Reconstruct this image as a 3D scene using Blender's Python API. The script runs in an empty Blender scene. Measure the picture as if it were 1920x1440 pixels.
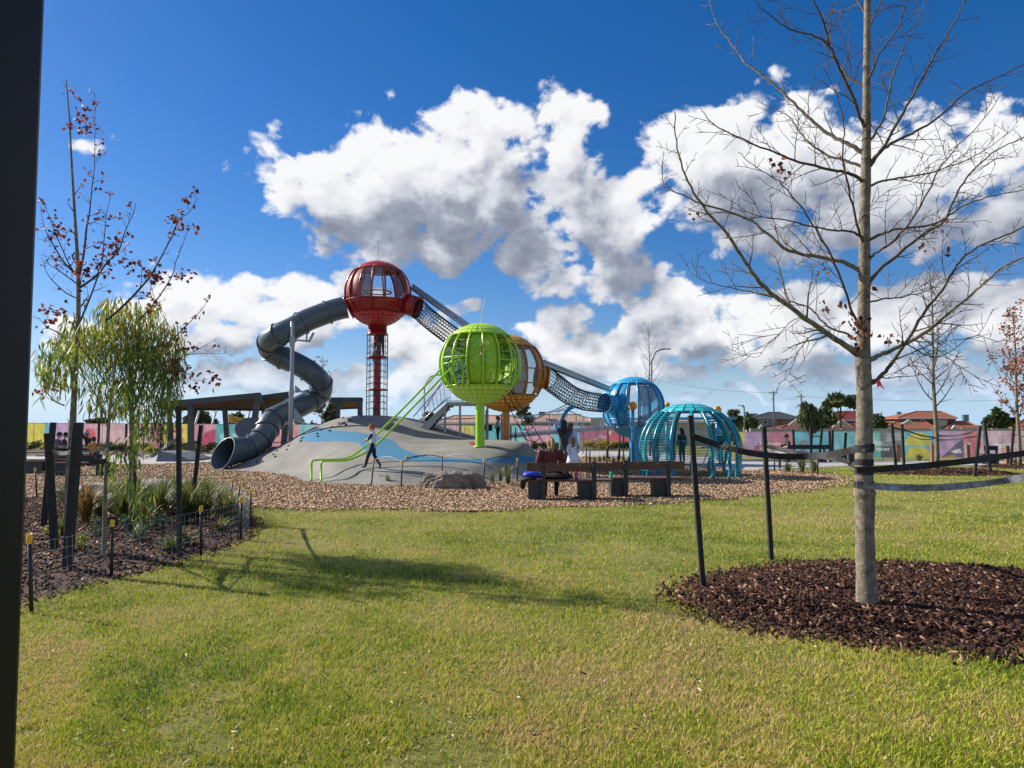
import bpy, bmesh, math, random
import numpy as np
from mathutils import Vector, Matrix, Euler
random.seed(7); rng = np.random.default_rng(7)
S = bpy.context.scene; C = S.collection
R = math.radians
# ---------------------------------------------------------------- camera
CH = 1.6; FPX = 1400.0; PITCH = math.atan(83/1400.0)
cam = bpy.data.cameras.new('camera'); cam.sensor_width = 36; cam.lens = 36*FPX/1920
cam.clip_start = 0.05; cam.clip_end = 6000
camo = bpy.data.objects.new('camera', cam); C.objects.link(camo)
camo.location = (0, 0, CH); camo.rotation_euler = (math.pi/2+PITCH, 0, 0); S.camera = camo
cp, sp = math.cos(PITCH), math.sin(PITCH)
def ray(px, py):
    X = (px-960)/FPX; Y = -(py-720)/FPX
    return Vector((X, cp-Y*sp, sp+Y*cp))
def P(px, py, d):                       # the point at forward distance d
    r = ray(px, py); return Vector((0, 0, CH))+r*(d/r.y)
def azel(px, py):
    r = ray(px, py).normalized(); return math.degrees(math.atan2(r.x, r.y)), math.degrees(math.asin(r.z))
# ---------------------------------------------------------------- sun, sky, exposure
SUN_FROM = Vector((-0.88, 0.38, 0.58)).normalized()
sun = bpy.data.lights.new('sun', 'SUN'); sun.energy = 5.0; sun.angle = R(0.5); sun.color = (1.0, 0.93, 0.82)
suno = bpy.data.objects.new('sun', sun); C.objects.link(suno)
suno.rotation_euler = SUN_FROM.to_track_quat('Z', 'Y').to_euler()
S.view_settings.view_transform = 'Standard'; S.view_settings.look = 'None'
S.view_settings.exposure = 0.48; S.view_settings.gamma = 1; S.view_settings.use_curve_mapping = False
W = bpy.data.worlds.new('World'); S.world = W; W.use_nodes = True
NT = W.node_tree; NT.nodes.clear()
def N(nt, typ, **kw):
    n = nt.nodes.new(typ)
    ins = kw.pop('ins', {})
    for k, v in kw.items(): setattr(n, k, v)
    for k, v in ins.items():
        if isinstance(v, bpy.types.NodeSocket): nt.links.new(v, n.inputs[k])
        else: n.inputs[k].default_value = v
    return n
def M_(nt, op, a, b=0.0, c=0.0, clamp=False):
    n = nt.nodes.new('ShaderNodeMath'); n.operation = op; n.use_clamp = clamp
    for i, v in enumerate((a, b, c)):
        if isinstance(v, bpy.types.NodeSocket): nt.links.new(v, n.inputs[i])
        else: n.inputs[i].default_value = v
    return n.outputs[0]
def VM(nt, op, a, b=(0, 0, 0), sc=None):
    n = nt.nodes.new('ShaderNodeVectorMath'); n.operation = op
    for i, v in enumerate((a, b)):
        if isinstance(v, bpy.types.NodeSocket): nt.links.new(v, n.inputs[i])
        else: n.inputs[i].default_value = v
    if sc is not None:
        if isinstance(sc, bpy.types.NodeSocket): nt.links.new(sc, n.inputs['Scale'])
        else: n.inputs['Scale'].default_value = sc
    return n
# cloud banks of the day: centre and radii in photo pixels, turned into sky azimuth / elevation; weight
BLOBS = [(640,350,150,100,1.0),(760,300,150,110,1.0),(880,370,160,110,1.0),(760,430,190,80,1.0),(560,330,80,60,.9),(960,270,110,60,.75),(860,210,90,45,.6),(1050,300,80,90,.85),
 (600,555,150,45,.85),(360,560,130,60,.95),(500,590,180,50,.9),(270,560,90,45,.8),(420,640,140,40,.7),(1020,480,80,70,.95),(1120,420,130,90,.95),(1080,548,110,30,.8),(1180,530,80,40,.85),(1200,350,80,60,.9),
 (1320,280,120,90,1.0),(1420,330,190,120,1.0),(1600,340,170,120,1.0),(1760,360,150,120,1.0),(1880,300,120,80,1.0),(1840,420,140,60,.9),(1560,440,120,60,.8),
 (1300,600,200,50,.95),(1480,600,220,60,.95),(1130,640,130,38,.85),(1700,590,220,60,.95),(1880,580,120,60,.9),(1250,680,220,30,.75),(1600,690,260,32,.8),(1850,700,180,32,.8),
 (188,252,52,48,.10),(345,172,85,65,-.34),(232,198,70,55,-.42),(125,150,70,55,-.34),(1735,115,110,110,-.30),(640,700,200,30,.7),(480,690,140,34,.75),(800,660,90,42,.9),(820,720,120,26,.75),(870,610,60,25,.5),
 (1400,740,150,14,.62),(1120,715,100,18,.6),(250,700,200,30,.6),(1680,745,120,12,.6),(120,620,90,50,.6),(-120,540,160,90,.9),(2120,420,180,120,.9),(2150,640,220,70,.9),(-250,300,120,70,.8),(-300,680,260,60,.8)]
def cloud_group(fine=True):
    g = bpy.data.node_groups.new('cloud_field', 'ShaderNodeTree')
    g.interface.new_socket('Dir', in_out='INPUT', socket_type='NodeSocketVector')
    g.interface.new_socket('Field', in_out='OUTPUT', socket_type='NodeSocketFloat')
    gi = g.nodes.new('NodeGroupInput'); go = g.nodes.new('NodeGroupOutput')
    d = VM(g, 'NORMALIZE', gi.outputs[0]).outputs[0]
    # slow warp so that the banks are not ellipses
    wn = N(g, 'ShaderNodeTexNoise', ins={'Vector': d, 'Scale': 7.0, 'Detail': 3.0, 'Roughness': .55})
    w = VM(g, 'SUBTRACT', wn.outputs['Color'], (.5, .5, .5)).outputs[0]
    dw = VM(g, 'ADD', d, VM(g, 'SCALE', w, sc=.13).outputs[0]).outputs[0]
    s = N(g, 'ShaderNodeSeparateXYZ', ins={0: dw})
    az = M_(g, 'MULTIPLY', M_(g, 'ARCTAN2', s.outputs[0], s.outputs[1]), 57.2958)
    el = M_(g, 'MULTIPLY', M_(g, 'ARCSINE', s.outputs[2]), 57.2958)
    pos = N(g, 'ShaderNodeCombineXYZ', ins={0: az, 1: el}).outputs[0]
    cur = None
    for (px, py, rx, ry, wt) in BLOBS:
        a, e = azel(px, py); a2, _ = azel(px+rx, py); _, e2 = azel(px, py-ry)
        q = VM(g, 'SUBTRACT', pos, (a, e, 0)).outputs[0]
        q = VM(g, 'MULTIPLY', q, (1/(1.25*abs(a2-a)), 1/(1.25*abs(e2-e)), 0)).outputs[0]
        L = VM(g, 'LENGTH', q).outputs['Value']
        v = M_(g, 'SUBTRACT', wt-.03, M_(g, 'MULTIPLY', L, L))
        cur = v if cur is None else M_(g, 'SMOOTH_MAX', cur, v, .25)
    # the rest of the sky, beyond the banks listed above
    s0 = N(g, 'ShaderNodeSeparateXYZ', ins={0: d})
    den = M_(g, 'ADD', M_(g, 'ABSOLUTE', s0.outputs[2]), .22)
    pl = N(g, 'ShaderNodeCombineXYZ', ins={0: M_(g, 'DIVIDE', s0.outputs[0], den), 1: M_(g, 'DIVIDE', s0.outputs[1], den)}).outputs[0]
    gn = N(g, 'ShaderNodeTexNoise', ins={'Vector': pl, 'Scale': 1.1, 'Detail': 4.0, 'Roughness': .5})
    gen = M_(g, 'MULTIPLY', M_(g, 'SUBTRACT', gn.outputs[0], .52), 5.0)
    gen = M_(g, 'MINIMUM', gen, .9)
    off = M_(g, 'MULTIPLY_ADD', M_(g, 'ABSOLUTE', az), .12, -5.0)
    off = M_(g, 'MAXIMUM', off, M_(g, 'MULTIPLY_ADD', el, .12, -5.2))
    off = M_(g, 'MINIMUM', M_(g, 'MAXIMUM', off, -2.0), 0.0)
    cur = M_(g, 'SMOOTH_MAX', cur, M_(g, 'ADD', gen, off), .25)
    cur = M_(g, 'MAXIMUM', cur, -1.2)
    # billows
    dd = VM(g, 'MULTIPLY', d, (1, 1, 1.25)).outputs[0]
    n1 = N(g, 'ShaderNodeTexNoise', ins={'Vector': dd, 'Scale': 13.0, 'Detail': 8.0 if fine else 3.0, 'Roughness': .60, 'Lacunarity': 2.1, 'Distortion': .25})
    wv = VM(g, 'SCALE', VM(g, 'SUBTRACT', n1.outputs['Color'], (.5, .5, .5)).outputs[0], sc=.05).outputs[0]
    if not fine:
        g.links.new(M_(g, 'MULTIPLY_ADD', M_(g, 'SUBTRACT', n1.outputs[0], .5), 1.8, cur), go.inputs[0]); return g
    v1 = N(g, 'ShaderNodeTexVoronoi', feature='F1', ins={'Vector': VM(g, 'ADD', dd, wv).outputs[0], 'Scale': 22.0})
    v2 = N(g, 'ShaderNodeTexVoronoi', feature='F1', ins={'Vector': VM(g, 'ADD', dd, wv).outputs[0], 'Scale': 58.0})
    o = M_(g, 'MULTIPLY_ADD', M_(g, 'SUBTRACT', n1.outputs[0], .5), 2.9, cur)
    o = M_(g, 'MULTIPLY_ADD', M_(g, 'SUBTRACT', .42, v1.outputs['Distance']), .85, o)
    o = M_(g, 'MULTIPLY_ADD', M_(g, 'SUBTRACT', .42, v2.outputs['Distance']), .35, o)
    g.links.new(o, go.inputs[0])
    return g
CG = cloud_group(); CGS = cloud_group(False)
def field(vec, g=None):
    n = NT.nodes.new('ShaderNodeGroup'); n.node_tree = g or CG
    NT.links.new(vec, n.inputs[0]); return n.outputs[0]
tc = N(NT, 'ShaderNodeTexCoord')
D0 = VM(NT, 'NORMALIZE', tc.outputs['Generated']).outputs[0]
def shifted(k, v=(-.45, .0, .9)): return VM(NT, 'ADD', D0, tuple(k*c for c in v)).outputs[0]
F0 = field(D0); F1 = field(shifted(.022)); F2 = field(shifted(.085), CGS)
sky = N(NT, 'ShaderNodeTexSky', sky_type='NISHITA', sun_disc=False, sun_elevation=math.asin(SUN_FROM.z),
        sun_rotation=math.atan2(SUN_FROM.x, SUN_FROM.y), altitude=20, air_density=1.0, dust_density=.3, ozone_density=3.0)
hs = N(NT, 'ShaderNodeHueSaturation', ins={'Saturation': 1.38, 'Value': 1.0, 'Color': sky.outputs[0]})
tint = N(NT, 'ShaderNodeMix', data_type='RGBA', blend_type='MULTIPLY', ins={0: 1.0, 6: hs.outputs[0], 7: (.92, .92, 1.12, 1)})
skycol = tint.outputs[2]
cov = N(NT, 'ShaderNodeMapRange', interpolation_type='SMOOTHSTEP', ins={'Value': F0, 'From Min': -.05, 'From Max': .40}).outputs[0]
l1 = M_(NT, 'SUBTRACT', F0, F1)                       # >0 towards the lit rim
lit = N(NT, 'ShaderNodeMapRange', interpolation_type='SMOOTHSTEP', ins={'Value': l1, 'From Min': -.7, 'From Max': .7}).outputs[0]
deep = N(NT, 'ShaderNodeMapRange', interpolation_type='SMOOTHSTEP', ins={'Value': F2, 'From Min': -.1, 'From Max': 1.45}).outputs[0]
sh = M_(NT, 'ADD', M_(NT, 'MULTIPLY_ADD', deep, -.95, .90), M_(NT, 'MULTIPLY_ADD', lit, .34, -.13), clamp=True)
thin = N(NT, 'ShaderNodeMapRange', ins={'Value': F0, 'From Min': .2, 'From Max': 1.1}).outputs[0]
ramp = N(NT, 'ShaderNodeValToRGB', ins={0: sh})
cr = ramp.color_ramp; cr.elements[0].position = 0; cr.elements[0].color = (.24, .27, .34, 1)
cr.elements[1].position = 1; cr.elements[1].color = (.97, .97, .98, 1)
for p_, c_ in ((.30, (.36, .39, .47, 1)), (.62, (.68, .70, .76, 1))):
    e_ = cr.elements.new(p_); e_.color = c_
ccol = VM(NT, 'SCALE', ramp.outputs[0], sc=9.6).outputs[0]
mixc = N(NT, 'ShaderNodeMix', data_type='RGBA', ins={0: M_(NT, 'MULTIPLY', cov, .97), 6: skycol, 7: ccol})
sepd = N(NT, 'ShaderNodeSeparateXYZ', ins={0: D0})
hz = N(NT, 'ShaderNodeMapRange', interpolation_type='SMOOTHSTEP', ins={'Value': sepd.outputs[2], 'From Min': -.02, 'From Max': .10, 'To Min': .8, 'To Max': 0.0}).outputs[0]
mixh = N(NT, 'ShaderNodeMix', data_type='RGBA', ins={0: hz, 6: mixc.outputs[2], 7: (4.6, 7.6, 11.2, 1)})
bg = N(NT, 'ShaderNodeBackground', ins={0: mixh.outputs[2], 1: .075})
wo = N(NT, 'ShaderNodeOutputWorld', ins={0: bg.outputs[0]})
W.cycles.sampling_method = 'MANUAL'; W.cycles.sample_map_resolution = 512
S.cycles.max_bounces = 6; S.cycles.transparent_max_bounces = 16; S.cycles.diffuse_bounces = 2

# ---------------------------------------------------------------- materials
def mat(name, col, rough=.6, metal=0.0, var=0.0, vs=6.0, bump=0.0, bs=40.0, spec=None, alpha=1.0, trans=0.0, col2=None, attr=None, coat=0.0, detail=4.0):
    m = bpy.data.materials.new(name); m.use_nodes = True; nt = m.node_tree
    b = nt.nodes['Principled BSDF']; b.inputs['Roughness'].default_value = rough; b.inputs['Metallic'].default_value = metal
    if spec is not None: b.inputs['Specular IOR Level'].default_value = spec
    b.inputs['Alpha'].default_value = alpha
    if coat: b.inputs['Coat Weight'].default_value = coat; b.inputs['Coat Roughness'].default_value = .12
    c = tuple(col)+(1,)
    geo = N(nt, 'ShaderNodeNewGeometry')
    if var or col2:
        n = N(nt, 'ShaderNodeTexNoise', ins={'Vector': geo.outputs['Position'], 'Scale': vs, 'Detail': detail, 'Roughness': .6})
        fac = N(nt, 'ShaderNodeMapRange', ins={'Value': n.outputs[0], 'From Min': .3, 'From Max': .7}).outputs[0]
        cb = tuple(col2)+(1,) if col2 else tuple(min(1, x*(1+var)) for x in col)+(1,)
        ca = c if col2 else tuple(x*(1-var) for x in col)+(1,)
        mx = N(nt, 'ShaderNodeMix', data_type='RGBA', ins={0: fac, 6: ca, 7: cb}); out = mx.outputs[2]
    else:
        rgb = N(nt, 'ShaderNodeRGB'); rgb.outputs[0].default_value = c; out = rgb.outputs[0]
    if attr:                                  # per-vertex 'tint' (0..1) picks along the listed colours
        at = N(nt, 'ShaderNodeAttribute', attribute_name='tint')
        rp = N(nt, 'ShaderNodeValToRGB', ins={0: at.outputs['Fac']})
        e = rp.color_ramp.elements
        e[0].position = 0; e[0].color = tuple(attr[0])+(1,); e[1].position = 1; e[1].color = tuple(attr[-1])+(1,)
        for i, cc in enumerate(attr[1:-1]): q = e.new((i+1)/(len(attr)-1)); q.color = tuple(cc)+(1,)
        out = rp.outputs[0]
    nt.links.new(out, b.inputs['Base Color'])
    if bump:
        n2 = N(nt, 'ShaderNodeTexNoise', ins={'Vector': geo.outputs['Position'], 'Scale': bs, 'Detail': 5.0, 'Roughness': .65})
        bp = N(nt, 'ShaderNodeBump', ins={'Strength': bump, 'Distance': .6/bs, 'Height': n2.outputs[0]})
        nt.links.new(bp.outputs[0], b.inputs['Normal'])
    if trans:
        tr = N(nt, 'ShaderNodeBsdfTranslucent', ins={0: out})
        ms = N(nt, 'ShaderNodeMixShader', ins={0: trans, 1: b.outputs[0], 2: tr.outputs[0]})
        nt.links.new(ms.outputs[0], nt.nodes['Material Output'].inputs[0])
    return m
# ---------------------------------------------------------------- mesh builder
class MB:
    def __init__(s): s.v = []; s.f = []; s.m = []; s.cur = 0
    def add(s, vs, fs):
        o = len(s.v); s.v += [tuple(v) for v in vs]
        for f in fs: s.f.append(tuple(i+o for i in f)); s.m.append(s.cur)
        return s
    def box(s, c, d, rot=None, taper=1.0):
        c = Vector(c); hx, hy, hz_ = d[0]/2, d[1]/2, d[2]/2; vs = []
        for z in (-1, 1):
            t = taper if z > 0 else 1
            for x, y in ((-1, -1), (1, -1), (1, 1), (-1, 1)):
                p = Vector((x*hx*t, y*hy*t, z*hz_))
                if rot is not None: p = rot @ p
                vs.append(c+p)
        return s.add(vs, [(3, 2, 1, 0), (4, 5, 6, 7), (0, 1, 5, 4), (1, 2, 6, 5), (2, 3, 7, 6), (3, 0, 4, 7)])
    def beam(s, a, b, w, h=None, up=Vector((0, 0, 1))):
        a = Vector(a); b = Vector(b); d = b-a; L = d.length
        if L < 1e-6: return s
        h = h or w; d.normalize(); x = d.cross(up)
        if x.length < 1e-3: x = d.cross(Vector((1, 0, 0)))
        x.normalize(); y = x.cross(d)
        rot = Matrix((x, y, d)).transposed()
        return s.box((a+b)/2, (w, h, L), rot)
    def tube(s, pts, r, n=8, caps=True, closed=False):
        pts = [Vector(p) for p in pts]; k = len(pts)
        rs = r if isinstance(r, (list, tuple)) else [r]*k
        vs = []; ref = None
        for i, p in enumerate(pts):
            if closed: t = pts[(i+1) % k]-pts[i-1]
            else: t = pts[min(i+1, k-1)]-pts[max(i-1, 0)]
            if t.length < 1e-6: t = pts[min(i+2, k-1)]-pts[max(i-2, 0)]
            if t.length < 1e-9: t = Vector((0, 0, 1))
            t.normalize()
            if ref is None:
                ref = t.cross(Vector((0, 0, 1)))
                if ref.length < .05: ref = t.cross(Vector((1, 0, 0)))
            ref = (ref-t*ref.dot(t)); ref.normalize(); b = t.cross(ref)
            for j in range(n):
                a = 2*math.pi*j/n; vs.append(p+(ref*math.cos(a)+b*math.sin(a))*rs[i])
        fs = []
        for i in range(k if closed else k-1):
            for j in range(n):
                a = i*n+j; b_ = i*n+(j+1) % n; c_ = ((i+1) % k)*n+(j+1) % n; d_ = ((i+1) % k)*n+j
                fs.append((a, b_, c_, d_))
        if caps and not closed: fs += [tuple(range(n-1, -1, -1)), tuple((k-1)*n+j for j in range(n))]
        return s.add(vs, fs)
    def lathe(s, prof, n=24, c=(0, 0, 0), rot=None, a0=0, a1=2*math.pi):
        c = Vector(c); full = abs(a1-a0-2*math.pi) < 1e-4; m = n if full else n+1; vs = []
        for (r_, z) in prof:
            for j in range(m):
                a = a0+(a1-a0)*j/n; p = Vector((r_*math.cos(a), r_*math.sin(a), z))
                if rot is not None: p = rot @ p
                vs.append(c+p)
        fs = []
        for i in range(len(prof)-1):
            for j in range(n):
                j2 = (j+1) % m; fs.append((i*m+j, i*m+j2, (i+1)*m+j2, (i+1)*m+j))
        return s.add(vs, fs)
    def ball(s, c, r, nu=12, nv=8, rot=None):
        if not isinstance(r, (tuple, list)): r = (r, r, r)
        c = Vector(c); vs = [];
        for i in range(nv+1):
            t = math.pi*i/nv
            for j in range(nu):
                a = 2*math.pi*j/nu; p = Vector((r[0]*math.sin(t)*math.cos(a), r[1]*math.sin(t)*math.sin(a), r[2]*math.cos(t)))
                if rot is not None: p = rot @ p
                vs.append(c+p)
        fs = [(i*nu+j, (i+1)*nu+j, (i+1)*nu+(j+1) % nu, i*nu+(j+1) % nu) for i in range(nv) for j in range(nu)]
        return s.add(vs, fs)
    def poly(s, pts): return s.add(pts, [tuple(range(len(pts)))])
    def extr(s, pts, dv):                   # a flat outline with thickness dv
        pts = [Vector(p) for p in pts]; dv = Vector(dv); n = len(pts)
        return s.add(pts+[p+dv for p in pts], [tuple(range(n-1, -1, -1)), tuple(range(n, 2*n))]+[(i, (i+1) % n, n+(i+1) % n, n+i) for i in range(n)])
    def mesh(s, name, mats, org=(0, 0, 0), smooth=False):
        o = Vector(org); me = bpy.data.meshes.new(name)
        me.from_pydata([(v[0]-o.x, v[1]-o.y, v[2]-o.z) for v in s.v], [], s.f)
        mats = mats if isinstance(mats, (list, tuple)) else [mats]
        for m in mats: me.materials.append(m)
        if len(mats) > 1: me.polygons.foreach_set('material_index', s.m)
        if smooth: me.polygons.foreach_set('use_smooth', [True]*len(s.f))
        me.update(); return me
def tag(o, label=None, cat=None, group=None, kind=None):
    if label: o['label'] = label
    if cat: o['category'] = cat
    if group: o['group'] = group
    if kind: o['kind'] = kind
    return o
def empty(name, loc=(0, 0, 0), label=None, cat=None, group=None, rz=0):
    o = bpy.data.objects.new(name, None); C.objects.link(o); o.location = loc; o.rotation_euler = (0, 0, rz)
    o['_x'] = list(loc); del o['_x']
    return tag(o, label, cat, group)
def world_loc(o):
    v = Vector((0, 0, 0))
    while o is not None: v += o.location; o = o.parent
    return v
def part(name, mb, mats, parent, smooth=False, kind=None, label=None, local=False, org=None):
    pl = Vector((0, 0, 0)) if local else world_loc(parent)
    org = Vector(org) if org is not None else pl
    me = mb.mesh(name, mats, org if not local else (org if org != pl else (0, 0, 0)), smooth)
    o = bpy.data.objects.new(name, me); C.objects.link(o); o.parent = parent
    o.location = org-pl
    return tag(o, label, None, None, kind)
def top(name, mb, mats, label=None, cat=None, group=None, kind=None, smooth=False, org=(0, 0, 0)):
    o = bpy.data.objects.new(name, mb.mesh(name, mats, org, smooth)); C.objects.link(o); o.location = org
    return tag(o, label, cat, group, kind)
def copy_tree(o, parent=None):
    c = o.copy(); C.objects.link(c); c.parent = parent
    for ch in list(o.children): copy_tree(ch, c)
    return c
def npmesh(name, V, F, mats, tint=None, smooth=False):
    V = np.asarray(V, np.float32); F = np.asarray(F, np.int32); k = F.shape[1]
    me = bpy.data.meshes.new(name); me.vertices.add(len(V)); me.vertices.foreach_set('co', V.ravel())
    me.loops.add(F.size); me.loops.foreach_set('vertex_index', F.ravel())
    me.polygons.add(len(F)); me.polygons.foreach_set('loop_start', np.arange(0, F.size, k, dtype=np.int32))
    me.polygons.foreach_set('loop_total', np.full(len(F), k, np.int32))
    if smooth: me.polygons.foreach_set('use_smooth', np.ones(len(F), bool))
    for m in (mats if isinstance(mats, (list, tuple)) else [mats]): me.materials.append(m)
    if tint is not None:
        a = me.attributes.new('tint', 'FLOAT', 'POINT'); a.data.foreach_set('value', np.asarray(tint, np.float32))
    me.update(calc_edges=True); me.validate()
    return me
def nptop(name, V, F, mats, tint=None, parent=None, **kw):
    sm = kw.pop('smooth', False)
    o = bpy.data.objects.new(name, npmesh(name, V, F, mats, tint, sm)); C.objects.link(o); o.parent = parent
    return tag(o, kw.get('label'), kw.get('cat'), kw.get('group'), kw.get('kind'))
def smooth_pts(pts, n=6):
    pts = [Vector(p) for p in pts]; out = []
    for i in range(len(pts)-1):
        p0 = pts[max(i-1, 0)]; p1 = pts[i]; p2 = pts[i+1]; p3 = pts[min(i+2, len(pts)-1)]
        for j in range(n):
            t = j/n
            out.append(.5*((2*p1)+(p2-p0)*t+(2*p0-5*p1+4*p2-p3)*t*t+(3*p1-p0-3*p2+p3)*t**3))
    out.append(pts[-1]); return out
def in_poly(x, y, poly):
    x = np.asarray(x, float); y = np.asarray(y, float); r = np.zeros(x.shape, bool); n = len(poly)
    for i in range(n):
        x1, y1 = poly[i][0], poly[i][1]; x2, y2 = poly[(i+1) % n][0], poly[(i+1) % n][1]
        c = ((y1 > y) != (y2 > y)) & (x < (x2-x1)*(y-y1)/((y2-y1) if y2 != y1 else 1e-9)+x1); r ^= c
    return r
def poly_dist(x, y, poly):
    x = np.asarray(x, float); y = np.asarray(y, float); d = np.full(x.shape, 1e9); n = len(poly)
    for i in range(n):
        x1, y1 = poly[i][0], poly[i][1]; x2, y2 = poly[(i+1) % n][0], poly[(i+1) % n][1]
        L2 = (x2-x1)**2+(y2-y1)**2+1e-12; t = np.clip(((x-x1)*(x2-x1)+(y-y1)*(y2-y1))/L2, 0, 1)
        d = np.minimum(d, np.hypot(x-x1-t*(x2-x1), y-y1-t*(y2-y1)))
    return d
def G(px, py, z=0.0):
    r = ray(px, py); t = (z-CH)/r.z; return Vector((0, 0, CH))+r*t
# ================================================================ ground
PLAY = [G(*p) for p in [(-260,938),(60,940),(300,945),(400,948),(480,952),(600,954),(700,952),(800,955),(900,958),(1000,950),(1080,949),(1160,945),(1240,943),(1300,938),(1400,930),(1500,920),(1560,910),(1582,901),(1568,893),(1500,885),(1440,881),(1380,880),(1250,866),(1180,856),(1095,853),(1000,850),(800,845),(420,858),(300,872),(60,877),(-260,880)]]
BEDL = [G(*p) for p in [(-340,1290),(-60,1185),(62,1128),(130,1108),(210,1086),(290,1068),(345,1050),(400,1034),(452,1014),(478,998),(484,988),(476,974),(450,956),(400,944),(300,936),(100,934),(-100,936),(-400,940)]]
def ell(cx, cy, rx, ry, n=40, seed=1, a=.07):
    r_ = random.Random(seed); ph = [r_.uniform(0, 6.28) for _ in range(5)]
    o = []
    for i in range(n):
        t = 2*math.pi*i/n; k = 1+sum(a*math.sin((j+2)*t+ph[j])/(j+1.5) for j in range(5))
        o.append(Vector((cx+rx*k*math.cos(t), cy+ry*k*math.sin(t), 0)))
    return o
BEDR = ell(3.98, 7.1, 2.18, 1.86, seed=3)
BEDR2 = ell(15.3, 27.0, 2.65, 1.7, seed=5)
BEDR3 = ell(21.2, 30.5, 2.1, 1.6, seed=6)
PATH = [G(*p) for p in [(-300,873),(60,871),(300,870),(420,866),(700,860),(1000,857),(1095,856.5),(1200,860),(1300,872),(1380,883.5),(1450,880),(1540,876),(1600,873),(1700,871.5),(1800,873),(1920,872.5),(2150,872),(2150,866),(1900,866),(1700,864.5),(1560,863),(1450,864),(1390,862),(1300,855),(1200,847.5),(1095,846),(1000,845),(700,848),(400,852),(60,856),(-300,858)]]
_pl = PLAY; PLAY = []
for _i in range(len(_pl)):
    _a, _b = _pl[_i], _pl[(_i+1) % len(_pl)]; _k = max(1, int((_b-_a).length/.35))
    for _j in range(_k):
        _q = _a.lerp(_b, _j/_k); PLAY.append(_q+Vector((0, .10*math.sin(_q.x*2.3)+.07*math.sin(_q.x*5.9+1)+.04*math.sin(_q.x*13), 0)))
MOUND = [G(*p) for p in [(395,881),(450,884),(520,890),(548,896),(560,903),(600,907.5),(660,910),(720,912),(800,912),(900,908),(980,902),(1040,893),(1062,884),(1060,872),(1040,862)]]+[Vector((2.6, 33, 0)), Vector((1.5, 37.5, 0)), Vector((-5, 40, 0)), Vector((-10.2, 37, 0)), Vector((-11.2, 33.5, 0)), Vector((-11.9, 31, 0))]
# control heights of the rubber mound, thin plate spline
CTRL = [(P(708,781,32.6)), (P(640,784,32.2)), (P(770,784,32.2)), (P(600,796,31.6)), (P(560,816,31)), (P(520,838,30.6)), (P(480,858,30.2)), (P(820,802,30.6)), (P(850,817,29.2)), (P(900,832,25.8)), (P(960,829,27.5)), (P(1005,838,26)), (P(1030,850,26)), (P(700,878,22.7)), (P(760,872,23)), (P(860,868,23.2)), (P(620,860,24.6)), (P(690,835,26)), (P(560,880,24.6)), (P(940,868,23.6)),
        (P(780,835,26.5)), (P(600,835,28)), (P(1000,866,24.3)), (P(708,800,29)), (P(900,826,29.5))]
CTRL += [Vector((-8, 35.5, 1.2)), Vector((-5, 36.5, 1.2)), Vector((-1, 34, .9)), Vector((1.2, 31, .6)), Vector((-10, 34, .3)), Vector((-4, 39, .1)), Vector((1.5, 36, .1))]
CTRL += [Vector((p.x, p.y, 0.0)) for p in MOUND]
_c = np.array([[p.x, p.y, p.z] for p in CTRL]); _n = len(_c)
def _phi(r): return np.where(r > 1e-9, r*r*np.log(np.maximum(r, 1e-9)), 0.0)
_K = _phi(np.hypot(_c[:, None, 0]-_c[None, :, 0], _c[:, None, 1]-_c[None, :, 1]))+np.eye(_n)*.25
_Q = np.column_stack([np.ones(_n), _c[:, :2]]); _A = np.block([[_K, _Q], [_Q.T, np.zeros((3, 3))]])
_w = np.linalg.solve(_A, np.concatenate([_c[:, 2], np.zeros(3)]))
def mound_h(x, y):
    x = np.atleast_1d(np.asarray(x, float)); y = np.atleast_1d(np.asarray(y, float))
    h = _phi(np.hypot(x[:, None]-_c[None, :, 0], y[:, None]-_c[None, :, 1])) @ _w[:_n]+_w[_n]+_w[_n+1]*x+_w[_n+2]*y
    s = np.where(in_poly(x, y, MOUND), 1, -1)*poly_dist(x, y, MOUND)
    h = np.maximum(h, .03)*np.clip(s/1.2, 0, 1)**.8
    return np.where(s > 0, h, np.maximum(s*.3, -.12))
def gh(x, y): return max(0.0, float(mound_h(x, y)[0]))
def GM(px, py):                          # where the line of sight meets mound or ground
    r = ray(px, py); r = r/r.y; ds = np.arange(14, 60, .05)
    xs = r.x*ds; zs = CH+r.z*ds; hs_ = np.maximum(mound_h(xs, ds), 0); k = np.argmax(hs_ >= zs)
    return Vector((float(xs[k]), float(ds[k]), float(hs_[k]))) if hs_[k] >= zs[k] else G(px, py)

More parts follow.
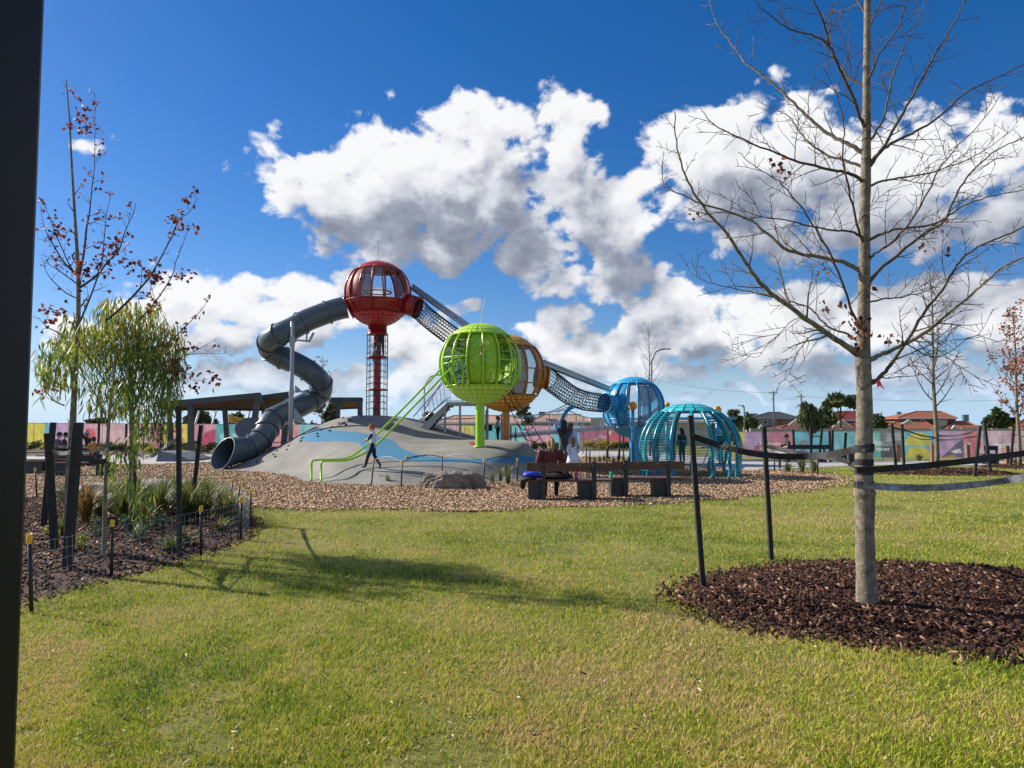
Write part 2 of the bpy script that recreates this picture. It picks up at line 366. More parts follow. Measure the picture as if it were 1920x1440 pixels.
# lawn sheet reaching the horizon, falling away gently beyond the fence
rad = [0]+list(np.geomspace(1.5, 3500, 46)); nA = 96
V = [(0, 12, 0)]; F = []
for i, r_ in enumerate(rad[1:]):
    for j in range(nA):
        a = 2*math.pi*j/nA; x = r_*math.cos(a); y = 12+r_*math.sin(a)
        z = 0 if r_ < 62 else -4.0*min(1, (r_-62)/140)
        V.append((x, y, z))
for j in range(nA): F.append((0, 1+j, 1+(j+1) % nA, 1+(j+1) % nA))
mb = MB(); fs = [(0, 1+j, 1+(j+1) % nA) for j in range(nA)]
for i in range(len(rad)-2):
    for j in range(nA): a = 1+i*nA+j; b = 1+i*nA+(j+1) % nA; fs.append((a, a+nA, b+nA, b))
mb.add(V, fs)
def lawn_material():
    m = bpy.data.materials.new('lawn_soil_and_thatch'); m.use_nodes = True; nt = m.node_tree; b = nt.nodes['Principled BSDF']
    g = N(nt, 'ShaderNodeNewGeometry'); p = g.outputs['Position']
    big = N(nt, 'ShaderNodeTexNoise', ins={'Vector': p, 'Scale': .55, 'Detail': 5.0, 'Roughness': .62}).outputs[0]
    mid = N(nt, 'ShaderNodeTexNoise', ins={'Vector': p, 'Scale': 7.0, 'Detail': 6.0, 'Roughness': .7}).outputs[0]
    fine = N(nt, 'ShaderNodeTexNoise', ins={'Vector': p, 'Scale': 60.0, 'Detail': 5.0, 'Roughness': .75}).outputs[0]
    f = M_(nt, 'ADD', M_(nt, 'MULTIPLY', big, .45), M_(nt, 'ADD', M_(nt, 'MULTIPLY', mid, .3), M_(nt, 'MULTIPLY', fine, .35)))
    rp = N(nt, 'ShaderNodeValToRGB', ins={0: f}); e = rp.color_ramp.elements
    e[0].position = .36; e[0].color = (.03, .035, .01, 1); e[1].position = .72; e[1].color = (.38, .29, .14, 1)
    for q, c_ in ((.46, (.12, .14, .03, 1)), (.54, (.23, .24, .06, 1)), (.62, (.31, .27, .10, 1))): w_ = e.new(q); w_.color = c_
    nt.links.new(rp.outputs[0], b.inputs['Base Color']); b.inputs['Roughness'].default_value = .9; b.inputs['Specular IOR Level'].default_value = .15
    bp = N(nt, 'ShaderNodeBump', ins={'Strength': .9, 'Distance': .03, 'Height': fine}); nt.links.new(bp.outputs[0], b.inputs['Normal'])
    return m
LAWN = lawn_material()
top('lawn', mb, LAWN, kind='structure')
def sheet(name, poly, z, m):
    b = MB(); b.poly([(p.x, p.y, z) for p in poly]); return top(name, b, m, kind='structure')
CHIPM = mat('pale_wood_chip_ground', (.20, .13, .08), .9, var=.0, col2=(.42, .29, .19), vs=26, bump=1.0, bs=30, detail=8)
BARKM = mat('dark_bark_ground', (.035, .018, .012), .95, col2=(.13, .065, .04), vs=30, bump=1.0, bs=28, detail=8)
CONC = mat('concrete_path', (.42, .41, .39), .85, var=.12, vs=3, bump=.3, bs=60)
sheet('play_ground', PLAY, .004, CHIPM)
sheet('path', PATH, .012, CONC)
def bed_mound(name, poly, hmax, w, m, step):
    xs = [p.x for p in poly]; ys = [p.y for p in poly]
    gx = np.arange(min(xs)-.2, max(xs)+.2, step); gy = np.arange(min(ys)-.2, max(ys)+.2, step)
    X, Y = np.meshgrid(gx, gy); s = np.where(in_poly(X, Y, poly), 1, -1)*poly_dist(X, Y, poly)
    Z = bed_z(X, Y, poly, hmax, w, s)
    n0, n1 = X.shape; idx = np.arange(n0*n1).reshape(n0, n1)
    q = np.stack([idx[:-1, :-1], idx[:-1, 1:], idx[1:, 1:], idx[1:, :-1]], -1).reshape(-1, 4)
    keep = (s.ravel()[q] > -.15).any(1)
    return nptop(name, np.column_stack([X.ravel(), Y.ravel(), Z.ravel()]), q[keep], m, smooth=True, kind='structure')
def bed_z(X, Y, poly, hmax, w, s=None):
    if s is None: s = np.where(in_poly(X, Y, poly), 1, -1)*poly_dist(X, Y, poly)
    t = np.clip(s/w, 0, 1); t = t*t*(3-2*t)
    wob = .5+.25*np.sin(X*3.1+1)*np.cos(Y*2.7)+.25*np.sin(X*1.3-Y*2.1)
    return np.where(s > 0, .006+hmax*t*(.6+.4*wob), np.maximum(s*.4, -.04))
BEDS = {'L': (BEDL, .05, .6), 'R': (BEDR, .13, .7), 'R2': (BEDR2, .12, .6), 'R3': (BEDR3, .1, .5)}
for k, (pl, hm, w) in BEDS.items(): bed_mound('mulch_bed', pl, hm, w, BARKM, .12)
def bedh(x, y):
    for k, (pl, hm, w) in BEDS.items():
        if in_poly(np.array([x]), np.array([y]), pl)[0]: return float(bed_z(np.array([x]), np.array([y]), pl, hm, w)[0])
    return 0.0
# rubber mound with its blue wave
gx = np.arange(-13, 4.0, .14); gy = np.arange(21, 40.5, .14); X, Y = np.meshgrid(gx, gy)
Z = mound_h(X.ravel(), Y.ravel())
WAVE_PX = [(556,826),(575,812),(600,803),(640,809),(680,812),(700,818),(725,822),(742,829),(752,840),(775,850),(800,856),(830,859),(880,862),(940,861),(1000,858),(1015,864),(1010,868),(960,871),(900,869),(830,868),(790,866),(730,862),(705,858),(690,850),(680,840),(672,830),(650,828),(615,828),(585,830)]
WAVE = [GM(*p) for p in WAVE_PX]
WAVE2 = WAVE
sd = np.where(in_poly(X, Y, WAVE2), 1, -1)*poly_dist(X, Y, WAVE2)
n0, n1 = X.shape; idx = np.arange(n0*n1).reshape(n0, n1)
q = np.stack([idx[:-1, :-1], idx[:-1, 1:], idx[1:, 1:], idx[1:, :-1]], -1).reshape(-1, 4)
keep = (Z[q] > -.1).any(1)
def rubber():
    m = bpy.data.materials.new('wet_pour_rubber'); m.use_nodes = True; nt = m.node_tree; b = nt.nodes['Principled BSDF']
    g = N(nt, 'ShaderNodeNewGeometry'); at = N(nt, 'ShaderNodeAttribute', attribute_name='tint')
    fac = N(nt, 'ShaderNodeMapRange', ins={'Value': at.outputs['Fac'], 'From Min': -.015, 'From Max': .015}).outputs[0]
    sp_ = N(nt, 'ShaderNodeTexNoise', ins={'Vector': g.outputs['Position'], 'Scale': 45.0, 'Detail': 6.0, 'Roughness': .8}).outputs[0]
    sm = N(nt, 'ShaderNodeTexNoise', ins={'Vector': g.outputs['Position'], 'Scale': .9, 'Detail': 5.0}).outputs[0]
    ga = N(nt, 'ShaderNodeMix', data_type='RGBA', ins={0: N(nt, 'ShaderNodeMapRange', ins={'Value': M_(nt, 'MULTIPLY_ADD', sp_, .62, M_(nt, 'MULTIPLY', sm, .5)), 'From Min': .40, 'From Max': .72}).outputs[0], 6: (.14, .135, .12, 1), 7: (.32, .305, .265, 1)})
    bl = N(nt, 'ShaderNodeMix', data_type='RGBA', ins={0: sp_, 6: (.02, .13, .25, 1), 7: (.05, .24, .39, 1)})
    mx = N(nt, 'ShaderNodeMix', data_type='RGBA', ins={0: fac, 6: ga.outputs[2], 7: bl.outputs[2]})
    nt.links.new(mx.outputs[2], b.inputs['Base Color']); b.inputs['Roughness'].default_value = .85
    bp = N(nt, 'ShaderNodeBump', ins={'Strength': .35, 'Distance': .012, 'Height': sp_}); nt.links.new(bp.outputs[0], b.inputs['Normal'])
    return m
nptop('rubber_mound', np.column_stack([X.ravel(), Y.ravel(), Z]), q[keep], rubber(), tint=sd.ravel(), smooth=True, kind='structure')

# ---------------------------------------------------------------- grass blades, bark and chips
def vnoise(x, y, seed=0):
    r_ = np.random.default_rng(seed); o = 0; 
    for k in range(7):
        a = r_.uniform(0, 6.28); f = r_.uniform(.5, 1.0)*(1.75**k)*.6; ph = r_.uniform(0, 6.28); ph2 = r_.uniform(0, 6.28)
        o = o+np.sin(f*(x*math.cos(a)+y*math.sin(a))+ph+1.5*np.sin(f*.7*(x*math.sin(a)-y*math.cos(a))+ph2))/(1.25**k)
    return o/4.0
def frustum_pts(n, d0, d1, power, x_over=1.06):
    u = rng.random(n); d = d0*(d1/d0)**(u**power) if power != 1 else d0*(d1/d0)**u
    hw = (960/FPX)*x_over*d+.3; x = (rng.random(n)*2-1)*hw
    return x, d
def blades(n, x, y, hgt, wid, lean=.5, z0=0.0):
    a = rng.random(n)*2*math.pi; h = hgt*(.55+.9*rng.random(n)); w = wid*(.7+.7*rng.random(n))
    la = rng.random(n)*2*math.pi; ll = lean*h*(.3+rng.random(n))
    V = np.zeros((n, 5, 3)); ca = np.cos(a)*w/2; sa = np.sin(a)*w/2
    mx = x+np.cos(la)*ll*.35; my = y+np.sin(la)*ll*.35; tx = x+np.cos(la)*ll; ty = y+np.sin(la)*ll
    V[:, 0] = np.stack([x-ca, y-sa, z0+0*x-.003], -1); V[:, 1] = np.stack([x+ca, y+sa, z0+0*x-.003], -1)
    V[:, 2] = np.stack([mx+ca*.8, my+sa*.8, z0+h*.6], -1); V[:, 3] = np.stack([mx-ca*.8, my-sa*.8, z0+h*.6], -1)
    V[:, 4] = np.stack([tx, ty, z0+h], -1)
    o = np.arange(n)[:, None]*5
    F = np.concatenate([o+[0, 1, 2], o+[0, 2, 3], o+[3, 2, 4]])
    return V.reshape(-1, 3), F
NB = 380000
x, y = frustum_pts(NB, 3.0, 30.0, 1.25)
inside = np.zeros(NB, bool)
for pl in (PLAY, PATH, BEDL, BEDR, BEDR2, BEDR3):
    ip = in_poly(x, y, pl); dd = poly_dist(x, y, pl); inside |= ip & (dd > .05+.18*rng.random(NB)**2.5)
bare = vnoise(x*1.5, y*1.5, 5)+.5*vnoise(x*5, y*5, 6)
keepb = ~inside & (y < 40) & ~((bare > .5) & (rng.random(NB) < .72))
x = x[keepb]; y = y[keepb]; n = len(x)
dens_n = np.clip(.54-.5*(vnoise(x, y, 1)+.7*vnoise(x*4, y*4, 2)+.45*vnoise(x*14, y*14, 3)+.3*vnoise(x*30, y*30, 4))+.26*rng.normal(size=n), 0, 1)
dens_n = np.clip(dens_n-np.clip((-.555*y-x+.08*np.sin(y*6))/.22+.4, 0, 1)*np.clip((6.8-y)/1.2, 0, 1)*.42, 0, 1)
Vb, Fb = blades(n, x, y, .020+.010*np.clip(vnoise(x*9, y*9, 11)+.3, 0, 1)+.012*np.clip(dens_n-.4, 0, 1)+.0004*y, .0030+.00042*y, 1.0)
GRASSM = mat('grass_blades', (.2, .2, .1), .75, attr=[(.68, .47, .24), (.65, .52, .15), (.55, .55, .05), (.37, .46, .028), (.10, .19, .014)], trans=.3, spec=.2)
nptop('grass', Vb, Fb, GRASSM, tint=np.repeat(dens_n, 5), kind='stuff', label='short mown lawn grass with dry straw coloured patches', cat='grass')

def chips(n, x, y, z, ln, wd, th, tilt=.5):
    """Angular flakes: eight corners each, jittered so that no two are alike."""
    a = rng.random(n)*2*math.pi; L = ln*(.45+1.1*rng.random(n)**1.5); Wd = wd*(.5+rng.random(n)); T = th*(.5+rng.random(n))
    tx = (rng.random(n)-.5)*2*tilt; ty = (rng.random(n)-.5)*2*tilt
    base = np.array([[-1, -1, -1], [1, -1, -1], [1, 1, -1], [-1, 1, -1], [-1, -1, 1], [1, -1, 1], [1, 1, 1], [-1, 1, 1]], float)*.5
    V = base[None]*np.stack([L, Wd, T], -1)[:, None]*(1+.5*(rng.random((n, 8, 3))-.5))
    zz = V[..., 2]+V[..., 0]*tx[:, None]+V[..., 1]*ty[:, None]
    ca, sa = np.cos(a)[:, None], np.sin(a)[:, None]
    out = np.stack([V[..., 0]*ca-V[..., 1]*sa+x[:, None], V[..., 0]*sa+V[..., 1]*ca+y[:, None], zz+z[:, None]], -1)
    f = np.array([[4, 5, 6, 7], [0, 1, 5, 4], [1, 2, 6, 5], [2, 3, 7, 6], [3, 0, 4, 7]])
    return out.reshape(-1, 3), (np.arange(n)[:, None, None]*8+f[None]).reshape(-1, 4)
BARKC = mat('bark_chips', (.1, .05, .03), .85, attr=[(.014, .008, .006), (.045, .02, .013), (.10, .042, .026), (.19, .085, .05), (.46, .29, .18)], bump=.6, bs=150, spec=.25)
def scatter_bed(key, n, ln, wd, th, label, spill=.12):
    pl, hm, w = BEDS[key]; xs = [p.x for p in pl]; ys = [p.y for p in pl]
    x = rng.uniform(min(xs)-.3, max(xs)+.3, n); y = rng.uniform(min(ys)-.3, max(ys)+.3, n)
    s = np.where(in_poly(x, y, pl), 1, -1)*poly_dist(x, y, pl)
    vis = (np.abs(x) < y*.72+.6) & (y > 3)
    k = (s > -spill*np.abs(rng.normal(size=n))) & vis; x, y, s = x[k], y[k], s[k]; n = len(x)
    z = np.maximum(bed_z(x, y, pl, hm, w, s), .004)+rng.random(n)*.015
    Vc, Fc = chips(n, x, y, z, ln, wd, th, .75)
    t = np.clip(rng.beta(1.3, 2.2, n)+.0, 0, 1)
    t = np.where(rng.random(n) < .05, .9+.1*rng.random(n), t*.9)
    nptop('bark_mulch', Vc, Fc, BARKC, tint=np.repeat(t, 8), kind='stuff', label=label, cat='mulch')
scatter_bed('R', 40000, .058, .019, .010, 'dark red brown bark mulch in the bed round the near bare tree', .14)
scatter_bed('L', 52000, .05, .02, .01, 'dark grey brown bark mulch in the planted bed at left', .10)
scatter_bed('R2', 9000, .06, .03, .014, 'dark bark mulch round the second bare tree beyond the straps', .12)
scatter_bed('R3', 4000, .06, .03, .014, 'dark bark mulch round the tree at the right edge', .12)
CHIPC = mat('pale_wood_chips', (.3, .2, .1), .85, attr=[(.05, .028, .015), (.17, .10, .055), (.36, .23, .135), (.52, .36, .225), (.68, .52, .36)], spec=.2)
n = 190000
u = rng.random(n); y = 14.4*(44/14.4)**(u**1.5); x = (rng.random(n)*2-1)*(y*.72+.5)
s = np.where(in_poly(x, y, PLAY), 1, -1)*poly_dist(x, y, PLAY)
k = (s > -.22*np.abs(rng.normal(size=n))) & ~in_poly(x, y, PATH) & ~in_poly(x, y, BEDL)
x, y = x[k], y[k]; mh = mound_h(x, y); k = (mh < .01); x, y = x[k], y[k]; n = len(x)
sz = .75+y/40
Vc, Fc = chips(n, x, y, .012+rng.random(n)*.02, .050*sz, .021*sz, .011*sz, .6)
nptop('wood_chips', Vc, Fc, CHIPC, tint=np.repeat(np.clip(rng.beta(2.4, 2.0, n), 0, 1), 8), kind='stuff', label='pale brown wood chips covering the play area ground', cat='wood chips')
n = 1700; x, y = frustum_pts(n, 3.0, 14.5, 1.1); k = ~(in_poly(x, y, BEDL) | in_poly(x, y, BEDR) | in_poly(x, y, PLAY)); x, y = x[k], y[k]; n = len(x)
Vc, Fc = chips(n, x, y, .016+.012*rng.random(n), .032, .008, .003, .5)
nptop('lawn_litter', Vc, Fc, mat('dry_litter', (.3, .2, .1), .8, attr=[(.05, .03, .015), (.16, .10, .05), (.38, .26, .14), (.62, .5, .34)]), tint=np.repeat(rng.random(n), 8), kind='stuff', label='scattered bits of dry leaf and straw over the lawn', cat='litter')
# fallen leaves on the lawn: a few one can pick out
LEAFD = mat('dry_leaf', (.42, .30, .17), .8, var=.3, vs=30, trans=.2)
def fallen(px, py, ln, wd, az):
    p = G(px, py); b = MB(); c, s_ = math.cos(az), math.sin(az); pts = []
    for (u_, v_, w_) in ((-1, 0, .3), (-.5, .8, .1), (0, 1, 0.05), (.5, .7, .2), (1, 0, .6), (.5, -.5, .35), (0, -.7, .1), (-.5, -.6, .2)):
        X_ = u_*ln/2; Y_ = v_*wd/2; pts.append((p.x+X_*c-Y_*s_, p.y+X_*s_+Y_*c, .022+w_*.02))
    b.extr(pts, (0, 0, .002)); return b
for i, (px, py, ln, az, lb) in enumerate([(466,1276,.07,1.3,'curled pale dry leaf lying on the lawn, left of the middle foreground'),(396,1118,.06,.2,'small dry leaf on the grass just right of the left bed edge'),(400,1160,.05,.1,'pale dry leaf on the lawn below the other small one'),(346,1241,.08,0.1,'long thin dry leaf lying flat on the left lawn'),(445,1372,.06,1.5,'upright pale dry leaf near the bottom left of the lawn'),(205,1405,.09,.5,'dry leaf strip beside the dark column foot, low left')]):
    top('fallen_leaf', fallen(px, py, ln, .022, az), LEAFD, lb, 'leaf', 'fallen leaves on the lawn')
# ================================================================ play equipment
def paint(name, c, r=.32): return mat(name, c, r, var=.13, vs=2.2, coat=.3, bump=.06, bs=9)
RED = paint('red_powder_coat', (.30, .008, .010)); RED2 = mat('red_perforated_sheet_lit', (.62, .06, .06), .5)  # perforated sheets are brighter: light through the holes is put into the colour
LIME = paint('lime_powder_coat', (.36, .66, .012)); LIME2 = mat('lime_perforated_sheet_lit', (.58, .84, .10), .5)
ORA = paint('orange_powder_coat', (.52, .16, .008)); ORA2 = mat('orange_perforated_sheet_lit', (.78, .40, .06), .5)
BLU = paint('blue_powder_coat', (.01, .30, .60)); BLU2 = mat('blue_perforated_sheet_lit', (.08, .48, .78), .5)
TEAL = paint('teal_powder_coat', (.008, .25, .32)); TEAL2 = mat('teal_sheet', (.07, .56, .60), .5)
YEL = paint('yellow_orange_powder_coat', (.75, .33, .02))
STEEL = mat('galvanised_steel', (.45, .46, .48), .38, .75, var=.1, vs=4)
GPOLE = mat('grey_painted_steel', (.36, .38, .41), .45, .2)
DGREY = mat('charcoal_powder_coat', (.055, .06, .066), .5)
SLIDE = mat('slide_plastic', (.075, .10, .12), .34, var=.08, vs=2, coat=.2)
SLIDEI = mat('slide_inside', (.10, .125, .145), .5)
ROPE = mat('black_rope', (.012, .012, .013), .8)
GLASS = bpy.data.materials.new('clear_plastic_panel'); GLASS.use_nodes = True
_b = GLASS.node_tree.nodes['Principled BSDF']; _b.inputs['Base Color'].default_value = (.6, .68, .75, 1); _b.inputs['Alpha'].default_value = .13; _b.inputs['Roughness'].default_value = .15
def perf(name, c, a, scale=60):
    """Sheet drilled with rows of small holes: opacity alternates on a fine lattice."""
    m = mat(name, c, .5); nt = m.node_tree; b = nt.nodes['Principled BSDF']
    g = N(nt, 'ShaderNodeNewGeometry')
    v = N(nt, 'ShaderNodeTexVoronoi', feature='F1', ins={'Vector': g.outputs['Position'], 'Scale': float(scale), 'Randomness': .15})
    k = N(nt, 'ShaderNodeMapRange', ins={'Value': v.outputs['Distance'], 'From Min': a-.03, 'From Max': a+.03}).outputs[0]
    nt.links.new(k, b.inputs['Alpha']); return m
LIMEP = perf('lime_drilled_panel', (.34, .62, .02), .34, 26); REDP = perf('red_drilled_panel', (.28, .012, .012), .34, 26)
ORAP = perf('orange_drilled_panel', (.52, .18, .015), .33, 26); BLUP = perf('blue_drilled_panel', (.02, .33, .6), .33, 26)

def sph(c, r, az, el):     # az 0 = towards the viewer, growing to the right
    a, e = R(az), R(el); return c+Vector((r*math.sin(a)*math.cos(e), -r*math.cos(a)*math.cos(e), r*math.sin(e)))
def patch(mb, c, r, a0, a1, e0, e1, na, ne, th=.012):
    vs = []
    for rr in (r, r-th):
        for i in range(ne+1):
            for j in range(na+1): vs.append(sph(c, rr, a0+(a1-a0)*j/na, e0+(e1-e0)*i/ne))
    m = (na+1); k = (ne+1)*m; fs = []
    for i in range(ne):
        for j in range(na):
            q = (i*m+j, i*m+j+1, (i+1)*m+j+1, (i+1)*m+j); fs.append(q); fs.append(tuple(x+k for x in reversed(q)))
    for j in range(na):
        fs.append((j, k+j, k+j+1, j+1)); o = ne*m; fs.append((o+j, o+j+1, k+o+j+1, k+o+j))
    for i in range(ne):
        fs.append((i*m, (i+1)*m, k+(i+1)*m, k+i*m)); fs.append((i*m+na, k+i*m+na, k+(i+1)*m+na, (i+1)*m+na))
    mb.add(vs, fs)
def cap_parts(root, c, r, e_in, sgn, nrib, off, col, col2, tiles=True):
    """Closed cap made of gores with rows of tiles standing proud between solid strips, light through their holes put into the colour."""
    a = MB(); st = 360/nrib
    lo, hi = (e_in, 89.5) if sgn > 0 else (-89.5, e_in)
    patch(a, c, r, 0, 360, lo, hi, nrib*3, 9, .02); part('cap_shell', a, col, root, True)
    t = MB(); rows = 5 if abs(e_in) > 40 else 6; span = (86-abs(e_in))
    for i in range(rows):
        e0 = abs(e_in)+span*i/rows*.96+1.5; e1 = abs(e_in)+span*(i+1)/rows*.96-.9
        k = 2 if math.cos(R(e0)) > .45 else 1
        for j in range(nrib):
            for q_ in range(k):
                a0 = off+j*st+st*q_/k; g = .9/math.cos(R(min(e0, 80))); 
                if e0 > 82: continue
                patch(t, c, r+.007, a0+g, a0+st/k-g, sgn*e0, sgn*e1, 1, 1, .006)
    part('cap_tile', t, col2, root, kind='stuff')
    bnd = MB(); bnd.tube([sph(c, r+.005, x, e_in) for x in range(0, 360, 8)], .028, 6, closed=True); part('rim_ring', bnd, col, root, True)
def pod(name, label, c, r, col, col2, nrib, off, etop, ebot, pole_r, solids=(), panels=(), glass=(), panelmat=None, solidband=None, bars=(), skip=(), cat='climbing pod'):
    base = Vector((c.x, c.y, gh(c.x, c.y)-.05)); root = empty(name, base, label, cat)
    cap_parts(root, c, r, etop, 1, nrib, off, col, col2); cap_parts(root, c, r, ebot, -1, nrib, off, col, col2)
    st = 360/nrib
    for j in range(nrib):
        if j in skip: continue
        b = MB(); b.tube([sph(c, r, off+j*st, e) for e in np.linspace(ebot, etop, 13)], .038, 7, caps=False); part('rib', b, col, root, True)
    for (j, e0, e1) in solids:
        b = MB(); patch(b, c, r-.005, off+j*st, off+(j+1)*st, e0, e1, 4, 8, .012); part('solid_panel', b, col, root, True)
    for (j, e0, e1) in panels:
        b = MB(); patch(b, c, r-.03, off+j*st+1, off+(j+1)*st-1, e0, e1, 4, 10, .004); part('drilled_panel', b, panelmat, root, True)
    for (j, e0, e1) in glass:
        b = MB(); patch(b, c, r-.03, off+j*st+1, off+(j+1)*st-1, e0, e1, 4, 8, .006); part('window', b, GLASS, root, True)
    if solidband:
        e0, e1 = solidband; b = MB(); patch(b, c, r-.003, 0, 360, e0, e1, nrib*3, 5, .014); part('band', b, col, root, True)
        b = MB(); b.tube([sph(c, r+.005, x, e1) for x in range(0, 360, 8)], .024, 6, closed=True); part('rim_ring', b, col, root, True)
    for (e, a0, a1) in bars:
        b = MB(); b.tube([sph(c, r, x, e) for x in np.linspace(a0, a1, 12)], .026, 6); part('cross_bar', b, col, root, True)
    zt = c.z+r*math.sin(R(-75))
    b = MB(); b.lathe([(pole_r, base.z), (pole_r, zt)], 20, (c.x, c.y, 0)); b.lathe([(pole_r*1.5, base.z+.03), (pole_r*1.5, base.z+.06), (pole_r, base.z+.065)], 20, (c.x, c.y, 0))
    part('pole', b, col, root, True)
    f = MB(); f.lathe([(0, c.z+r*math.sin(R(ebot))+.05), (r*math.cos(R(ebot))*.97, c.z+r*math.sin(R(ebot))+.05)], 24, (c.x, c.y, 0)); part('floor', f, col, root)
    return root
gc = P(900.5, 682, 25.2); oc = P(948.5, 699.5, 28.3); rc = P(708.6, 551.5, 32.2); bc = P(1188, 764, 34.0)
allr = range(16)
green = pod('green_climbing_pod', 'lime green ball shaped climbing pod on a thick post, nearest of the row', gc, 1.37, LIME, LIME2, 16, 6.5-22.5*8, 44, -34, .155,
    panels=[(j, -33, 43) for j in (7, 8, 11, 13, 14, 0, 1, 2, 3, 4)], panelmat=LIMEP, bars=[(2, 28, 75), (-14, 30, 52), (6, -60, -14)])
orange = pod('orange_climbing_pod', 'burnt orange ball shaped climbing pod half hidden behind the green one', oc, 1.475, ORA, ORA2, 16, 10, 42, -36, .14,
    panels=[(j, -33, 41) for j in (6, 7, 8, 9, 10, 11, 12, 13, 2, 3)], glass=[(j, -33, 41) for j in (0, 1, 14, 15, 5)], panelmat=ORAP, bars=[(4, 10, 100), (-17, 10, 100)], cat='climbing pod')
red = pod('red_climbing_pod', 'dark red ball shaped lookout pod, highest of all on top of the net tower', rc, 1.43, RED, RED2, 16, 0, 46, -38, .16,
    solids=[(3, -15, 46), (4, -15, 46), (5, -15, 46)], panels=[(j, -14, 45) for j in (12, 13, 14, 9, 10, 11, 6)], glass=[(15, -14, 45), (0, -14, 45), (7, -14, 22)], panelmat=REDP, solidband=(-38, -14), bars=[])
b = MB(); b.tube([rc+Vector((.58*math.cos(a), .58*math.sin(a), .08)) for a in np.linspace(0, 6.28, 24)], .028, 6); part('inner_ring', b, DGREY, red, True)
b = MB()
for k in range(14): a_ = k*.45; b.beam(rc+Vector((0, 0, 1.42)), rc+Vector((.14*math.cos(a_), .14*math.sin(a_), 1.47)), .012)
part('bird_spikes', b, DGREY, red, kind='stuff')
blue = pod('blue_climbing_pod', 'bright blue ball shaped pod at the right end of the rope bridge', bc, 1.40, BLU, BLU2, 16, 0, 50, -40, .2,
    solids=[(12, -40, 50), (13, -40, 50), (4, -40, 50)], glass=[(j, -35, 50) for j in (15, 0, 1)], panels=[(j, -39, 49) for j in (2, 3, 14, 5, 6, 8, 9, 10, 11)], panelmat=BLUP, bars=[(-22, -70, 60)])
for i, (o, c_, r_, w) in enumerate([(green, gc, 1.37, (.18, 0, 1.0)), (red, rc, 1.43, (-.02, 0, 1.0)), (orange, oc, 1.475, (0, 0, 1.0))]):
    b = MB(); p0 = c_+Vector((0, 0, r_)); p1 = p0+Vector(w).normalized()*(.95 if i != 2 else 1.0)
    if i == 0: b.tube([p0, p0.lerp(p1, .5), p1], [.014, .03, .007], 6)
    else: b.tube([p0, p1], [.012, .006], 5)
    part('mast', b, mat('white_rod', (.8, .8, .8), .4) if i == 0 else STEEL, o)
# red: neck below the ball, climbing tower with rope net and two rings
rb = MB(); rb.lathe([(.40, rc.z-1.0), (.41, rc.z-1.72), (.46, rc.z-1.73), (.46, rc.z-1.79), (.2, rc.z-1.8)], 24, (rc.x, rc.y, 0)); part('neck', rb, RED, red, True)
zb = gh(rc.x, rc.y)
for z_ in (P(708, 670, 32.2).z, P(708, 731, 32.2).z):
    b = MB(); b.lathe([(.15, z_-.03), (.47, z_-.03), (.49, z_), (.47, z_+.03), (.15, z_+.03)], 24, (rc.x, rc.y, 0)); part('tower_ring', b, RED, red, True)
b = MB(); zt = rc.z-1.78
for k in range(12):
    a_ = 2*math.pi*k/12; b.tube([(rc.x+.45*math.cos(a_), rc.y+.45*math.sin(a_), z_) for z_ in (zb, (zb+zt)/2, zt)], .012, 4, caps=False)
for z_ in np.arange(zb+.3, zt-.1, .27):
    b.tube([(rc.x+.45*math.cos(a_), rc.y+.45*math.sin(a_), z_+.03*math.sin(a_*6)) for a_ in np.linspace(0, 6.283, 25)], .011, 4, caps=False)
part('climbing_net', b, ROPE, red, kind='stuff')
# oval openings seen through the green ball: dark rope star inside
b = MB(); rr = random.Random(4)
for k in range(26):
    b.tube([sph(gc, 1.33, rr.uniform(-80, 90), rr.uniform(-32, 42)), sph(gc, 1.33, rr.uniform(90, 280), rr.uniform(-32, 42))], .011, 4, caps=False)
part('inner_ropes', b, ROPE, green, kind='stuff')
b = MB()
for (a_, e_, s_) in ((8, 8, .2), (28, -6, .24)):
    q0 = sph(gc, .55, a_, e_); b.tube([q0+Vector((s_*math.cos(t), 0, 1.5*s_*math.sin(t))) for t in np.linspace(0, 6.283, 20)], .03, 6)
part('oval_frame', b, LIME, green, True)
for dz in (-.02, .5):
    pass
# entry frame of the green ball
b = MB()
for px in (847, 868): b.tube([P(px, 676, 24.0), P(px, 724, 24.0)], .032, 6)
b.tube([P(832, 682, 24.1), P(844, 680, 24.0), P(866, 674, 24.0), P(879, 676, 24.0)], .028, 6)
part('entry_frame', b, LIME, green, True)
# banister slide
ban = empty('banister_slide', GM(585, 903), 'pair of lime green bent rails sloping from the green pod to the mulch', 'slide rails')
ra = smooth_pts([GM(584, 902), P(584, 880, 22.75), P(584.5, 868, 22.8), P(588, 863.2, 22.85), P(612, 862, 23.0), P(642, 861, 23.2), P(655, 857, 23.4), P(667, 850.5, 23.5), P(693, 830, 23.8), P(710, 811, 24.0), P(762, 760, 24.5), P(844, 674, 25.0)], 4)
rb_ = smooth_pts([GM(602, 905), P(602, 882, 22.25), P(602.5, 870, 22.3), P(607, 864.8, 22.35), P(630, 864, 22.5), P(650, 863, 22.7), P(668, 857, 22.9), P(693, 844, 23.1), P(712, 828, 23.3), P(778, 760, 23.8), P(865, 670.5, 24.2)], 4)
for pp in (ra, rb_): b = MB(); b.tube(pp, .034, 8); part('rail', b, LIME, ban, True)
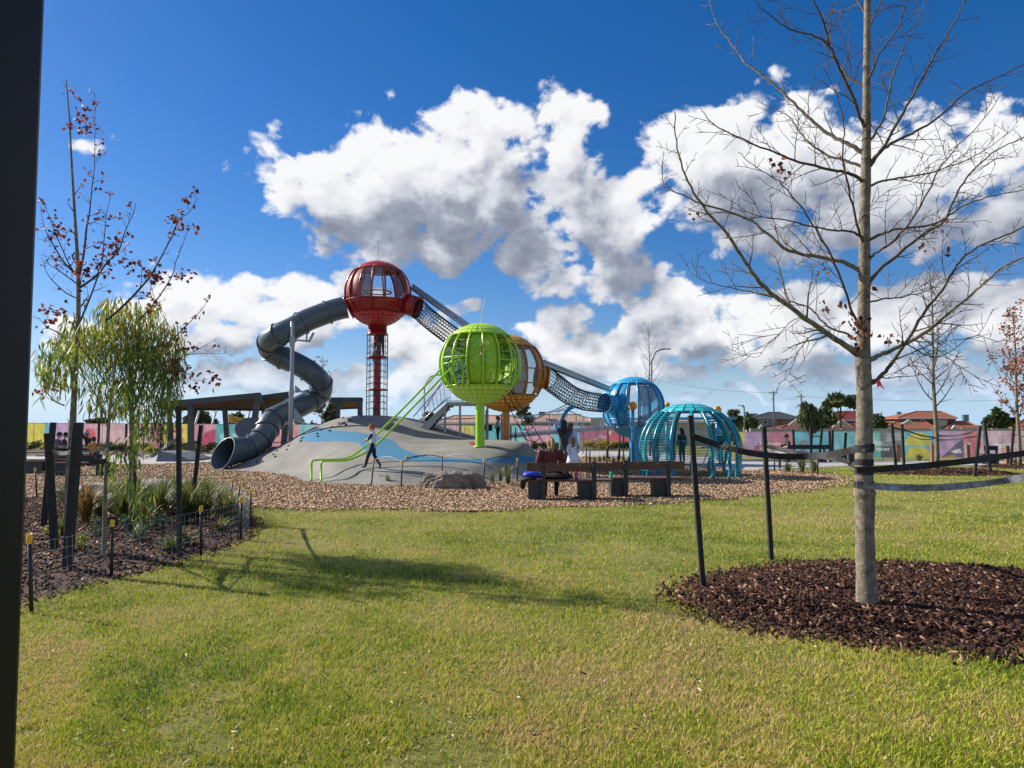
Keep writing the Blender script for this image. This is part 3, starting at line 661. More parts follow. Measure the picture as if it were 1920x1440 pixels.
# ---- tube slide
def frames(pts):
    return smooth_pts(pts, 8)
SL = [P(650, 576, 32.0), P(628, 581, 31.9), P(600, 591, 31.7), P(575, 601, 31.5), P(548, 616, 31.2), P(522, 628, 31.1), P(506, 640, 31.5), P(506, 655, 32.0), P(524, 668, 32.2), P(556, 682, 32.2), P(584, 699, 32.3), P(602, 719, 32.8), P(600, 738, 33.2), P(583, 751, 32.9), P(562, 762, 32.4), P(540, 772, 32.0), P(517, 783, 31.6), P(504, 797, 31.2), P(496, 815, 30.8), P(480, 832, 30.4), P(462, 841, 30.1), P(444, 845, 29.7), P(424, 850, 29.2), P(406, 855, 28.8)]
slide = empty('tube_slide', Vector((SL[-1].x, SL[-1].y, 0)), 'grey enclosed tube slide winding down from the red pod to the mulch', 'slide')
sp_ = frames(SL); TR = .475
nseg = 14; L = len(sp_)
cuts = [0, 12, 27, 40, 50, 58, 66, 78, 88, 96, 104, 118, 130, 140, 148, 156, 164, L-1]
def shell(pts, r, flare=None):
    b = MB(); b.tube(pts, r, 24, caps=False); return b
for i in range(len(cuts)-1):
    a_, z_ = cuts[i], min(cuts[i+1], L-1)
    if z_ <= a_: continue
    seg = sp_[a_:z_+1]
    if i == len(cuts)-2: break
    b = MB(); b.tube(seg, TR, 24, caps=False); part('tube_section', b, SLIDE, slide, True)
    b = MB(); p = sp_[z_]; t = (sp_[min(z_+1, L-1)]-sp_[z_-1]).normalized()
    b.tube([p-t*.035, p-t*.035, p+t*.035, p+t*.035], [TR, TR+.055, TR+.055, TR], 24, caps=False); part('joint_ring', b, SLIDE, slide, False)
# exit: an open trough, its lip rising back into the tube
a_ = cuts[-2]; seg = sp_[a_:]; k = len(seg); vs = []; nA = 28
end_t = (seg[-1]-seg[-2]).normalized()
for i in range(k):
    t = (seg[min(i+1, k-1)]-seg[max(i-1, 0)]).normalized(); x = t.cross(Vector((0, 0, 1))).normalized(); z = x.cross(t)
    vs.append((seg[i], x, z, t))
rim = []; inner = []
V_ = []; F_ = []
for i, (p, x, z, t) in enumerate(vs):
    s_ = i/(k-1)
    for j in range(nA+1):
        ph = 2*math.pi*j/nA; up = max(0, -math.cos(ph))            # ph = pi at the top seam
        cut = s_*1.0*(max(0, (1-math.cos(ph))/2))**1.3
        q = p+(x*math.sin(ph)-z*math.cos(ph))*(TR*(1+.16*s_*s_))-t*cut*.75-Vector((0, 0, 0))
        V_.append(q)
for i in range(k-1):
    for j in range(nA): o = i*(nA+1)+j; F_.append((o, o+1, o+nA+2, o+nA+1))
b = MB(); b.add(V_, F_); o = part('exit_trough', b, SLIDE, slide, True)
sd_ = o.modifiers.new('thickness', 'SOLIDIFY'); sd_.thickness = .03
lip = [V_[(k-1)*(nA+1)+j] for j in range(nA)]; b = MB(); b.tube(lip, .032, 7, closed=True); part('exit_lip', b, SLIDE, slide, True)
for q_ in (150, 160, 172):
    q_ = min(q_, L-4); b = MB(); p = sp_[q_]; b.beam((p.x, p.y, gh(p.x, p.y)-.03), (p.x, p.y, p.z-TR+.03), .06); part('foot', b, GPOLE, slide)
b = MB(); dc = P(476, 805, 30.6); nrm = Vector((.25, -.62, .75)).normalized(); rot = nrm.to_track_quat('Z', 'Y').to_matrix()
b.lathe([(0, -.015), (.74, -.015), (.74, .015), (0, .015)], 36, dc+Vector((0, 0, 0)), rot)
part('guard_disc', b, mat('brown_grey_disc', (.14, .125, .12), .5), slide)
b = MB()
for a_ in (1.9, 2.3, 2.45, 2.8): b.ball(dc+rot @ Vector((.55*math.cos(a_), .55*math.sin(a_), .02)), .014, 6, 4)
part('bolts', b, STEEL, slide, kind='stuff')
sp0 = P(548, 640, 30.7); b = MB(); b.tube([(sp0.x, sp0.y, 0), (sp0.x, sp0.y, P(548, 603, 30.7).z)], .088, 14); part('support_pole', b, GPOLE, slide, True)
b = MB(); b.tube([(sp0.x, sp0.y, P(0, y_, 30.7).z) for y_ in (650, 640, 640, 630)], [.1, .115, .115, .1], 14)
b.tube([(sp0.x, sp0.y, P(0, y_, 30.7).z) for y_ in (742, 735, 735, 728)], [.1, .115, .115, .1], 14); part('pole_clamp', b, GPOLE, slide)
b = MB()
for seq in ([(550, 637), (580, 640)], [(580, 640), (588, 624)], [(575, 637), (575, 622)], [(552, 735), (570, 734)], [(550, 788), (575, 795)]):
    b.beam(P(*seq[0], 30.9), P(*seq[1], 31.2), .07)
b.extr([P(551, 764, 30.9), P(571, 788, 31.2), P(571, 794, 31.2), P(551, 794, 30.9)], (0, .03, 0)); b.extr([P(553, 722, 30.9), P(565, 732, 31.2), P(553, 735, 30.9)], (0, .03, 0)); b.extr([P(551, 645, 30.9), P(551, 638, 30.9), P(558, 638, 31)], (0, .03, 0))
part('bracket', b, GPOLE, slide, kind='stuff')
# ---- stubs, nets and beams between the pods
def stub(root, a, b_, r, col):
    m = MB(); m.tube([a, b_], r, 20, caps=False); d = (b_-a).normalized(); m.tube([b_-d*.04, b_-d*.04, b_+d*.02, b_+d*.02], [r, r+.04, r+.04, r], 20, caps=False)
    o = part('entry_tube', m, col, root, True); s_ = o.modifiers.new('thickness', 'SOLIDIFY'); s_.thickness = .02; return o
red_out = P(783, 577, 31.7); stub(red, rc+(red_out-rc)*.72, red_out, .46, RED)
stub(red, rc+(P(650, 577, 32.0)-rc)*.75, P(652, 576.5, 32.0), .5, RED)
ora_in = P(880, 655, 29.6); ora_out = P(1026, 709, 28.5); stub(orange, oc+(ora_out-oc)*.7, ora_out, .42, ORA)
blu_in = P(1134, 756, 32.9); stub(blue, bc+(blu_in-bc)*.55, blu_in, .43, BLU)
def nettube(name, label, pts, r, nl, nr, rr_):
    path = smooth_pts(pts, 8); vs = []; k = len(path)
    root = empty(name, (path[k//2].x, path[k//2].y, path[k//2].z), label, 'rope tunnel'); b = MB()
    fr = []
    for i, p in enumerate(path):
        t = (path[min(i+1, k-1)]-path[max(i-1, 0)]).normalized(); x = t.cross(Vector((0, 0, 1))).normalized(); z = x.cross(t); fr.append((p, x, z))
    for j in range(nl):
        a = 2*math.pi*j/nl; b.tube([p+(x*math.cos(a)+z*math.sin(a))*r for p, x, z in fr], rr_, 4, caps=False)
    part('long_rope', b, ROPE, root, kind='stuff'); b = MB()
    for i in range(nr):
        q = i/(nr-1)*(k-1); i0 = int(q); f = q-i0; i1 = min(i0+1, k-1); p = fr[i0][0].lerp(fr[i1][0], f); x, z = fr[i0][1], fr[i0][2]
        b.tube([p+(x*math.cos(a)+z*math.sin(a))*(r*(1+.02*math.sin(a*9+i))) for a in np.linspace(0, 6.283, 19)[:-1]], rr_, 4, closed=True)
    part('hoop_rope', b, ROPE, root, kind='stuff'); return root
nettube('rope_tunnel', 'black rope net tunnel running down from the red pod behind the green one', [red_out, P(800, 594, 31.3), P(828, 616, 30.6), P(856, 636, 30.0), P(885, 652, 29.4)], .40, 18, 26, .014)
nettube('rope_tunnel', 'black rope net tunnel sagging between the orange pod and the blue pod', [ora_out, P(1046, 724, 29.3), P(1072, 742, 30.4), P(1100, 752, 31.6), P(1134, 756, 32.9)], .40, 18, 26, .014)
def beam_pair(lb, pts, r=.06):
    root = empty('support_beam', pts[0], lb, 'support beam'); b = MB(); b.tube(pts, r, 10); part('main_tube', b, STEEL, root, True)
    o = Vector((.05, -.02, .13)); b = MB(); b.tube([p+o for p in pts], r*.6, 8); part('upper_tube', b, STEEL, root, True); return root
beam_pair('sloping galvanised steel beam from the red pod above the upper rope tunnel', [P(772, 540, 31.6), P(869, 609, 29.9), P(905, 635, 29.3)], .085)
beam_pair('sloping galvanised steel beam from the orange pod down to the blue pod', [P(1018, 683, 28.3), P(1142, 732, 33.2)], .085)
# ---- rope ladder from the green ball down to the mound
rl = empty('rope_ladder', GM(1000, 852), 'black rope climbing net slanting from the green pod down to the rubber', 'rope ladder')
lines = [(P(937, 730, 24.9), GM(993, 838)), (P(948, 732, 24.7), GM(1012, 851)), (P(955, 730, 24.9), GM(1024, 838))]
lines = [(a, Vector((b_.x, min(b_.y, 25.6), gh(b_.x, min(b_.y, 25.6))))) for a, b_ in lines]
lines = [(P(937, 730, 24.9), P(993, 838, 24.6)), (P(950, 732, 24.7), P(1010, 852, 24.2)), (P(956, 730, 24.9), P(1028, 846, 24.8))]
for a, b_ in lines: m = MB(); m.tube([a, b_], .014, 5); part('long_rope', m, ROPE, rl)
for t in (.25, .42, .6, .78):
    m = MB(); pts = []
    for (a, b_), dt in zip(lines, (0, .02, 0)): pts.append(a.lerp(b_, t+dt))
    m.tube(smooth_pts([pts[0], pts[0].lerp(pts[1], .5)-Vector((0, 0, .07)), pts[1], pts[1].lerp(pts[2], .5)-Vector((0, 0, .07)), pts[2]], 4), .014, 5); part('cross_rope', m, ROPE, rl)
b = MB(); b.extr([GM(951-60, 833)+Vector((0, 0, .0)), GM(880, 831)+Vector((0, 0, 0)), GM(880, 834)+Vector((0, 0, .0)), GM(891, 836)+Vector((0, 0, 0))], (0, 0, .06))
top('red_scooter_toy', b, RED, 'small red toy lying on the rubber left of the green post', 'toy')
# ---- stairs, landing and rails behind the balls
st = empty('access_stair', P(800, 815, 29.5), 'dark grey steel stair and landing leading up to the orange pod', 'stair')
A = P(786, 803, 29.6); B = P(839, 754, 29.6)
for dy in (0, 1.0):
    b = MB(); o = Vector((0, dy, 0)); b.extr([A+o, B+o, B+o-Vector((0, 0, .26)), A+o+Vector((.22, 0, -.22))], (0, .05, 0)); part('stringer', b, GPOLE if dy == 0 else DGREY, st)
for i in range(8):
    t = (i+.4)/8; p = A.lerp(B, t); b = MB(); b.box((p.x+.12, p.y+.52, p.z-.1), (.26, .94, .03)); part('tread', b, DGREY, st)
    if i: b = MB(); b.box((p.x+.24, p.y+.52, p.z-.01), (.012, .94, .16)); part('riser', b, DGREY, st)
L0 = P(837, 757, 29.6); L1 = P(925, 757, 29.6); b = MB(); b.box(((L0.x+L1.x)/2, L0.y+.52, L0.z-.0), (L1.x-L0.x, 1.1, .13)); part('landing', b, GPOLE, st)
for px in (834.5, 862.5, 914): 
    for dy in (0, 1.0):
        p = P(px, 757, 29.6+dy); b = MB(); b.beam((p.x, p.y, gh(p.x, p.y)-.1), (p.x, p.y, L0.z-.06), .085); part('post', b, GPOLE, st)
def railing(root, top_pts, bot_pts, nb, r=.014, tr=.024, mt=STEEL):
    b = MB(); b.tube(top_pts, tr, 6); part('handrail', b, mt, root, True); b = MB(); b.tube(bot_pts, tr*.8, 6); part('bottom_rail', b, mt, root, True)
    def at(pts, t):
        q = t*(len(pts)-1); i = min(int(q), len(pts)-2); return Vector(pts[i]).lerp(Vector(pts[i+1]), q-i)
    for k in range(nb):
        t = k/(nb-1); b = MB(); b.beam(at(bot_pts, t), at(top_pts, t), r*1.3); part('baluster', b, mt, root)
railing(st, [P(775, 781, 29.5), P(831, 718, 29.5)], [P(782, 797, 29.5), P(834, 750, 29.5)], 9, .01)
railing(st, [P(796, 768, 30.6), P(838, 700, 30.6)], [P(799, 782, 30.6), P(843, 745, 30.6)], 7, .01)
railing(st, [P(838, 686, 30.4), P(838, 687, 30.4), P(870, 688, 30.4)], [P(838, 753, 30.4), P(838, 752, 30.4), P(870, 752, 30.4)], 6, .01)
bal = empty('balustrade', P(860, 830, 31), 'low grey steel balustrade behind the mound below the landing', 'railing')
railing(bal, [P(827, 786, 31), P(895, 784, 31)], [P(827, 821, 31), P(895, 821, 31)], 15, .012)
for px in (834, 862.5, 895): b = MB(); b.beam(P(px, 784, 31), P(px, 830, 31), .07); part('post', b, GPOLE, bal)
bal2 = empty('balustrade', P(930, 830, 31), 'row of slim dark uprights beside the orange post', 'railing')
for px, y0, y1 in ((911.5, 769, 832), (940, 775, 832), (946, 800, 832), (950, 795, 832), (958, 799, 830), (967, 801, 828)):
    b = MB(); b.beam(P(px, y0, 30.8), P(px, y1, 30.8), .055); part('post', b, DGREY if px != 940 else GPOLE, bal2)
# ---- suspension bridge
br = empty('rope_bridge', P(1050, 812, 32), 'grey steel walkway bridge with slim balusters leading to the blue pod', 'bridge')
deck = smooth_pts([P(945, 818, 31.2), P(1000, 813, 31.6), P(1060, 808, 32.2), P(1110, 804, 32.9), P(1150, 800, 33.4)], 5)
b = MB(); n_ = len(deck); vs = []
for p in deck:
    for dy, dz in ((-.5, -.1), (-.5, .06), (.5, .06), (.5, -.1)): vs.append(p+Vector((0, dy, dz)))
fs = []
for i in range(n_-1):
    for j in range(4): fs.append((i*4+j, i*4+(j+1) % 4, i*4+4+(j+1) % 4, i*4+4+j))
fs += [(3, 2, 1, 0), tuple(4*(n_-1)+j for j in range(4))]
b.add(vs, fs); part('deck', b, mat('worn_galvanised_edge', (.42, .43, .45), .5, .35, var=.25, vs=5), br)
h1 = smooth_pts([P(950, 780, 30.7), P(985, 780, 30.9), P(1015, 776, 31.1), P(1040, 769, 31.4), P(1062, 758, 31.7)], 4)
d1 = [P(950, 813, 30.7), P(1062, 803, 31.7)]
railing(br, h1, [P(950, 813, 30.7), P(980, 811, 30.9), P(1010, 808.5, 31.2), P(1035, 806, 31.4), P(1062, 804, 31.7)], 19, .012)
h2 = smooth_pts([P(1042, 773, 32.2), P(1062, 769, 32.3), P(1090, 780, 32.6), P(1110, 784, 32.9), P(1134, 783, 33.2)], 4)
railing(br, h2, [P(1042, 806, 32.2), P(1065, 804, 32.3), P(1090, 803, 32.6), P(1112, 801, 32.9), P(1136, 799, 33.2)], 20, .012)
h3 = smooth_pts([P(960, 783, 31.8), P(1010, 780, 32.2), P(1045, 770, 32.6), P(1068, 762, 32.8)], 4); b = MB(); b.tube(h3, .02, 6); part('handrail', b, STEEL, br, True)
b = MB(); b.tube(smooth_pts([P(1130, 775, 33), P(1133, 788, 33), P(1142, 800, 33), P(1152, 806, 33)], 5), .03, 6); part('end_hoop', b, STEEL, br, True)
for px, y0 in ((1030, 777), (1080, 777), (1093, 783), (1140, 805), (1162, 812), (1169, 815)):
    b = MB(); b.beam(P(px, y0, 33), P(px, 858 if px > 1130 else 850, 33), .05); part('post', b, STEEL if px < 1100 else DGREY, br)
b = MB(); pts_ = smooth_pts([P(1051.5, 862, 29), P(1052, 840, 29), P(1052, 800, 29), P(1055, 785, 29), P(1062, 772, 29), P(1070, 765, 29), P(1078, 762, 29)], 5); b.tube(pts_, .075, 10)
top('blue_arch_pole', b, BLU, 'bright blue bent pole beside the bridge, behind the seated woman', 'pole', smooth=True)
# ---- teal dome climber
DC = Vector(((1291-960)/FPX*25.0, 25.0, 0)); dome = empty('teal_dome_climber', DC, 'open teal dome climber with curved ribs and thin ring wires on the mulch', 'dome climber')
zt = P(0, 757, 25).z; prof = [(1.60, 0.0), (1.60, .35), (1.64, .65), (1.66, .95), (1.62, 1.25), (1.50, 1.55), (1.30, 1.85), (.98, 2.13), (.72, 2.28), (.40, 2.39), (.0, zt)]
def prof_r(z):
    for (r0, z0), (r1, z1) in zip(prof, prof[1:]):
        if z0 <= z <= z1: return r0+(r1-r0)*(z-z0)/(z1-z0)
    return 0
def dpt(az, z, k=0): a = R(az); r_ = prof_r(z)+k; return DC+Vector((r_*math.sin(a), -r_*math.cos(a), z))
b = MB(); nj = 32; vs = []
for (r_, z_) in [(.98, 2.13), (.86, 2.21), (.72, 2.28), (.56, 2.34), (.40, 2.39), (.2, 2.43), (0.001, zt)]:
    for j in range(nj): a = 2*math.pi*j/nj; vs.append(DC+Vector((r_*math.sin(a), -r_*math.cos(a), z_)))
b.add(vs, [(i*nj+j, i*nj+(j+1) % nj, (i+1)*nj+(j+1) % nj, (i+1)*nj+j) for i in range(6) for j in range(nj)]); o = part('cap_shell', b, TEAL, dome, True); o.modifiers.new('thickness', 'SOLIDIFY').thickness = .02
b = MB()
for i, (r0, z0, r1, z1) in enumerate([(.95, 2.16, .80, 2.255), (.77, 2.27, .60, 2.335), (.57, 2.35, .38, 2.405)]):
    for j in range(16):
        a0 = 2*math.pi*(j+.1)/16; a1 = 2*math.pi*(j+.9)/16
        b.extr([DC+Vector((r_*math.sin(a), -r_*math.cos(a), z_+.006)) for r_, z_, a in ((r0, z0, a0), (r0, z0, a1), (r1, z1, a1), (r1, z1, a0))], (0, 0, .006))
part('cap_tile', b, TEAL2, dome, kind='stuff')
ribs = [-84, -70, -55, -33, -8, 12, 36, 52, 75, 92, 118, 140, 162, 185, 208, 232, 255]
for az in ribs:
    wav = .05*math.sin(az)
    b = MB(); b.tube(smooth_pts([dpt(az+wob, z) for z, wob in ((0, 0), (.3, 2.5), (.6, 0), (.95, 0), (1.25, 0), (1.55, 0), (1.85, 0), (2.13, 0))], 3), .058, 8); part('rib', b, TEAL, dome, True)
for z in list(np.arange(.22, 1.2, .055))+list(np.arange(1.2, 2.12, .078)):
    zz = float(z)
    for (a0, a1) in (((-92, -33), (52, 100), (118, 208)) if zz < 1.2 else ((-100, -33), (12, 36), (75, 140), (185, 255))):
        b = MB(); b.tube([dpt(a, zz, .03) for a in np.linspace(a0, a1, 9)], .0115, 4, caps=False); part('ring_wire', b, TEAL, dome)
for z in (1.1, 1.35, 1.6, 1.85):
    b = MB(); b.tube([dpt(a, z, -.02) for a in np.linspace(100, 255, 14)], .009, 4, caps=False); part('ring_wire', b, TEAL, dome)
# ---- second blue structure behind, with yellow balls on poles
def ballpole(px, py, rpx, d, lb, y1, rp=.1):
    c = P(px, py, d); root = empty('ball_topped_pole', (c.x, c.y, 0), lb, 'ball pole'); b = MB(); b.ball(c, rpx*d/FPX, 20, 14); part('ball', b, YEL, root, True)
    b = MB(); b.tube([(c.x, c.y, 0), (c.x, c.y, c.z-rpx*d/FPX+.02)], rp, 12); part('pole', b, BLU, root, True); return root
ballpole(1186.5, 761, 8.2, 32.3, 'yellow orange ball on a blue pole in front of the blue pod', 0, .07)
ballpole(1344.5, 769, 8.2, 37, 'yellow orange ball on a blue pole right of the teal dome top', 0, .1)
ballpole(1251, 759, 5.2, 40, 'smaller yellow orange ball on a pole between blue pod and teal dome', 0, .06)
sh = empty('blue_canopy', P(1300, 870, 38), 'blue flat topped play shelter on poles seen behind the teal dome', 'canopy')
b = MB(); p = P(1305, 785, 38.5); b.box((p.x, p.y, p.z), (3.4, 2.4, .12)); part('roof', b, BLU, sh)
b = MB(); p = P(1322, 767, 38.5); b.box((p.x, p.y, p.z), (1.2, .6, .1)); part('top_plate', b, BLU, sh)
for px in (1250, 1344): b = MB(); p = P(px, 785, 38.5); b.tube([(p.x, p.y, 0), (p.x, p.y, p.z)], .07, 8); part('post', b, BLU, sh, True)
for i, (px, py) in enumerate([(1250, 850), (1335, 862)]):
    b = MB(); c0 = G(px, py+8); 
    for s_ in (-1, 1): b.tube([c0+Vector((s_*.4, 0, 0)), c0+Vector((0, 0, 1.1))], .025, 6)
    b.tube([c0+Vector((-.5, 0, .75)), c0+Vector((.5, 0, .8))], .05, 6)
    top('seesaw_frame', b, STEEL, ['grey A shaped tube frame inside the view of the dome', 'second grey tube frame behind the right ribs of the dome'][i], 'play frame')
# climbing holds on the mound
HOLD = mat('black_hold', (.02, .02, .022), .5); rr = random.Random(2)
for i, (px, py) in enumerate([(643,784),(634.5,794),(648,798),(657,789),(678,783),(622,802),(602,807),(618,808.5),(594,814),(596,819),(566,822),(564,828),(540,837),(537,844),(519,846),(512,853),(516,857),(482,867),(492,867)]):
    p = GM(px, py); b = MB()
    if p.y > 45: continue
    b.ball((0, 0, .01), (.055+.015*rr.random(), .035, .04), 8, 5, Euler((rr.random()*.3, .2, rr.random()*3)).to_matrix()); b.ball((.04, 0, .015), (.035, .03, .035), 7, 4)
    o = top('climbing_hold', b, HOLD, None, 'climbing hold', 'black climbing holds up the left flank of the rubber mound', smooth=True); o.location = p
    o['label'] = 'small black bolt on climbing hold on the left flank of the rubber mound'
# ================================================================ things near the viewer
BLACKT = mat('black_stained_timber', (.022, .021, .02), .75, var=.3, vs=14, bump=.5, bs=70)
STRAP = mat('black_webbing', (.02, .02, .021), .75, var=.3, vs=40); STRAPG = mat('dusty_grey_webbing', (.05, .052, .056), .6, col2=(.42, .43, .45), vs=14, detail=6)
YCAP = mat('yellow_plastic_cap', (.85, .46, .015), .45); BPOST = mat('black_plastic_post', (.015, .015, .016), .5)
WIRE = mat('galvanised_wire', (.42, .43, .44), .45, .6)
# dark shelter column at the left edge
COLM = mat('dark_column_paint', (.006, .0065, .007), .5, var=.08, vs=3, spec=.25)
x1, y1, x0, y0 = -.6405, 1.00, -.78, .86; k = .012; b = MB()
out = [(x0+k, y0), (x1-k, y0), (x1, y0+k), (x1, y1-k*1.2), (x1-k*.35, y1-k*.35), (x1-k*1.2, y1), (x0+k, y1), (x0, y1-k), (x0, y0+k)]
colr = empty('shelter_column', (x1, y1, 0), 'dark steel column filling the left edge of the view', 'column')
b.extr([(x, y, 0) for x, y in out], (0, 0, 3.4)); part('shaft', b, COLM, colr)
b = MB(); b.box(((x0+x1)/2, (y0+y1)/2, .006), (.26, .26, .012)); part('base_plate', b, COLM, colr)

# ---- tree stakes and straps
stk_n = 0
def stake(bpx, tpx, d, lb, w=.055, dt=0.0, bz=None, grp='stakes round the young trees'):
    z = 0 if bz is None else bz
    a = P(bpx[0], bpx[1], d); a = Vector((a.x, d, bedh(a.x, d)-.12)); t = P(tpx[0], tpx[1], d+dt)
    b = MB(); b.beam(a, t, w, w, up=Vector((0, 1, 0))); o = top('tree_stake', b, BLACKT, lb, 'stake', grp, org=a)
    m = o.modifiers.new('edge', 'BEVEL'); m.width = .004; m.segments = 1; return a, t
def dpx(py, z=0.0): return G(960, py, z).y
def strap(pts, wid, m, lb, wrap=None, grp='straps tying the young trees to their stakes'):
    """A webbing band set on edge: real width, 2.5 mm thick; pts = (px, py, d)."""
    q = smooth_pts([P(*p) for p in pts], 8); b = MB(); vs = []; k = len(q)
    for i, p in enumerate(q):
        t = (q[min(i+1, k-1)]-q[max(i-1, 0)]).normalized(); n = t.cross(Vector((0, 0, 1))).normalized(); u = n.cross(t)
        tw = .35*math.sin(i*.55)+.15*math.sin(i*1.7); u2 = u*math.cos(tw)+n*math.sin(tw); n2 = n*math.cos(tw)-u*math.sin(tw)
        for s1, s2 in ((-1, -1), (1, -1), (1, 1), (-1, 1)): vs.append(p+u2*(s1*wid/2)+n2*(s2*.0013))
    fs = [(i*4+j, i*4+(j+1) % 4, i*4+4+(j+1) % 4, i*4+4+j) for i in range(k-1) for j in range(4)]+[(3, 2, 1, 0), tuple(4*(k-1)+j for j in range(4))]
    b.add(vs, fs); return top('tree_strap', b, m, lb, 'strap', grp)
def wrap(px, py, d, r, h, m, lb):
    c = P(px, py, d); b = MB(); b.lathe([(r, -h/2), (r+.004, -h/2), (r+.004, h/2), (r, h/2)], 20, c); return top('trunk_band', b, m, lb, 'strap', 'bands wrapped round the near trunk')
D1 = dpx(1135, .1)
stake((1320, 1093), (1294, 779), dpx(1096, .06), 'black timber stake leaning at the left of the near bark bed', .05, .06)
stake((1447, 1042), (1432, 800), 9.2, 'upright black timber stake at the back of the near bark bed', .052)
stake((2060, 1170), (2030, 770), 6.4, 'black timber stake just outside the right edge of the frame', .05)
stake((1985, 1100), (1975, 780), 8.0, 'farther black timber stake outside the right edge', .05)
ds1 = dpx(1096, .06); TD = D1
strap([(1296, 817, ds1), (1340, 832, ds1-.05), (1400, 848, ds1-.25), (1470, 856, 7.3), (1540, 854, 7.1), (1605, 843, TD), (1640, 838, TD-.08)], .062, STRAP, 'black sagging strap from the leaning stake across to the near trunk')
strap([(1434, 836, 9.2), (1470, 844, 8.8), (1530, 855, 8.0), (1575, 862, 7.5), (1603, 874, TD+.05)], .05, STRAP, 'second black strap from the rear stake sagging down to the near trunk')
strap([(1434, 843, 9.22), (1470, 850, 8.8), (1530, 857, 8.1), (1580, 862, 7.5), (1606, 880, TD+.05)], .035, STRAPG, 'grey strap just under the black one from the rear stake')
strap([(1606, 882, TD-.1), (1700, 876, TD-.12), (1800, 866, TD-.2), (1920, 850, 6.5), (2040, 832, 6.4)], .055, STRAP, 'taut black strap from the near trunk out of the frame to the right')
strap([(1606, 908, TD-.1), (1680, 914, TD-.1), (1760, 914, TD-.15), (1850, 906, 6.7), (1930, 893, 6.6), (2040, 872, 6.4)], .06, STRAPG, 'dusty grey strap hanging lowest, from the near trunk out to the right')

# ---- branching
BARKT = mat('pale_tree_bark', (.33, .275, .20), .85, col2=(.10, .08, .055), vs=14, bump=.8, bs=45, detail=7)
TWIG = mat('brown_twig_bark', (.095, .068, .048), .8, var=.35, vs=12)
BARKD = mat('dark_twig_bark', (.075, .055, .045), .85, var=.3, vs=20)
DRYL = mat('rust_brown_dry_leaf', (.2, .07, .03), .8, attr=[(.07, .022, .015), (.17, .05, .03), (.33, .11, .05)], trans=.25)
def rdir(rr): v = Vector((rr.gauss(0, 1), rr.gauss(0, 1), rr.gauss(0, 1))); return v.normalized()
def twigs(mb, path, rad, rr, depth, L, every, up=.25, tips=None, ang=.9, start=.15):
    """Side shoots along a limb, each with its own slightly kinked course."""
    tot = sum((path[i+1]-path[i]).length for i in range(len(path)-1)); acc = 0; nxt = tot*start
    for i in range(len(path)-1):
        seg = path[i+1]-path[i]; sl = seg.length
        while acc+sl > nxt:
            f = (nxt-acc)/sl; p = path[i]+seg*f; s_ = nxt/tot; t = seg.normalized()
            o = rdir(rr); o = (o-t*o.dot(t)).normalized(); d = (t*math.cos(ang)+o*math.sin(ang)+Vector((0, 0, up))).normalized()
            r0 = rad[min(i, len(rad)-1)]*.45; ll = L*(1.1-.6*s_)*rr.uniform(.45, 1.25); n = max(3, int(ll/.12)); q = [p]; dd = d
            for k in range(n):
                dd = (dd+rdir(rr)*.22+Vector((0, 0, up*.22))).normalized(); q.append(q[-1]+dd*ll/n)
            r0 = max(r0, .003); rr_ = [max(r0*(1-.7*k/n), .002) for k in range(n+1)]; mb.tube(q, rr_, 4, caps=False)
            if tips is not None: tips.append((q[-1], dd)); tips.append((q[len(q)//2], dd))
            if depth > 0: twigs(mb, q, rr_, rr, depth-1, ll*.5, every*.7, up, tips, ang, .25)
            nxt += every*rr.uniform(.5, 1.5)
        acc += sl
def leaves_np(pts, ln, wd, rr_seed, droop=.3, tintf=None, long=False):
    r_ = np.random.default_rng(rr_seed); n = len(pts); P_ = np.array(pts, float).reshape(-1, 3)
    a = r_.random(n)*6.283; e = -droop+r_.normal(size=n)*.5 if not long else -1.25+r_.normal(size=n)*.28
    d = np.stack([np.cos(a)*np.cos(e), np.sin(a)*np.cos(e), np.sin(e)], -1); u = np.cross(d, r_.normal(size=(n, 3))); u /= np.linalg.norm(u, axis=1)[:, None]+1e-9
    nn = np.cross(d, u); L = (ln*(.55+.8*r_.random(n)))[:, None]; Wd = (wd*(.7+.6*r_.random(n)))[:, None]
    if long:
        c = (r_.random(n)*.3)[:, None]; S = [(0, .25, 0), (.3, 1, .5), (.65, .85, .85), (1, .05, 0)]
        V = []
        for (t, w_, b_) in S: m = P_+d*L*t+nn*L*c*b_*.5; V += [m-u*Wd*w_/2, m+u*Wd*w_/2]
        V = np.stack(V, 1); f = np.array([[0, 1, 3, 2], [2, 3, 5, 4], [4, 5, 7, 6]]); return V.reshape(-1, 3), (np.arange(n)[:, None, None]*8+f[None]).reshape(-1, 4), 8
    curl = nn*L*.22
    V = np.stack([P_, P_+d*L*.45-u*Wd*.55+curl, P_+d*L, P_+d*L*.45+u*Wd*.55+curl*.6, P_+d*L*.6-u*Wd*.2-curl*.2, P_+d*L*.3+u*Wd*.8], 1)
    f = np.array([[0, 1, 4, 0], [1, 2, 4, 1]]); f = np.array([[0, 1, 4, 5], [4, 2, 3, 5]])
    return V.reshape(-1, 3), (np.arange(n)[:, None, None]*6+f[None]).reshape(-1, 4), 6
def cluster_leaves(root, name, centers, per, spread, ln, wd, seed, m, **kw):
    r_ = random.Random(seed); pts = []
    for c in centers:
        for _ in range(per): pts.append((c[0]+r_.gauss(0, spread), c[1]+r_.gauss(0, spread), c[2]+r_.gauss(0, spread)))
    V, F, k = leaves_np(pts, ln, wd, seed, **kw); t = np.random.default_rng(seed).random(len(pts))
    o = nptop(name, V, F, m, tint=np.repeat(t, k), parent=root, kind='stuff'); o.location = -Vector(world_loc(root)); return o
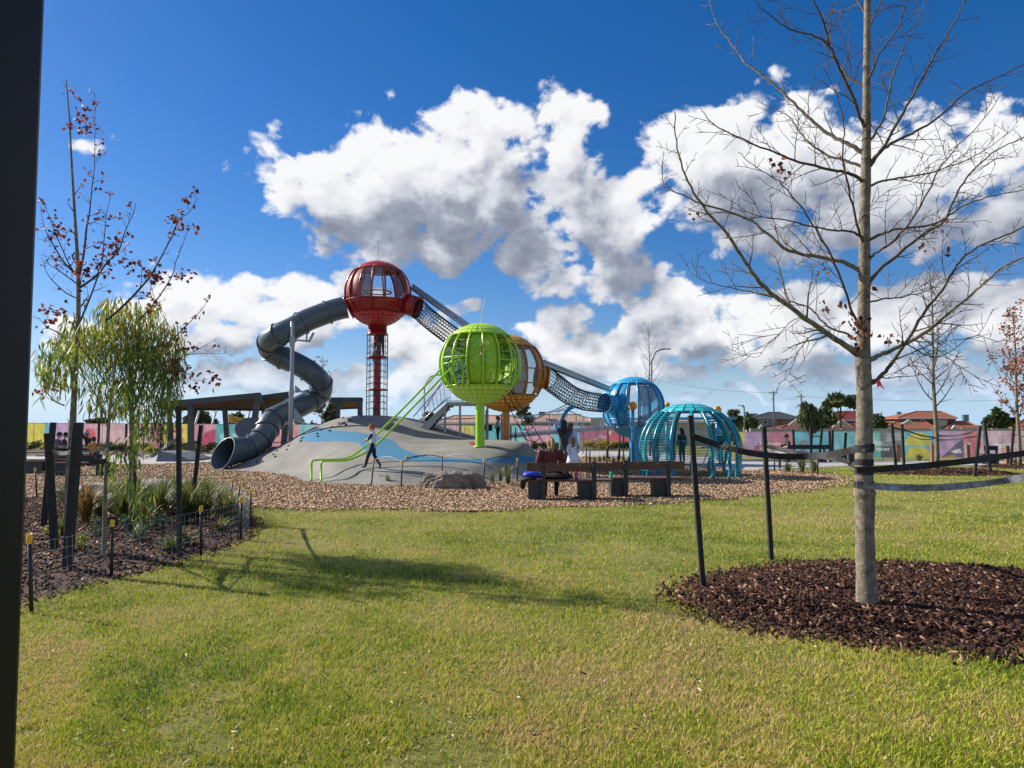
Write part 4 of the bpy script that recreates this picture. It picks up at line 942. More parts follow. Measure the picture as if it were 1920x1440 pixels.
# near bare tree -------------------------------------------------
rr = random.Random(11)
t1 = empty('bare_tree', P(1626, 1135, D1), 'tall bare leafless tree with a pale trunk in the near bark bed', 'tree')
t1.location.z = 0
trunk_px = [(1628, 1152, 29), (1627, 1138, 22.5), (1626, 1122, 19.5), (1624, 1080, 17.5), (1621.5, 1000, 16.5), (1622, 940, 17), (1621, 925, 19.5), (1620, 905, 16.5), (1620, 850, 15.5), (1621, 780, 14.5), (1620, 715, 13.5), (1618, 690, 14.5), (1619, 640, 12), (1620, 560, 11), (1621, 470, 10.2), (1621, 400, 9.6), (1623, 345, 9.6), (1624, 290, 8.6), (1625, 230, 7.8), (1625, 150, 7), (1626, 60, 6.2), (1627, -30, 6.4), (1628, -140, 5), (1626, -260, 3), (1630, -360, 1.2)]
b = MB(); tp = [P(x, y, D1) for x, y, _ in trunk_px]; rad = [r_*D1/FPX for *_, r_ in trunk_px]
q = smooth_pts(tp, 3); rq = []
for i in range(len(rad)-1): rq += [rad[i]+(rad[i+1]-rad[i])*j/3 for j in range(3)]
rq.append(rad[-1]); rq = [r_*(1+.018*math.sin(i*1.9)) for i, r_ in enumerate(rq)]
b.tube(q, rq, 16); part('trunk', b, BARKT, t1, True)
K = lambda L_: [(1200+x/2, y/2) for x, y in L_]
LIMBS = [  # (points, start radius px, depth swing at the tip, m)
 (K([(835,1335),(780,1300),(700,1250),(560,1150),(450,1060),(380,960),(320,870),(240,780),(180,680),(140,560),(130,420)]), 6.5, -.7),
 (K([(845,1030),(780,990),(700,970),(560,940),(480,880),(400,820),(250,770),(180,740),(90,690),(85,600)]), 5, .6),
 (K([(845,690),(800,655),(740,640),(600,610),(500,570),(380,520),(280,470),(230,410)]), 4, -.5),
 (K([(845,580),(790,545),(720,510),(640,450),(560,370),(480,300),(400,240),(340,160),(290,90),(260,0)]), 4.8, .8),
 (K([(845,480),(825,440),(790,340),(740,240),(710,170),(640,130),(560,110),(480,50),(430,0)]), 4, -.8),
 (K([(710,170),(690,90),(650,0),(630,-90)]), 3, -.5), (K([(850,325),(780,290),(750,240),(720,180),(700,60)]), 3, .6),
 (K([(845,630),(780,605),(700,580),(630,530),(590,480),(550,430),(440,380)]), 3.4, .9),
 (K([(845,895),(790,870),(700,860),(560,830),(450,810),(350,780)]), 2.8, -.9),
 (K([(840,1300),(780,1255),(700,1220),(640,1160),(560,1130),(440,1100),(300,1070),(210,1040),(170,990)]), 2.6, .9),
 (K([(835,1250),(800,1180),(770,1090),(720,970),(660,860),(600,770),(520,680),(440,630),(370,570)]), 3, -1.0),
 (K([(845,930),(820,860),(790,740),(760,600),(765,480),(740,360),(690,250)]), 3, -.7),
 (K([(815,1340),(680,1250),(600,1310),(560,1400),(520,1440)]), 1.4, -.6), (K([(680,1250),(600,1190),(500,1270),(430,1340),(320,1300)]), 1.3, .6),
 (K([(855,1355),(900,1330),(960,1305),(1080,1240),(1160,1170),(1260,1090),(1350,1010),(1460,950),(1600,860),(1700,700)]), 5.5, .5),
 (K([(845,1440),(880,1430),(930,1380),(980,1310),(1060,1180),(1130,1090),(1200,980),(1280,920),(1400,870),(1500,800),(1600,660)]), 4.6, -.7),
 (K([(850,1070),(900,1010),(960,960),(1060,880),(1140,830),(1190,720),(1250,640),(1340,560),(1460,500),(1560,380)]), 4.2, .8),
 (K([(850,905),(900,880),(960,860),(1100,840),(1200,780),(1300,740),(1440,710),(1560,640)]), 3.2, -.8),
 (K([(850,705),(890,685),(950,670),(1060,655),(1200,610),(1300,560),(1420,470)]), 3, .9),
 (K([(850,640),(880,595),(920,540),(1000,400),(1060,290),(1120,180),(1180,80),(1220,0),(1250,-90)]), 4, -.6),
 (K([(850,620),(890,580),(940,540),(1040,490),(1130,430),(1220,350),(1340,290),(1440,240),(1560,150)]), 4, .7),
 (K([(850,550),(880,500),(920,420),(950,280),(1000,160),(1050,60),(1080,-40)]), 3.2, .8), (K([(850,310),(870,270),(900,200),(970,100),(1000,0),(1040,-110)]), 2.8, -.5),
 (K([(850,985),(880,950),(930,920),(1000,850),(1080,720),(1120,640),(1180,560),(1280,460),(1350,360)]), 3, -.9),
 (K([(850,1135),(920,1120),(1000,1110),(1100,1080),(1200,1010)]), 2.2, .7), (K([(860,1428),(900,1418),(960,1415),(1080,1400),(1180,1350)]), 1.8, .6),
 (K([(1050,1260),(1150,1340),(1240,1400),(1300,1430)]), 1.3, -.5), (K([(1000,1290),(1120,1340),(1250,1260),(1340,1280),(1440,1270)]), 1.3, .5),
 (K([(850,60),(800,-20),(740,-120),(700,-220)]), 2.4, .5), (K([(855,-20),(900,-120),(960,-220),(1000,-300)]), 2.4, -.5), (K([(855,120),(890,30),(930,-60),(940,-200)]), 2, .4)]
tips = []
for (pts, r0, sw) in LIMBS:
    n = len(pts); start_d = 0.0
    q = [P(x, y, D1+sw*(i/(n-1))**1.2) for i, (x, y) in enumerate(pts)]; q = smooth_pts(q, 5); m = len(q)
    for i in range(3, m): q[i] = q[i]+rdir(rr)*.006
    rd = [max((r0*(1-.86*(i/(m-1))**.8))*D1/FPX, .0022) for i in range(m)]
    b = MB(); b.tube(q, rd, 7, caps=False); b2 = []; twigs(b, q, rd, rr, 1, .44, .115, .12, b2, .85, .14); tips += b2
    part('limb', b, TWIG if r0 < 4.7 else BARKT, t1, True)
    # light dry leaf remains here and there
cl = [P(1610, 612, D1-.2), P(1598, 600, D1-.2), P(1612, 620, D1-.15), P(1618, 590, D1-.1), P(1569, 580, D1-.4), P(1600, 645, D1-.1), P(1633, 538, D1-.1), P(1452, 300, D1-.3), P(1460, 305, D1-.3), P(1471, 315, D1-.3), P(1741, 452, D1+.3), P(1764, 430, D1+.4), P(1778, 466, D1+.4), P(1545, 508, D1), P(1545, 570, D1), P(1303, 395, D1-.3), P(1660, 627, D1), P(1676, 634, D1), P(1606, 606, D1-.2), P(1612, 600, D1-.25), P(1608, 632, D1-.2)]
cluster_leaves(t1, 'dry_leaves', cl, 5, .035, .06, .03, 5, DRYL, droop=1.0)
b = MB()
for y_ in (925, 912): pass
for kx, (yy, m_, h_, lb) in enumerate([(882, STRAP, .07, 'black band round the near trunk at the level of the taut strap'), (866, STRAP, .05, 'second black band just above it on the near trunk'), (908, STRAP, .055, 'black band round the near trunk above the swelling'), (841, STRAP, .06, 'topmost black band round the near trunk')]):
    wrap(1620, yy, D1, (15.4 if yy != 908 else 16.9)*D1/FPX+.003, h_, m_, lb)
b = MB(); p = P(1643, 716, D1-.12); b.extr([p, p+Vector((.03, 0, .02)), p+Vector((.045, 0, -.02)), p+Vector((.07, 0, -.07)), p+Vector((.03, 0, -.03)), p+Vector((.012, 0, -.05))], (0, .003, 0))
top('ribbon', b, mat('pink_ribbon', (.9, .10, .22), .5, trans=.4), 'bright pink ribbon tied at the lowest right limb of the near tree', 'ribbon')

# ---- benches
TIMB = mat('red_brown_bench_timber', (.075, .028, .015), .5, col2=(.15, .055, .028), vs=12, bump=.25, bs=90, coat=.15)
BENF = mat('charcoal_bench_frame', (.028, .03, .033), .55)
def bench(lb, x0, x1, d, zs=.44, seed=1):
    c = Vector(((x0+x1)/2, d, 0)); r0 = empty('park_bench', c, lb, 'bench', 'timber benches facing the playground'); Lh = (x1-x0)/2
    for i, yy in enumerate((.06, .215, .37, .525)):
        b = MB(); b.box((0, yy+.02, zs), (2*Lh, .145, .045)); o = part('seat_slat', b, TIMB, r0, local=True)
    b = MB(); b.box((0, -.045, .745), (2*Lh, .04, .185)); part('back_plank', b, TIMB, r0, local=True)
    for sx in (-Lh*.62, Lh*.55):
        b = MB(); b.extr([(sx-.33, -.02, -.02), (sx-.33, .34, -.02), (sx-.33, .50, zs-.03), (sx-.33, -.02, zs-.03)], (.30, 0, 0)); part('leg', b, BENF, r0, local=True)
        b = MB(); b.box((sx, -.078, .44), (.10, .022, .84)); part('back_post', b, BENF, r0, local=True)
    b = MB()
    for sx in (-Lh*.62-.03, -Lh*.62+.05, -.25, .22, Lh*.55-.03, Lh*.55+.05):
        for zz in (.70, .79): b.ball((sx, -.092, zz), .009, 6, 4)
    part('bolt_head', b, STEEL, r0, kind='stuff', local=True); return r0
bA = P(988, 900, 16.5); bB = P(1148, 900, 16.7); bC = P(1146, 900, 17.35); bD = P(1281, 900, 17.4)
bench('left of the two timber benches, with the seated woman and the bottles', bA.x, bB.x, 16.55); bench('right of the two timber benches, empty, in front of the teal dome', bC.x, bD.x, 17.3)
def bottle(px, d, h, col, lb, z=.465):
    x = (px-960)/FPX*d; o = empty('water_bottle', (x, d, z), lb, 'bottle', 'bottles standing on the bench'); m = mat('bottle_paint', col, .35)
    b = MB(); b.lathe([(0, 0), (.036, 0), (.038, .02), (.038, h*.86), (.03, h*.9), (0, h*.9)], 16); part('body', b, m, o, True, local=True)
    b = MB(); b.lathe([(.027, h*.9), (.027, h), (0, h)], 14); part('cap', b, m, o, local=True)
bottle(1080.5, 16.85, .26, (.75, .06, .25), 'pink water bottle on the left bench'); bottle(1145, 16.95, .26, (.03, .42, .25), 'green water bottle at the right end of the left bench')
bagr = empty('backpack', P(990, 892, 16.75), 'bright blue and black bag at the left end of the bench', 'bag')
def lump(name, root, c, r, m, seed, n=12):
    r_ = random.Random(seed); b = MB(); b.ball(c, r, 18, n)
    ph = [r_.uniform(0, 6.28) for _ in range(6)]; c = Vector(c)
    for i, v in enumerate(b.v):
        q_ = Vector(v)-c; k_ = 1+.12*math.sin(q_.x*22+ph[0])*math.sin(q_.z*25+ph[1])+.08*math.sin(q_.y*30+ph[2]+q_.z*18)
        b.v[i] = tuple(c+q_*k_)
    return part(name, b, m, root, True)
BB = mat('blue_nylon', (.02, .06, .62), .5); BK = mat('black_nylon', (.012, .012, .014), .7)
lump('main_bag', bagr, P(997, 890, 16.8), (.21, .15, .085), BB, 1); lump('dark_flap', bagr, P(990, 898, 16.72), (.19, .15, .07), BK, 2); lump('hanging_sleeve', bagr, P(980, 905, 16.7), (.065, .06, .15), BK, 3); lump('dark_bundle', bagr, P(1040, 893, 16.85), (.42, .2, .08), BK, 4)
for px in (1050, 1057): b = MB(); b.tube(smooth_pts([P(px-2, 905, 16.7), P(px-1, 915, 16.7), P(px+1, 923, 16.7)], 4), .006, 4); part('loose_strap', b, BK, bagr)

# ---- rocks
ROCK = mat('weathered_rock', (.36, .31, .24), .9, col2=(.17, .145, .115), vs=5, bump=1.0, bs=9, detail=9)
ROCKB = mat('buff_rock', (.40, .33, .25), .9, col2=(.22, .18, .15), vs=6, bump=1.0, bs=12, detail=9)
def rock(lb, c, r, seed, m=ROCK, flat=.7):
    r_ = np.random.default_rng(seed); bm = bmesh.new(); bmesh.ops.create_icosphere(bm, subdivisions=5, radius=1)
    pl = [(Vector(r_.normal(size=3)).normalized(), r_.uniform(.62, .9)) for _ in range(18)]
    ph = r_.random((6, 4))*6.28
    for v in bm.verts:
        p = v.co.copy()
        for n_, dd in pl:
            e = p.dot(n_)-dd
            if e > 0: p -= n_*e*.9
        if p.z > flat: p.z = flat+(p.z-flat)*.15
        k_ = 1+.035*math.sin(p.x*7+ph[0, 0])*math.sin(p.y*8+ph[0, 1])+.03*math.sin(p.x*17+ph[1, 0]+p.z*11)+.018*math.sin(p.y*31+p.z*27+ph[2, 0])+.012*math.sin(p.x*47+p.z*39)
        v.co = Vector((p.x*r[0], p.y*r[1], p.z*r[2]))*k_
    me = bpy.data.meshes.new('rock'); bm.to_mesh(me); bm.free(); me.materials.append(m)
    o = bpy.data.objects.new('rock', me); C.objects.link(o); o.location = c; tag(o, lb, 'rock')
    return o
cR = G(838, 918, 0); rock('long low grey boulder between the capped posts in front of the mound', (cR.x, cR.y+.3, .08), (1.03, .5, .80), 7, ROCK, .40)
cR = G(838, 918, 0)
for i, (px, py, rx, rz, lb) in enumerate([(215, 925, 1.1, .3, 'large flat buff rock behind the left garden bed'), (300, 915, .8, .28, 'second flat buff rock behind the left garden bed, to the right'), (140, 932, .5, .22, 'small flat rock at the far left behind the stakes')]):
    c = G(px, py); rock(lb, (c.x, c.y, .08), (rx, .6, rz), 10+i, ROCKB, .5)

# ---- capped-post wire fences
def capped_fence(name, lb, posts, lines, vert, post_r=.02, capr=.03, mesh_h=None, cap=True, hoop=False, gap=.1):
    """posts: (base xyz, top xyz)"""
    root = empty(name, posts[0][0], lb, 'fence')
    for a, t in posts:
        b = MB(); b.tube([a-Vector((0, 0, .05)), t], post_r, 8); o = part('post', b, BPOST, root, True)
        if cap:
            b = MB(); cc = Vector(t); b.lathe([(0, .035), (capr*.8, .035), (capr, .02), (capr, -.04), (capr*.8, -.045), (0, -.045)], 10, cc); 
            part('cap', b, YCAP, o, org=None, local=False)
    w = MB()
    for (a, t), (a2, t2) in zip(posts, posts[1:]):
        L_ = (a2-a).length; nn = max(2, int(L_/gap))
        for i in range(lines+1):
            f = i/lines; p0 = a.lerp(t, .04+f*.90); p1 = a2.lerp(t2, .04+f*.90); mid = p0.lerp(p1, .5)+Vector((0, 0, -.012*L_)); w.tube([p0, p0.lerp(mid, .5)-Vector((0, 0, .002)), mid, p1], .0022, 3, caps=False)
        for k in range(1, nn):
            f = k/nn; w.tube([a.lerp(a2, f)+Vector((0, 0, .01)), t.lerp(t2, f)-Vector((0, 0, .06*(t-a).length))], .0020, 3, caps=False)
    part('wire_mesh', w, WIRE, root, kind='stuff')
    return root
def pst(bx, by, tx, ty, d=None):
    a = G(bx, by) if d is None else P(bx, by, d); a.z = 0 if d is None else a.z
    return (a, P(tx, ty, a.y))
capped_fence('low_wire_fence', 'low wire mesh fence with yellow capped black posts along the left bed', [pst(60, 1150, 55, 1010), pst(209, 1083, 210.5, 980), pst(377, 1041, 377, 953), pst(452, 1012, 452, 937), pst(470, 988, 470, 922), pst(440, 975, 450, 909), pst(431, 962, 436, 902), pst(413, 944, 416, 894), pst(330, 938, 331, 880), pst(200, 936, 196, 880), pst(70, 936, 66, 880)], 6, 10, .017, .024)
# little garden in front of the mound: two rows of posts joined by black hoops
gp = [pst(696, 910, 701, 862), pst(752, 915, 754, 865), pst(829, 905, 829, 856), pst(907, 911, 908, 863), pst(970, 905, 970, 862)]
gp2 = [pst(762, 898, 762, 857), pst(845, 895, 845, 860), pst(908, 895, 908, 849), pst(977, 893, 977, 855)]
capped_fence('low_wire_fence', 'front row of yellow capped posts and mesh round the boulder garden', gp, 6, 10, .02, .034, gap=.13)
cf2 = capped_fence('low_wire_fence', 'rear row of yellow capped posts and mesh behind the boulder', gp2, 6, 10, .02, .034, gap=.13)
b = MB()
for arr, amp in ((gp, .12), (gp2, .1)):
    for (a, t), (a2, t2) in zip(arr, arr[1:]):
        b.tube([t.lerp(t2, s)+Vector((0, 0, amp*math.sin(math.pi*s)-.02)) for s in np.linspace(0, 1, 9)], .011, 5, caps=False)
part('hoop_rail', b, BPOST, cf2, kind='stuff')
# ---- strappy clumps and shrubs
LEAFS = mat('strappy_leaf', (.1, .15, .04), .5, attr=[(.30, .16, .05), (.26, .26, .07), (.16, .22, .04), (.085, .14, .03), (.05, .10, .028)], trans=.3)
LEAFR = mat('rusty_strappy_leaf', (.3, .1, .04), .55, attr=[(.40, .10, .03), (.35, .16, .05), (.25, .22, .06), (.14, .18, .04)], trans=.3)
LEAFB = mat('blue_green_leaf', (.06, .12, .06), .55, attr=[(.05, .09, .04), (.07, .13, .06), (.12, .19, .09)], trans=.2)
LEAFY = mat('yellow_green_shrub_leaf', (.3, .3, .05), .55, attr=[(.12, .16, .03), (.3, .32, .05), (.55, .48, .05), (.7, .6, .08)], trans=.3)
def clump(c, n, h, spread, wid, m, lb, seed, cat='plant', name='strappy_plant', grp=None, tb=(0, 1)):
    r_ = np.random.default_rng(seed); a = r_.random(n)*6.283; lean = r_.random(n)**.8*spread; hh = h*(.5+.6*r_.random(n)); ws = wid*(.6+.7*r_.random(n)); b0 = r_.random((n, 2))*.09-.045
    ks = np.array([0, .3, .6, .85, 1.0]); V = np.zeros((n, 10, 3)); bend = 1.6+r_.random(n)
    for i, k_ in enumerate(ks):
        rr_ = lean*(k_**bend); z = hh*(k_-.30*(k_**3)*(lean/max(spread, .01)))
        x = c[0]+b0[:, 0]+np.cos(a)*rr_; y = c[1]+b0[:, 1]+np.sin(a)*rr_; w_ = ws*(1-k_**2.2)*.5+.0008
        V[:, 2*i] = np.stack([x-np.sin(a)*w_, y+np.cos(a)*w_, c[2]+z], -1); V[:, 2*i+1] = np.stack([x+np.sin(a)*w_, y-np.cos(a)*w_, c[2]+z], -1)
    f = np.array([[0, 1, 3, 2], [2, 3, 5, 4], [4, 5, 7, 6], [6, 7, 9, 8]]); V = V-np.array(c)[None, None]
    t = tb[0]+(tb[1]-tb[0])*r_.random(n)
    o = nptop(name, V.reshape(-1, 3), (np.arange(n)[:, None, None]*10+f[None]).reshape(-1, 4), m, tint=np.repeat(t, 10), label=lb, cat=cat, group=grp); o.location = c; return o
def bushy(c, r, n, ln, wd, m, lb, seed, name='shrub', cat='shrub', grp=None, stems=6, long=False):
    root = empty(name, c, lb, cat, grp); r_ = random.Random(seed); b = MB(); pts = []
    for k_ in range(stems):
        d = Vector((r_.gauss(0, .6), r_.gauss(0, .6), 1)).normalized(); tip = Vector(c)+Vector((d.x*r[0], d.y*r[1], d.z*r[2]*1.1)); b.tube([Vector(c), Vector(c).lerp(tip, .5)+rdir(r_)*r[0]*.1, tip], [.008, .005, .002], 4, caps=False)
    part('stems', b, BARKD, root, kind='stuff')
    lobes = [(Vector((r_.gauss(0, .45)*r[0], r_.gauss(0, .45)*r[1], r_.uniform(.3, 1.0)*r[2]))) for _ in range(9)]
    for _ in range(n):
        l_ = r_.choice(lobes); v = rdir(r_); pts.append((c[0]+l_.x+v.x*r[0]*.42*r_.random()**.4, c[1]+l_.y+v.y*r[1]*.42*r_.random()**.4, max(c[2]+.02, c[2]+l_.z+v.z*r[2]*.38*r_.random()**.4)))
    V, F, k = leaves_np(pts, ln, wd, seed, long=long); t = np.random.default_rng(seed).random(len(pts))
    o = nptop('foliage', V, F, m, tint=np.repeat(t, k), parent=root, kind='stuff'); o.location = -Vector(c); return root
def gz(px, py): p = G(px, py); return (p.x, p.y, bedh(p.x, p.y))
CL = [(160, 985, .75, .38, LEAFR, 'rusty orange strappy clump between the two stakes at left'), (88, 975, .4, .2, LEAFS, 'bright green clump at the far left behind the leaning stake'), (120, 1010, .35, .2, LEAFS, 'small green tuft left of the first stake'), (345, 985, .8, .5, LEAFS, 'large strappy clump right behind the tall stake'), (300, 985, .8, .45, LEAFS, 'green strappy clump under the hanging leaves'), (385, 978, .78, .5, LEAFS, 'dense strappy clump beside the wire fence'), (410, 972, .6, .45, LEAFS, 'outermost strappy clump at the right end of the left bed'), (230, 990, .7, .4, LEAFS, 'middle strappy clump by the thin pale trunk'), (255, 970, .8, .45, LEAFS, 'tall strappy clump behind the thin pale trunk'), (210, 965, .6, .4, LEAFS, 'back row strappy clump beside the flat rocks'), (345, 1028, .28, .28, LEAFS, 'low broad leafed young plant at the foot of the tall stake'), (412, 1000, .22, .3, LEAFS, 'small low green plant between two capped posts'), (272, 1000, .5, .22, LEAFR, 'rusty drooping clump hanging over the bark'), (320, 1038, .22, .25, LEAFS, 'pale young plant at the left of the tall stake foot')]
EX = [('at the left of the row', 318, 962), ('second in the row', 330, 948), ('third in the row', 352, 955), ('fourth in the row', 368, 962), ('fifth in the row', 390, 958), ('nearest the mulch', 400, 950), ('low by the grey stake', 372, 985), ('at the outer corner', 425, 985), ('under the hanging foliage', 282, 968), ('beside the flat rock', 240, 950), ('left of the rusty clump', 130, 960), ('right of the rusty clump', 182, 978)]
for w_, px, py in EX: CL.append((px, py, .55+.02*(px % 9), .5, LEAFS, 'green strappy clump at the back of the left bed, '+w_))
for i, (px, py, h, s, m, lb) in enumerate(CL): clump(gz(px, py), 190 if h > .5 else 50, h, s*1.35, .026 if h > .3 else .036, m, lb, 50+i)
for i, (px, py, r_, m, lb) in enumerate([(240, 1005, .2, LEAFB, 'low blue green shrub left of the tall stake'), (185, 1010, .2, LEAFB, 'low grey green shrub between the stakes'), (262, 1022, .14, LEAFB, 'small dark round shrub on the bark'), (300, 1000, .22, LEAFB, 'grey green groundcover shrub behind the tall stake'), (150, 1035, .12, LEAFY, 'tiny yellow green shrub at the foot of the second stake'), (95, 1015, .12, LEAFY, 'tiny yellow green shrub at the far left')]):
    bushy(gz(px, py), (r_, r_, r_*1.2), 420, .035, .014, m, lb, 80+i)
for i, (px, py, h, s, lb) in enumerate([(714, 906, .32, .22, 'small tuft right of the first capped post of the boulder garden'), (727, 908, .36, .2, 'small tuft left of the boulder'), (745, 904, .36, .18, 'upright tuft by the second capped post'), (757, 905, .3, .2, 'low tuft touching the left end of the boulder'), (923, 908, .5, .32, 'strappy clump right of the boulder'), (952, 909, .75, .36, 'tallest strappy clump right of the boulder, by the bench'), (938, 904, .55, .3, 'strappy clump between the two larger ones'), (898, 903, .35, .25, 'low tuft at the right end of the boulder')]):
    p = G(px, py); clump((p.x, p.y, 0), 60, h, s, .016, LEAFS, lb, 120+i)
# ---- trees of the left bed
EUC = mat('eucalypt_leaf', (.1, .14, .04), .45, attr=[(.44, .25, .06), (.44, .42, .06), (.26, .32, .04), (.11, .18, .03), (.045, .09, .025)], trans=.4)
def line_tree(name, lb, trunk, d, limbs, seed, tw=.3, every=.12, mtr=BARKD, leaves=None, sc=1.0, depth=1, cat='tree'):
    rr_ = random.Random(seed); base = P(trunk[0][0], trunk[0][1], d); root = empty(name, (base.x, base.y, 0), lb, cat); q = smooth_pts([P(x, y, d) for x, y, _ in trunk], 4); rq = []
    for i in range(len(trunk)-1): rq += [(trunk[i][2]+(trunk[i+1][2]-trunk[i][2])*j/4)*d/FPX for j in range(4)]
    rq.append(trunk[-1][2]*d/FPX); b = MB(); b.tube(q, rq, 10); part('trunk', b, mtr, root, True); tips = []
    b = MB(); twigs(b, q[len(q)//3:], rq[len(q)//3:], rr_, 0, tw, every*2.2, .35, tips)
    part('twigs', b, BARKD, root, True, kind='stuff')
    for (pts, r0, sw) in limbs:
        n = len(pts); qq = smooth_pts([P(x, y, d+sw*(i/(n-1))) for i, (x, y) in enumerate(pts)], 4); m = len(qq); rd = [max(r0*(1-.85*i/(m-1))*d/FPX, .002) for i in range(m)]
        b = MB(); b.tube(qq, rd, 6, caps=False); twigs(b, qq, rd, rr_, depth, tw, every, .22, tips); part('limb', b, BARKD, root, True)
    return root, tips
j6 = lambda L_: [(60+x/4, 400+y/4) for x, y in L_]
mp, tips = line_tree('young_maple', 'slender young tree with sparse rust red leaves in the left bed', [(128,1000,8),(129,930,7.5),(132,860,7),(136,800,6.2),(140,720,4.6),(146,620,4.2),(147,540,3.8),(145,480,3.3),(140,400,2.6),(134,300,2),(130,220,1.4),(124,150,1)], 9.6,
    [(j6([(350,490),(390,290),(410,100),(430,0),(450,-200),(470,-400),(470,-900)]), 2.4, .4), (j6([(355,560),(480,470),(570,360),(650,280),(700,130),(760,0),(780,-80)]), 2.2, -.4), (j6([(345,470),(250,380),(190,290),(130,180),(90,100),(60,-60)]), 2.0, .3), (j6([(340,530),(230,450),(140,390),(90,360)]), 1.4, -.3), (j6([(350,400),(300,420),(220,250),(160,110),(120,0),(80,-120)]), 1.6, .4),
     (j6([(330,880),(440,620),(520,380),(540,200),(560,0),(590,-120)]), 2.0, .5), (j6([(560,800),(700,680),(830,540),(880,480),(940,380),(1050,170),(1100,50),(1180,-10),(1240,-110)]), 2.4, -.5), (j6([(800,800),(920,670),(1050,470),(1080,360),(1160,150),(1165,50)]), 1.6, .3), (j6([(830,1020),(1000,980),(1100,900),(1200,800),(1290,700),(1330,620)]), 1.6, .4), (j6([(900,1150),(1000,1120),(1140,1070),(1300,990),(1390,930)]), 1.3, .2), (j6([(980,1170),(1130,1190),(1200,1220),(1230,1300)]), 1.0, -.2), (j6([(1140,1065),(1300,1050),(1500,1055)]), .8, .2),
     (j6([(300,1000),(200,900),(110,850),(50,780)]), 2, .3), (j6([(270,1300),(160,1260),(80,1200),(0,1100)]), 2.2, -.3), (j6([(240,1440),(160,1400),(80,1300),(20,1220)]), 1.6, .3), (j6([(350,640),(260,600),(150,500),(100,420),(90,350)]), 1.4, .2)], 21, .26, .16, BARKT)
rcl = random.Random(9); pref = j6([(580,300),(620,260),(560,330),(690,250),(640,180),(530,300),(350,340),(360,420),(540,410),(240,120),(270,150),(220,140),(190,120),(900,430),(940,470),(960,480),(880,460),(900,500),(890,660),(910,690),(880,700),(1090,40),(1110,90),(1080,60),(1060,30),(1060,1160),(1100,1180),(1080,1130),(1050,1190),(1150,1210),(1200,1170),(1210,1280),(1350,1240),(1370,1230),(130,690),(130,780),(180,760),(200,740),(130,1240),(180,1300),(110,1290),(1100,920),(1180,990),(1170,450),(1100,460),(1240,130),(760,370),(700,370),(760,400),(240,760),(540,420),(450,70),(420,410),(380,400)])+[(153,210),(158,230),(160,245),(150,200),(135,172),(130,235),(162,225),(155,240)]
cc = [P(x, y, 9.6+rcl.uniform(-.3, .3)) for x, y in pref]
cluster_leaves(mp, 'leaves', cc, 8, .05, .065, .045, 31, mat('rust_red_maple_leaf', (.3, .07, .03), .6, attr=[(.07, .018, .014), (.16, .035, .02), (.30, .075, .035), (.42, .15, .07)], trans=.35), droop=.7)
sub = [t[0] for t in tips if rcl.random() < .25]; cluster_leaves(mp, 'leaves', sub, 2, .03, .055, .04, 32, bpy.data.materials['rust_red_maple_leaf'], droop=.7)
def euc(lb, trunk, d, limbs, lobes, n, seed, ln=.15):
    root, tips = line_tree('young_eucalypt', lb, trunk, d, limbs, seed, .35, .2, BARKT)
    r_ = random.Random(seed); pts = []; w = [l[2]*l[3] for l in lobes]
    for _ in range(n//7):
        l = r_.choices(lobes, w)[0]; a = r_.uniform(0, 6.283); q_ = r_.random()**.5; x = l[0]+l[2]*q_*math.cos(a); y = l[1]+l[3]*q_*math.sin(a); c = P(x, y, d+r_.uniform(-.55, .55))
        for k_ in range(7): pts.append((c.x+r_.gauss(0, .05), c.y+r_.gauss(0, .05), c.z-k_*.03+r_.gauss(0, .03)))
    V, F, k = leaves_np(pts, ln, .017, seed, long=True)
    yl = np.array([p[2] for p in pts]); t = np.clip(np.random.default_rng(seed).beta(3, 1.6, len(pts))-.28*np.clip((yl-2.3)/.5, 0, 1)*(np.random.default_rng(seed+1).random(len(pts)) < .6), 0, 1)
    o = nptop('foliage', V, F, EUC, tint=np.repeat(t, k), parent=root, kind='stuff'); o.location = -Vector(world_loc(root)); return root
euc('larger young gum tree with hanging narrow leaves behind the tall stake', [(248,960,5),(246,900,4.8),(247,800,4.4),(245,720,4),(238,640,3),(232,590,2)], 10.2, [([(246,760),(230,700),(205,640),(195,580),(190,560)], 2, .3), ([(247,780),(270,720),(290,660),(300,610)], 2, -.3), ([(246,820),(280,790),(310,750),(330,700)], 1.8, .3), ([(246,740),(220,700),(180,690)], 1.4, -.3)],
    [(225,600,50,45),(265,615,60,60),(300,650,42,60),(240,670,60,45),(200,585,24,35),(180,630,34,40),(315,720,22,50),(296,765,22,50),(330,640,14,40),(262,800,14,40),(250,740,40,30),(150,640,34,30)], 4300, 41, .16)
euc('thinner young gum tree with sparse leaves beside the first capped post', [(193,1045,4.4),(196,1000,4),(197,930,3.6),(200,860,3.4),(205,780,3),(212,720,2.4),(216,660,1.6)], 9.2, [([(200,860),(230,840),(255,850),(262,880)], 1.2, .2), ([(205,800),(180,740),(150,700),(120,680)], 1.4, -.3), ([(210,740),(180,690),(140,640),(100,620)], 1.4, .2), ([(212,720),(240,690),(255,650)], 1.2, .3)],
    [(110,650,35,45),(110,670,35,40),(130,620,25,30),(150,700,30,30),(95,640,14,50),(180,720,30,30),(160,590,20,24),(215,860,18,30),(262,920,16,50),(248,860,10,50),(100,700,14,30),(210,720,34,36)], 1000, 43, .16)
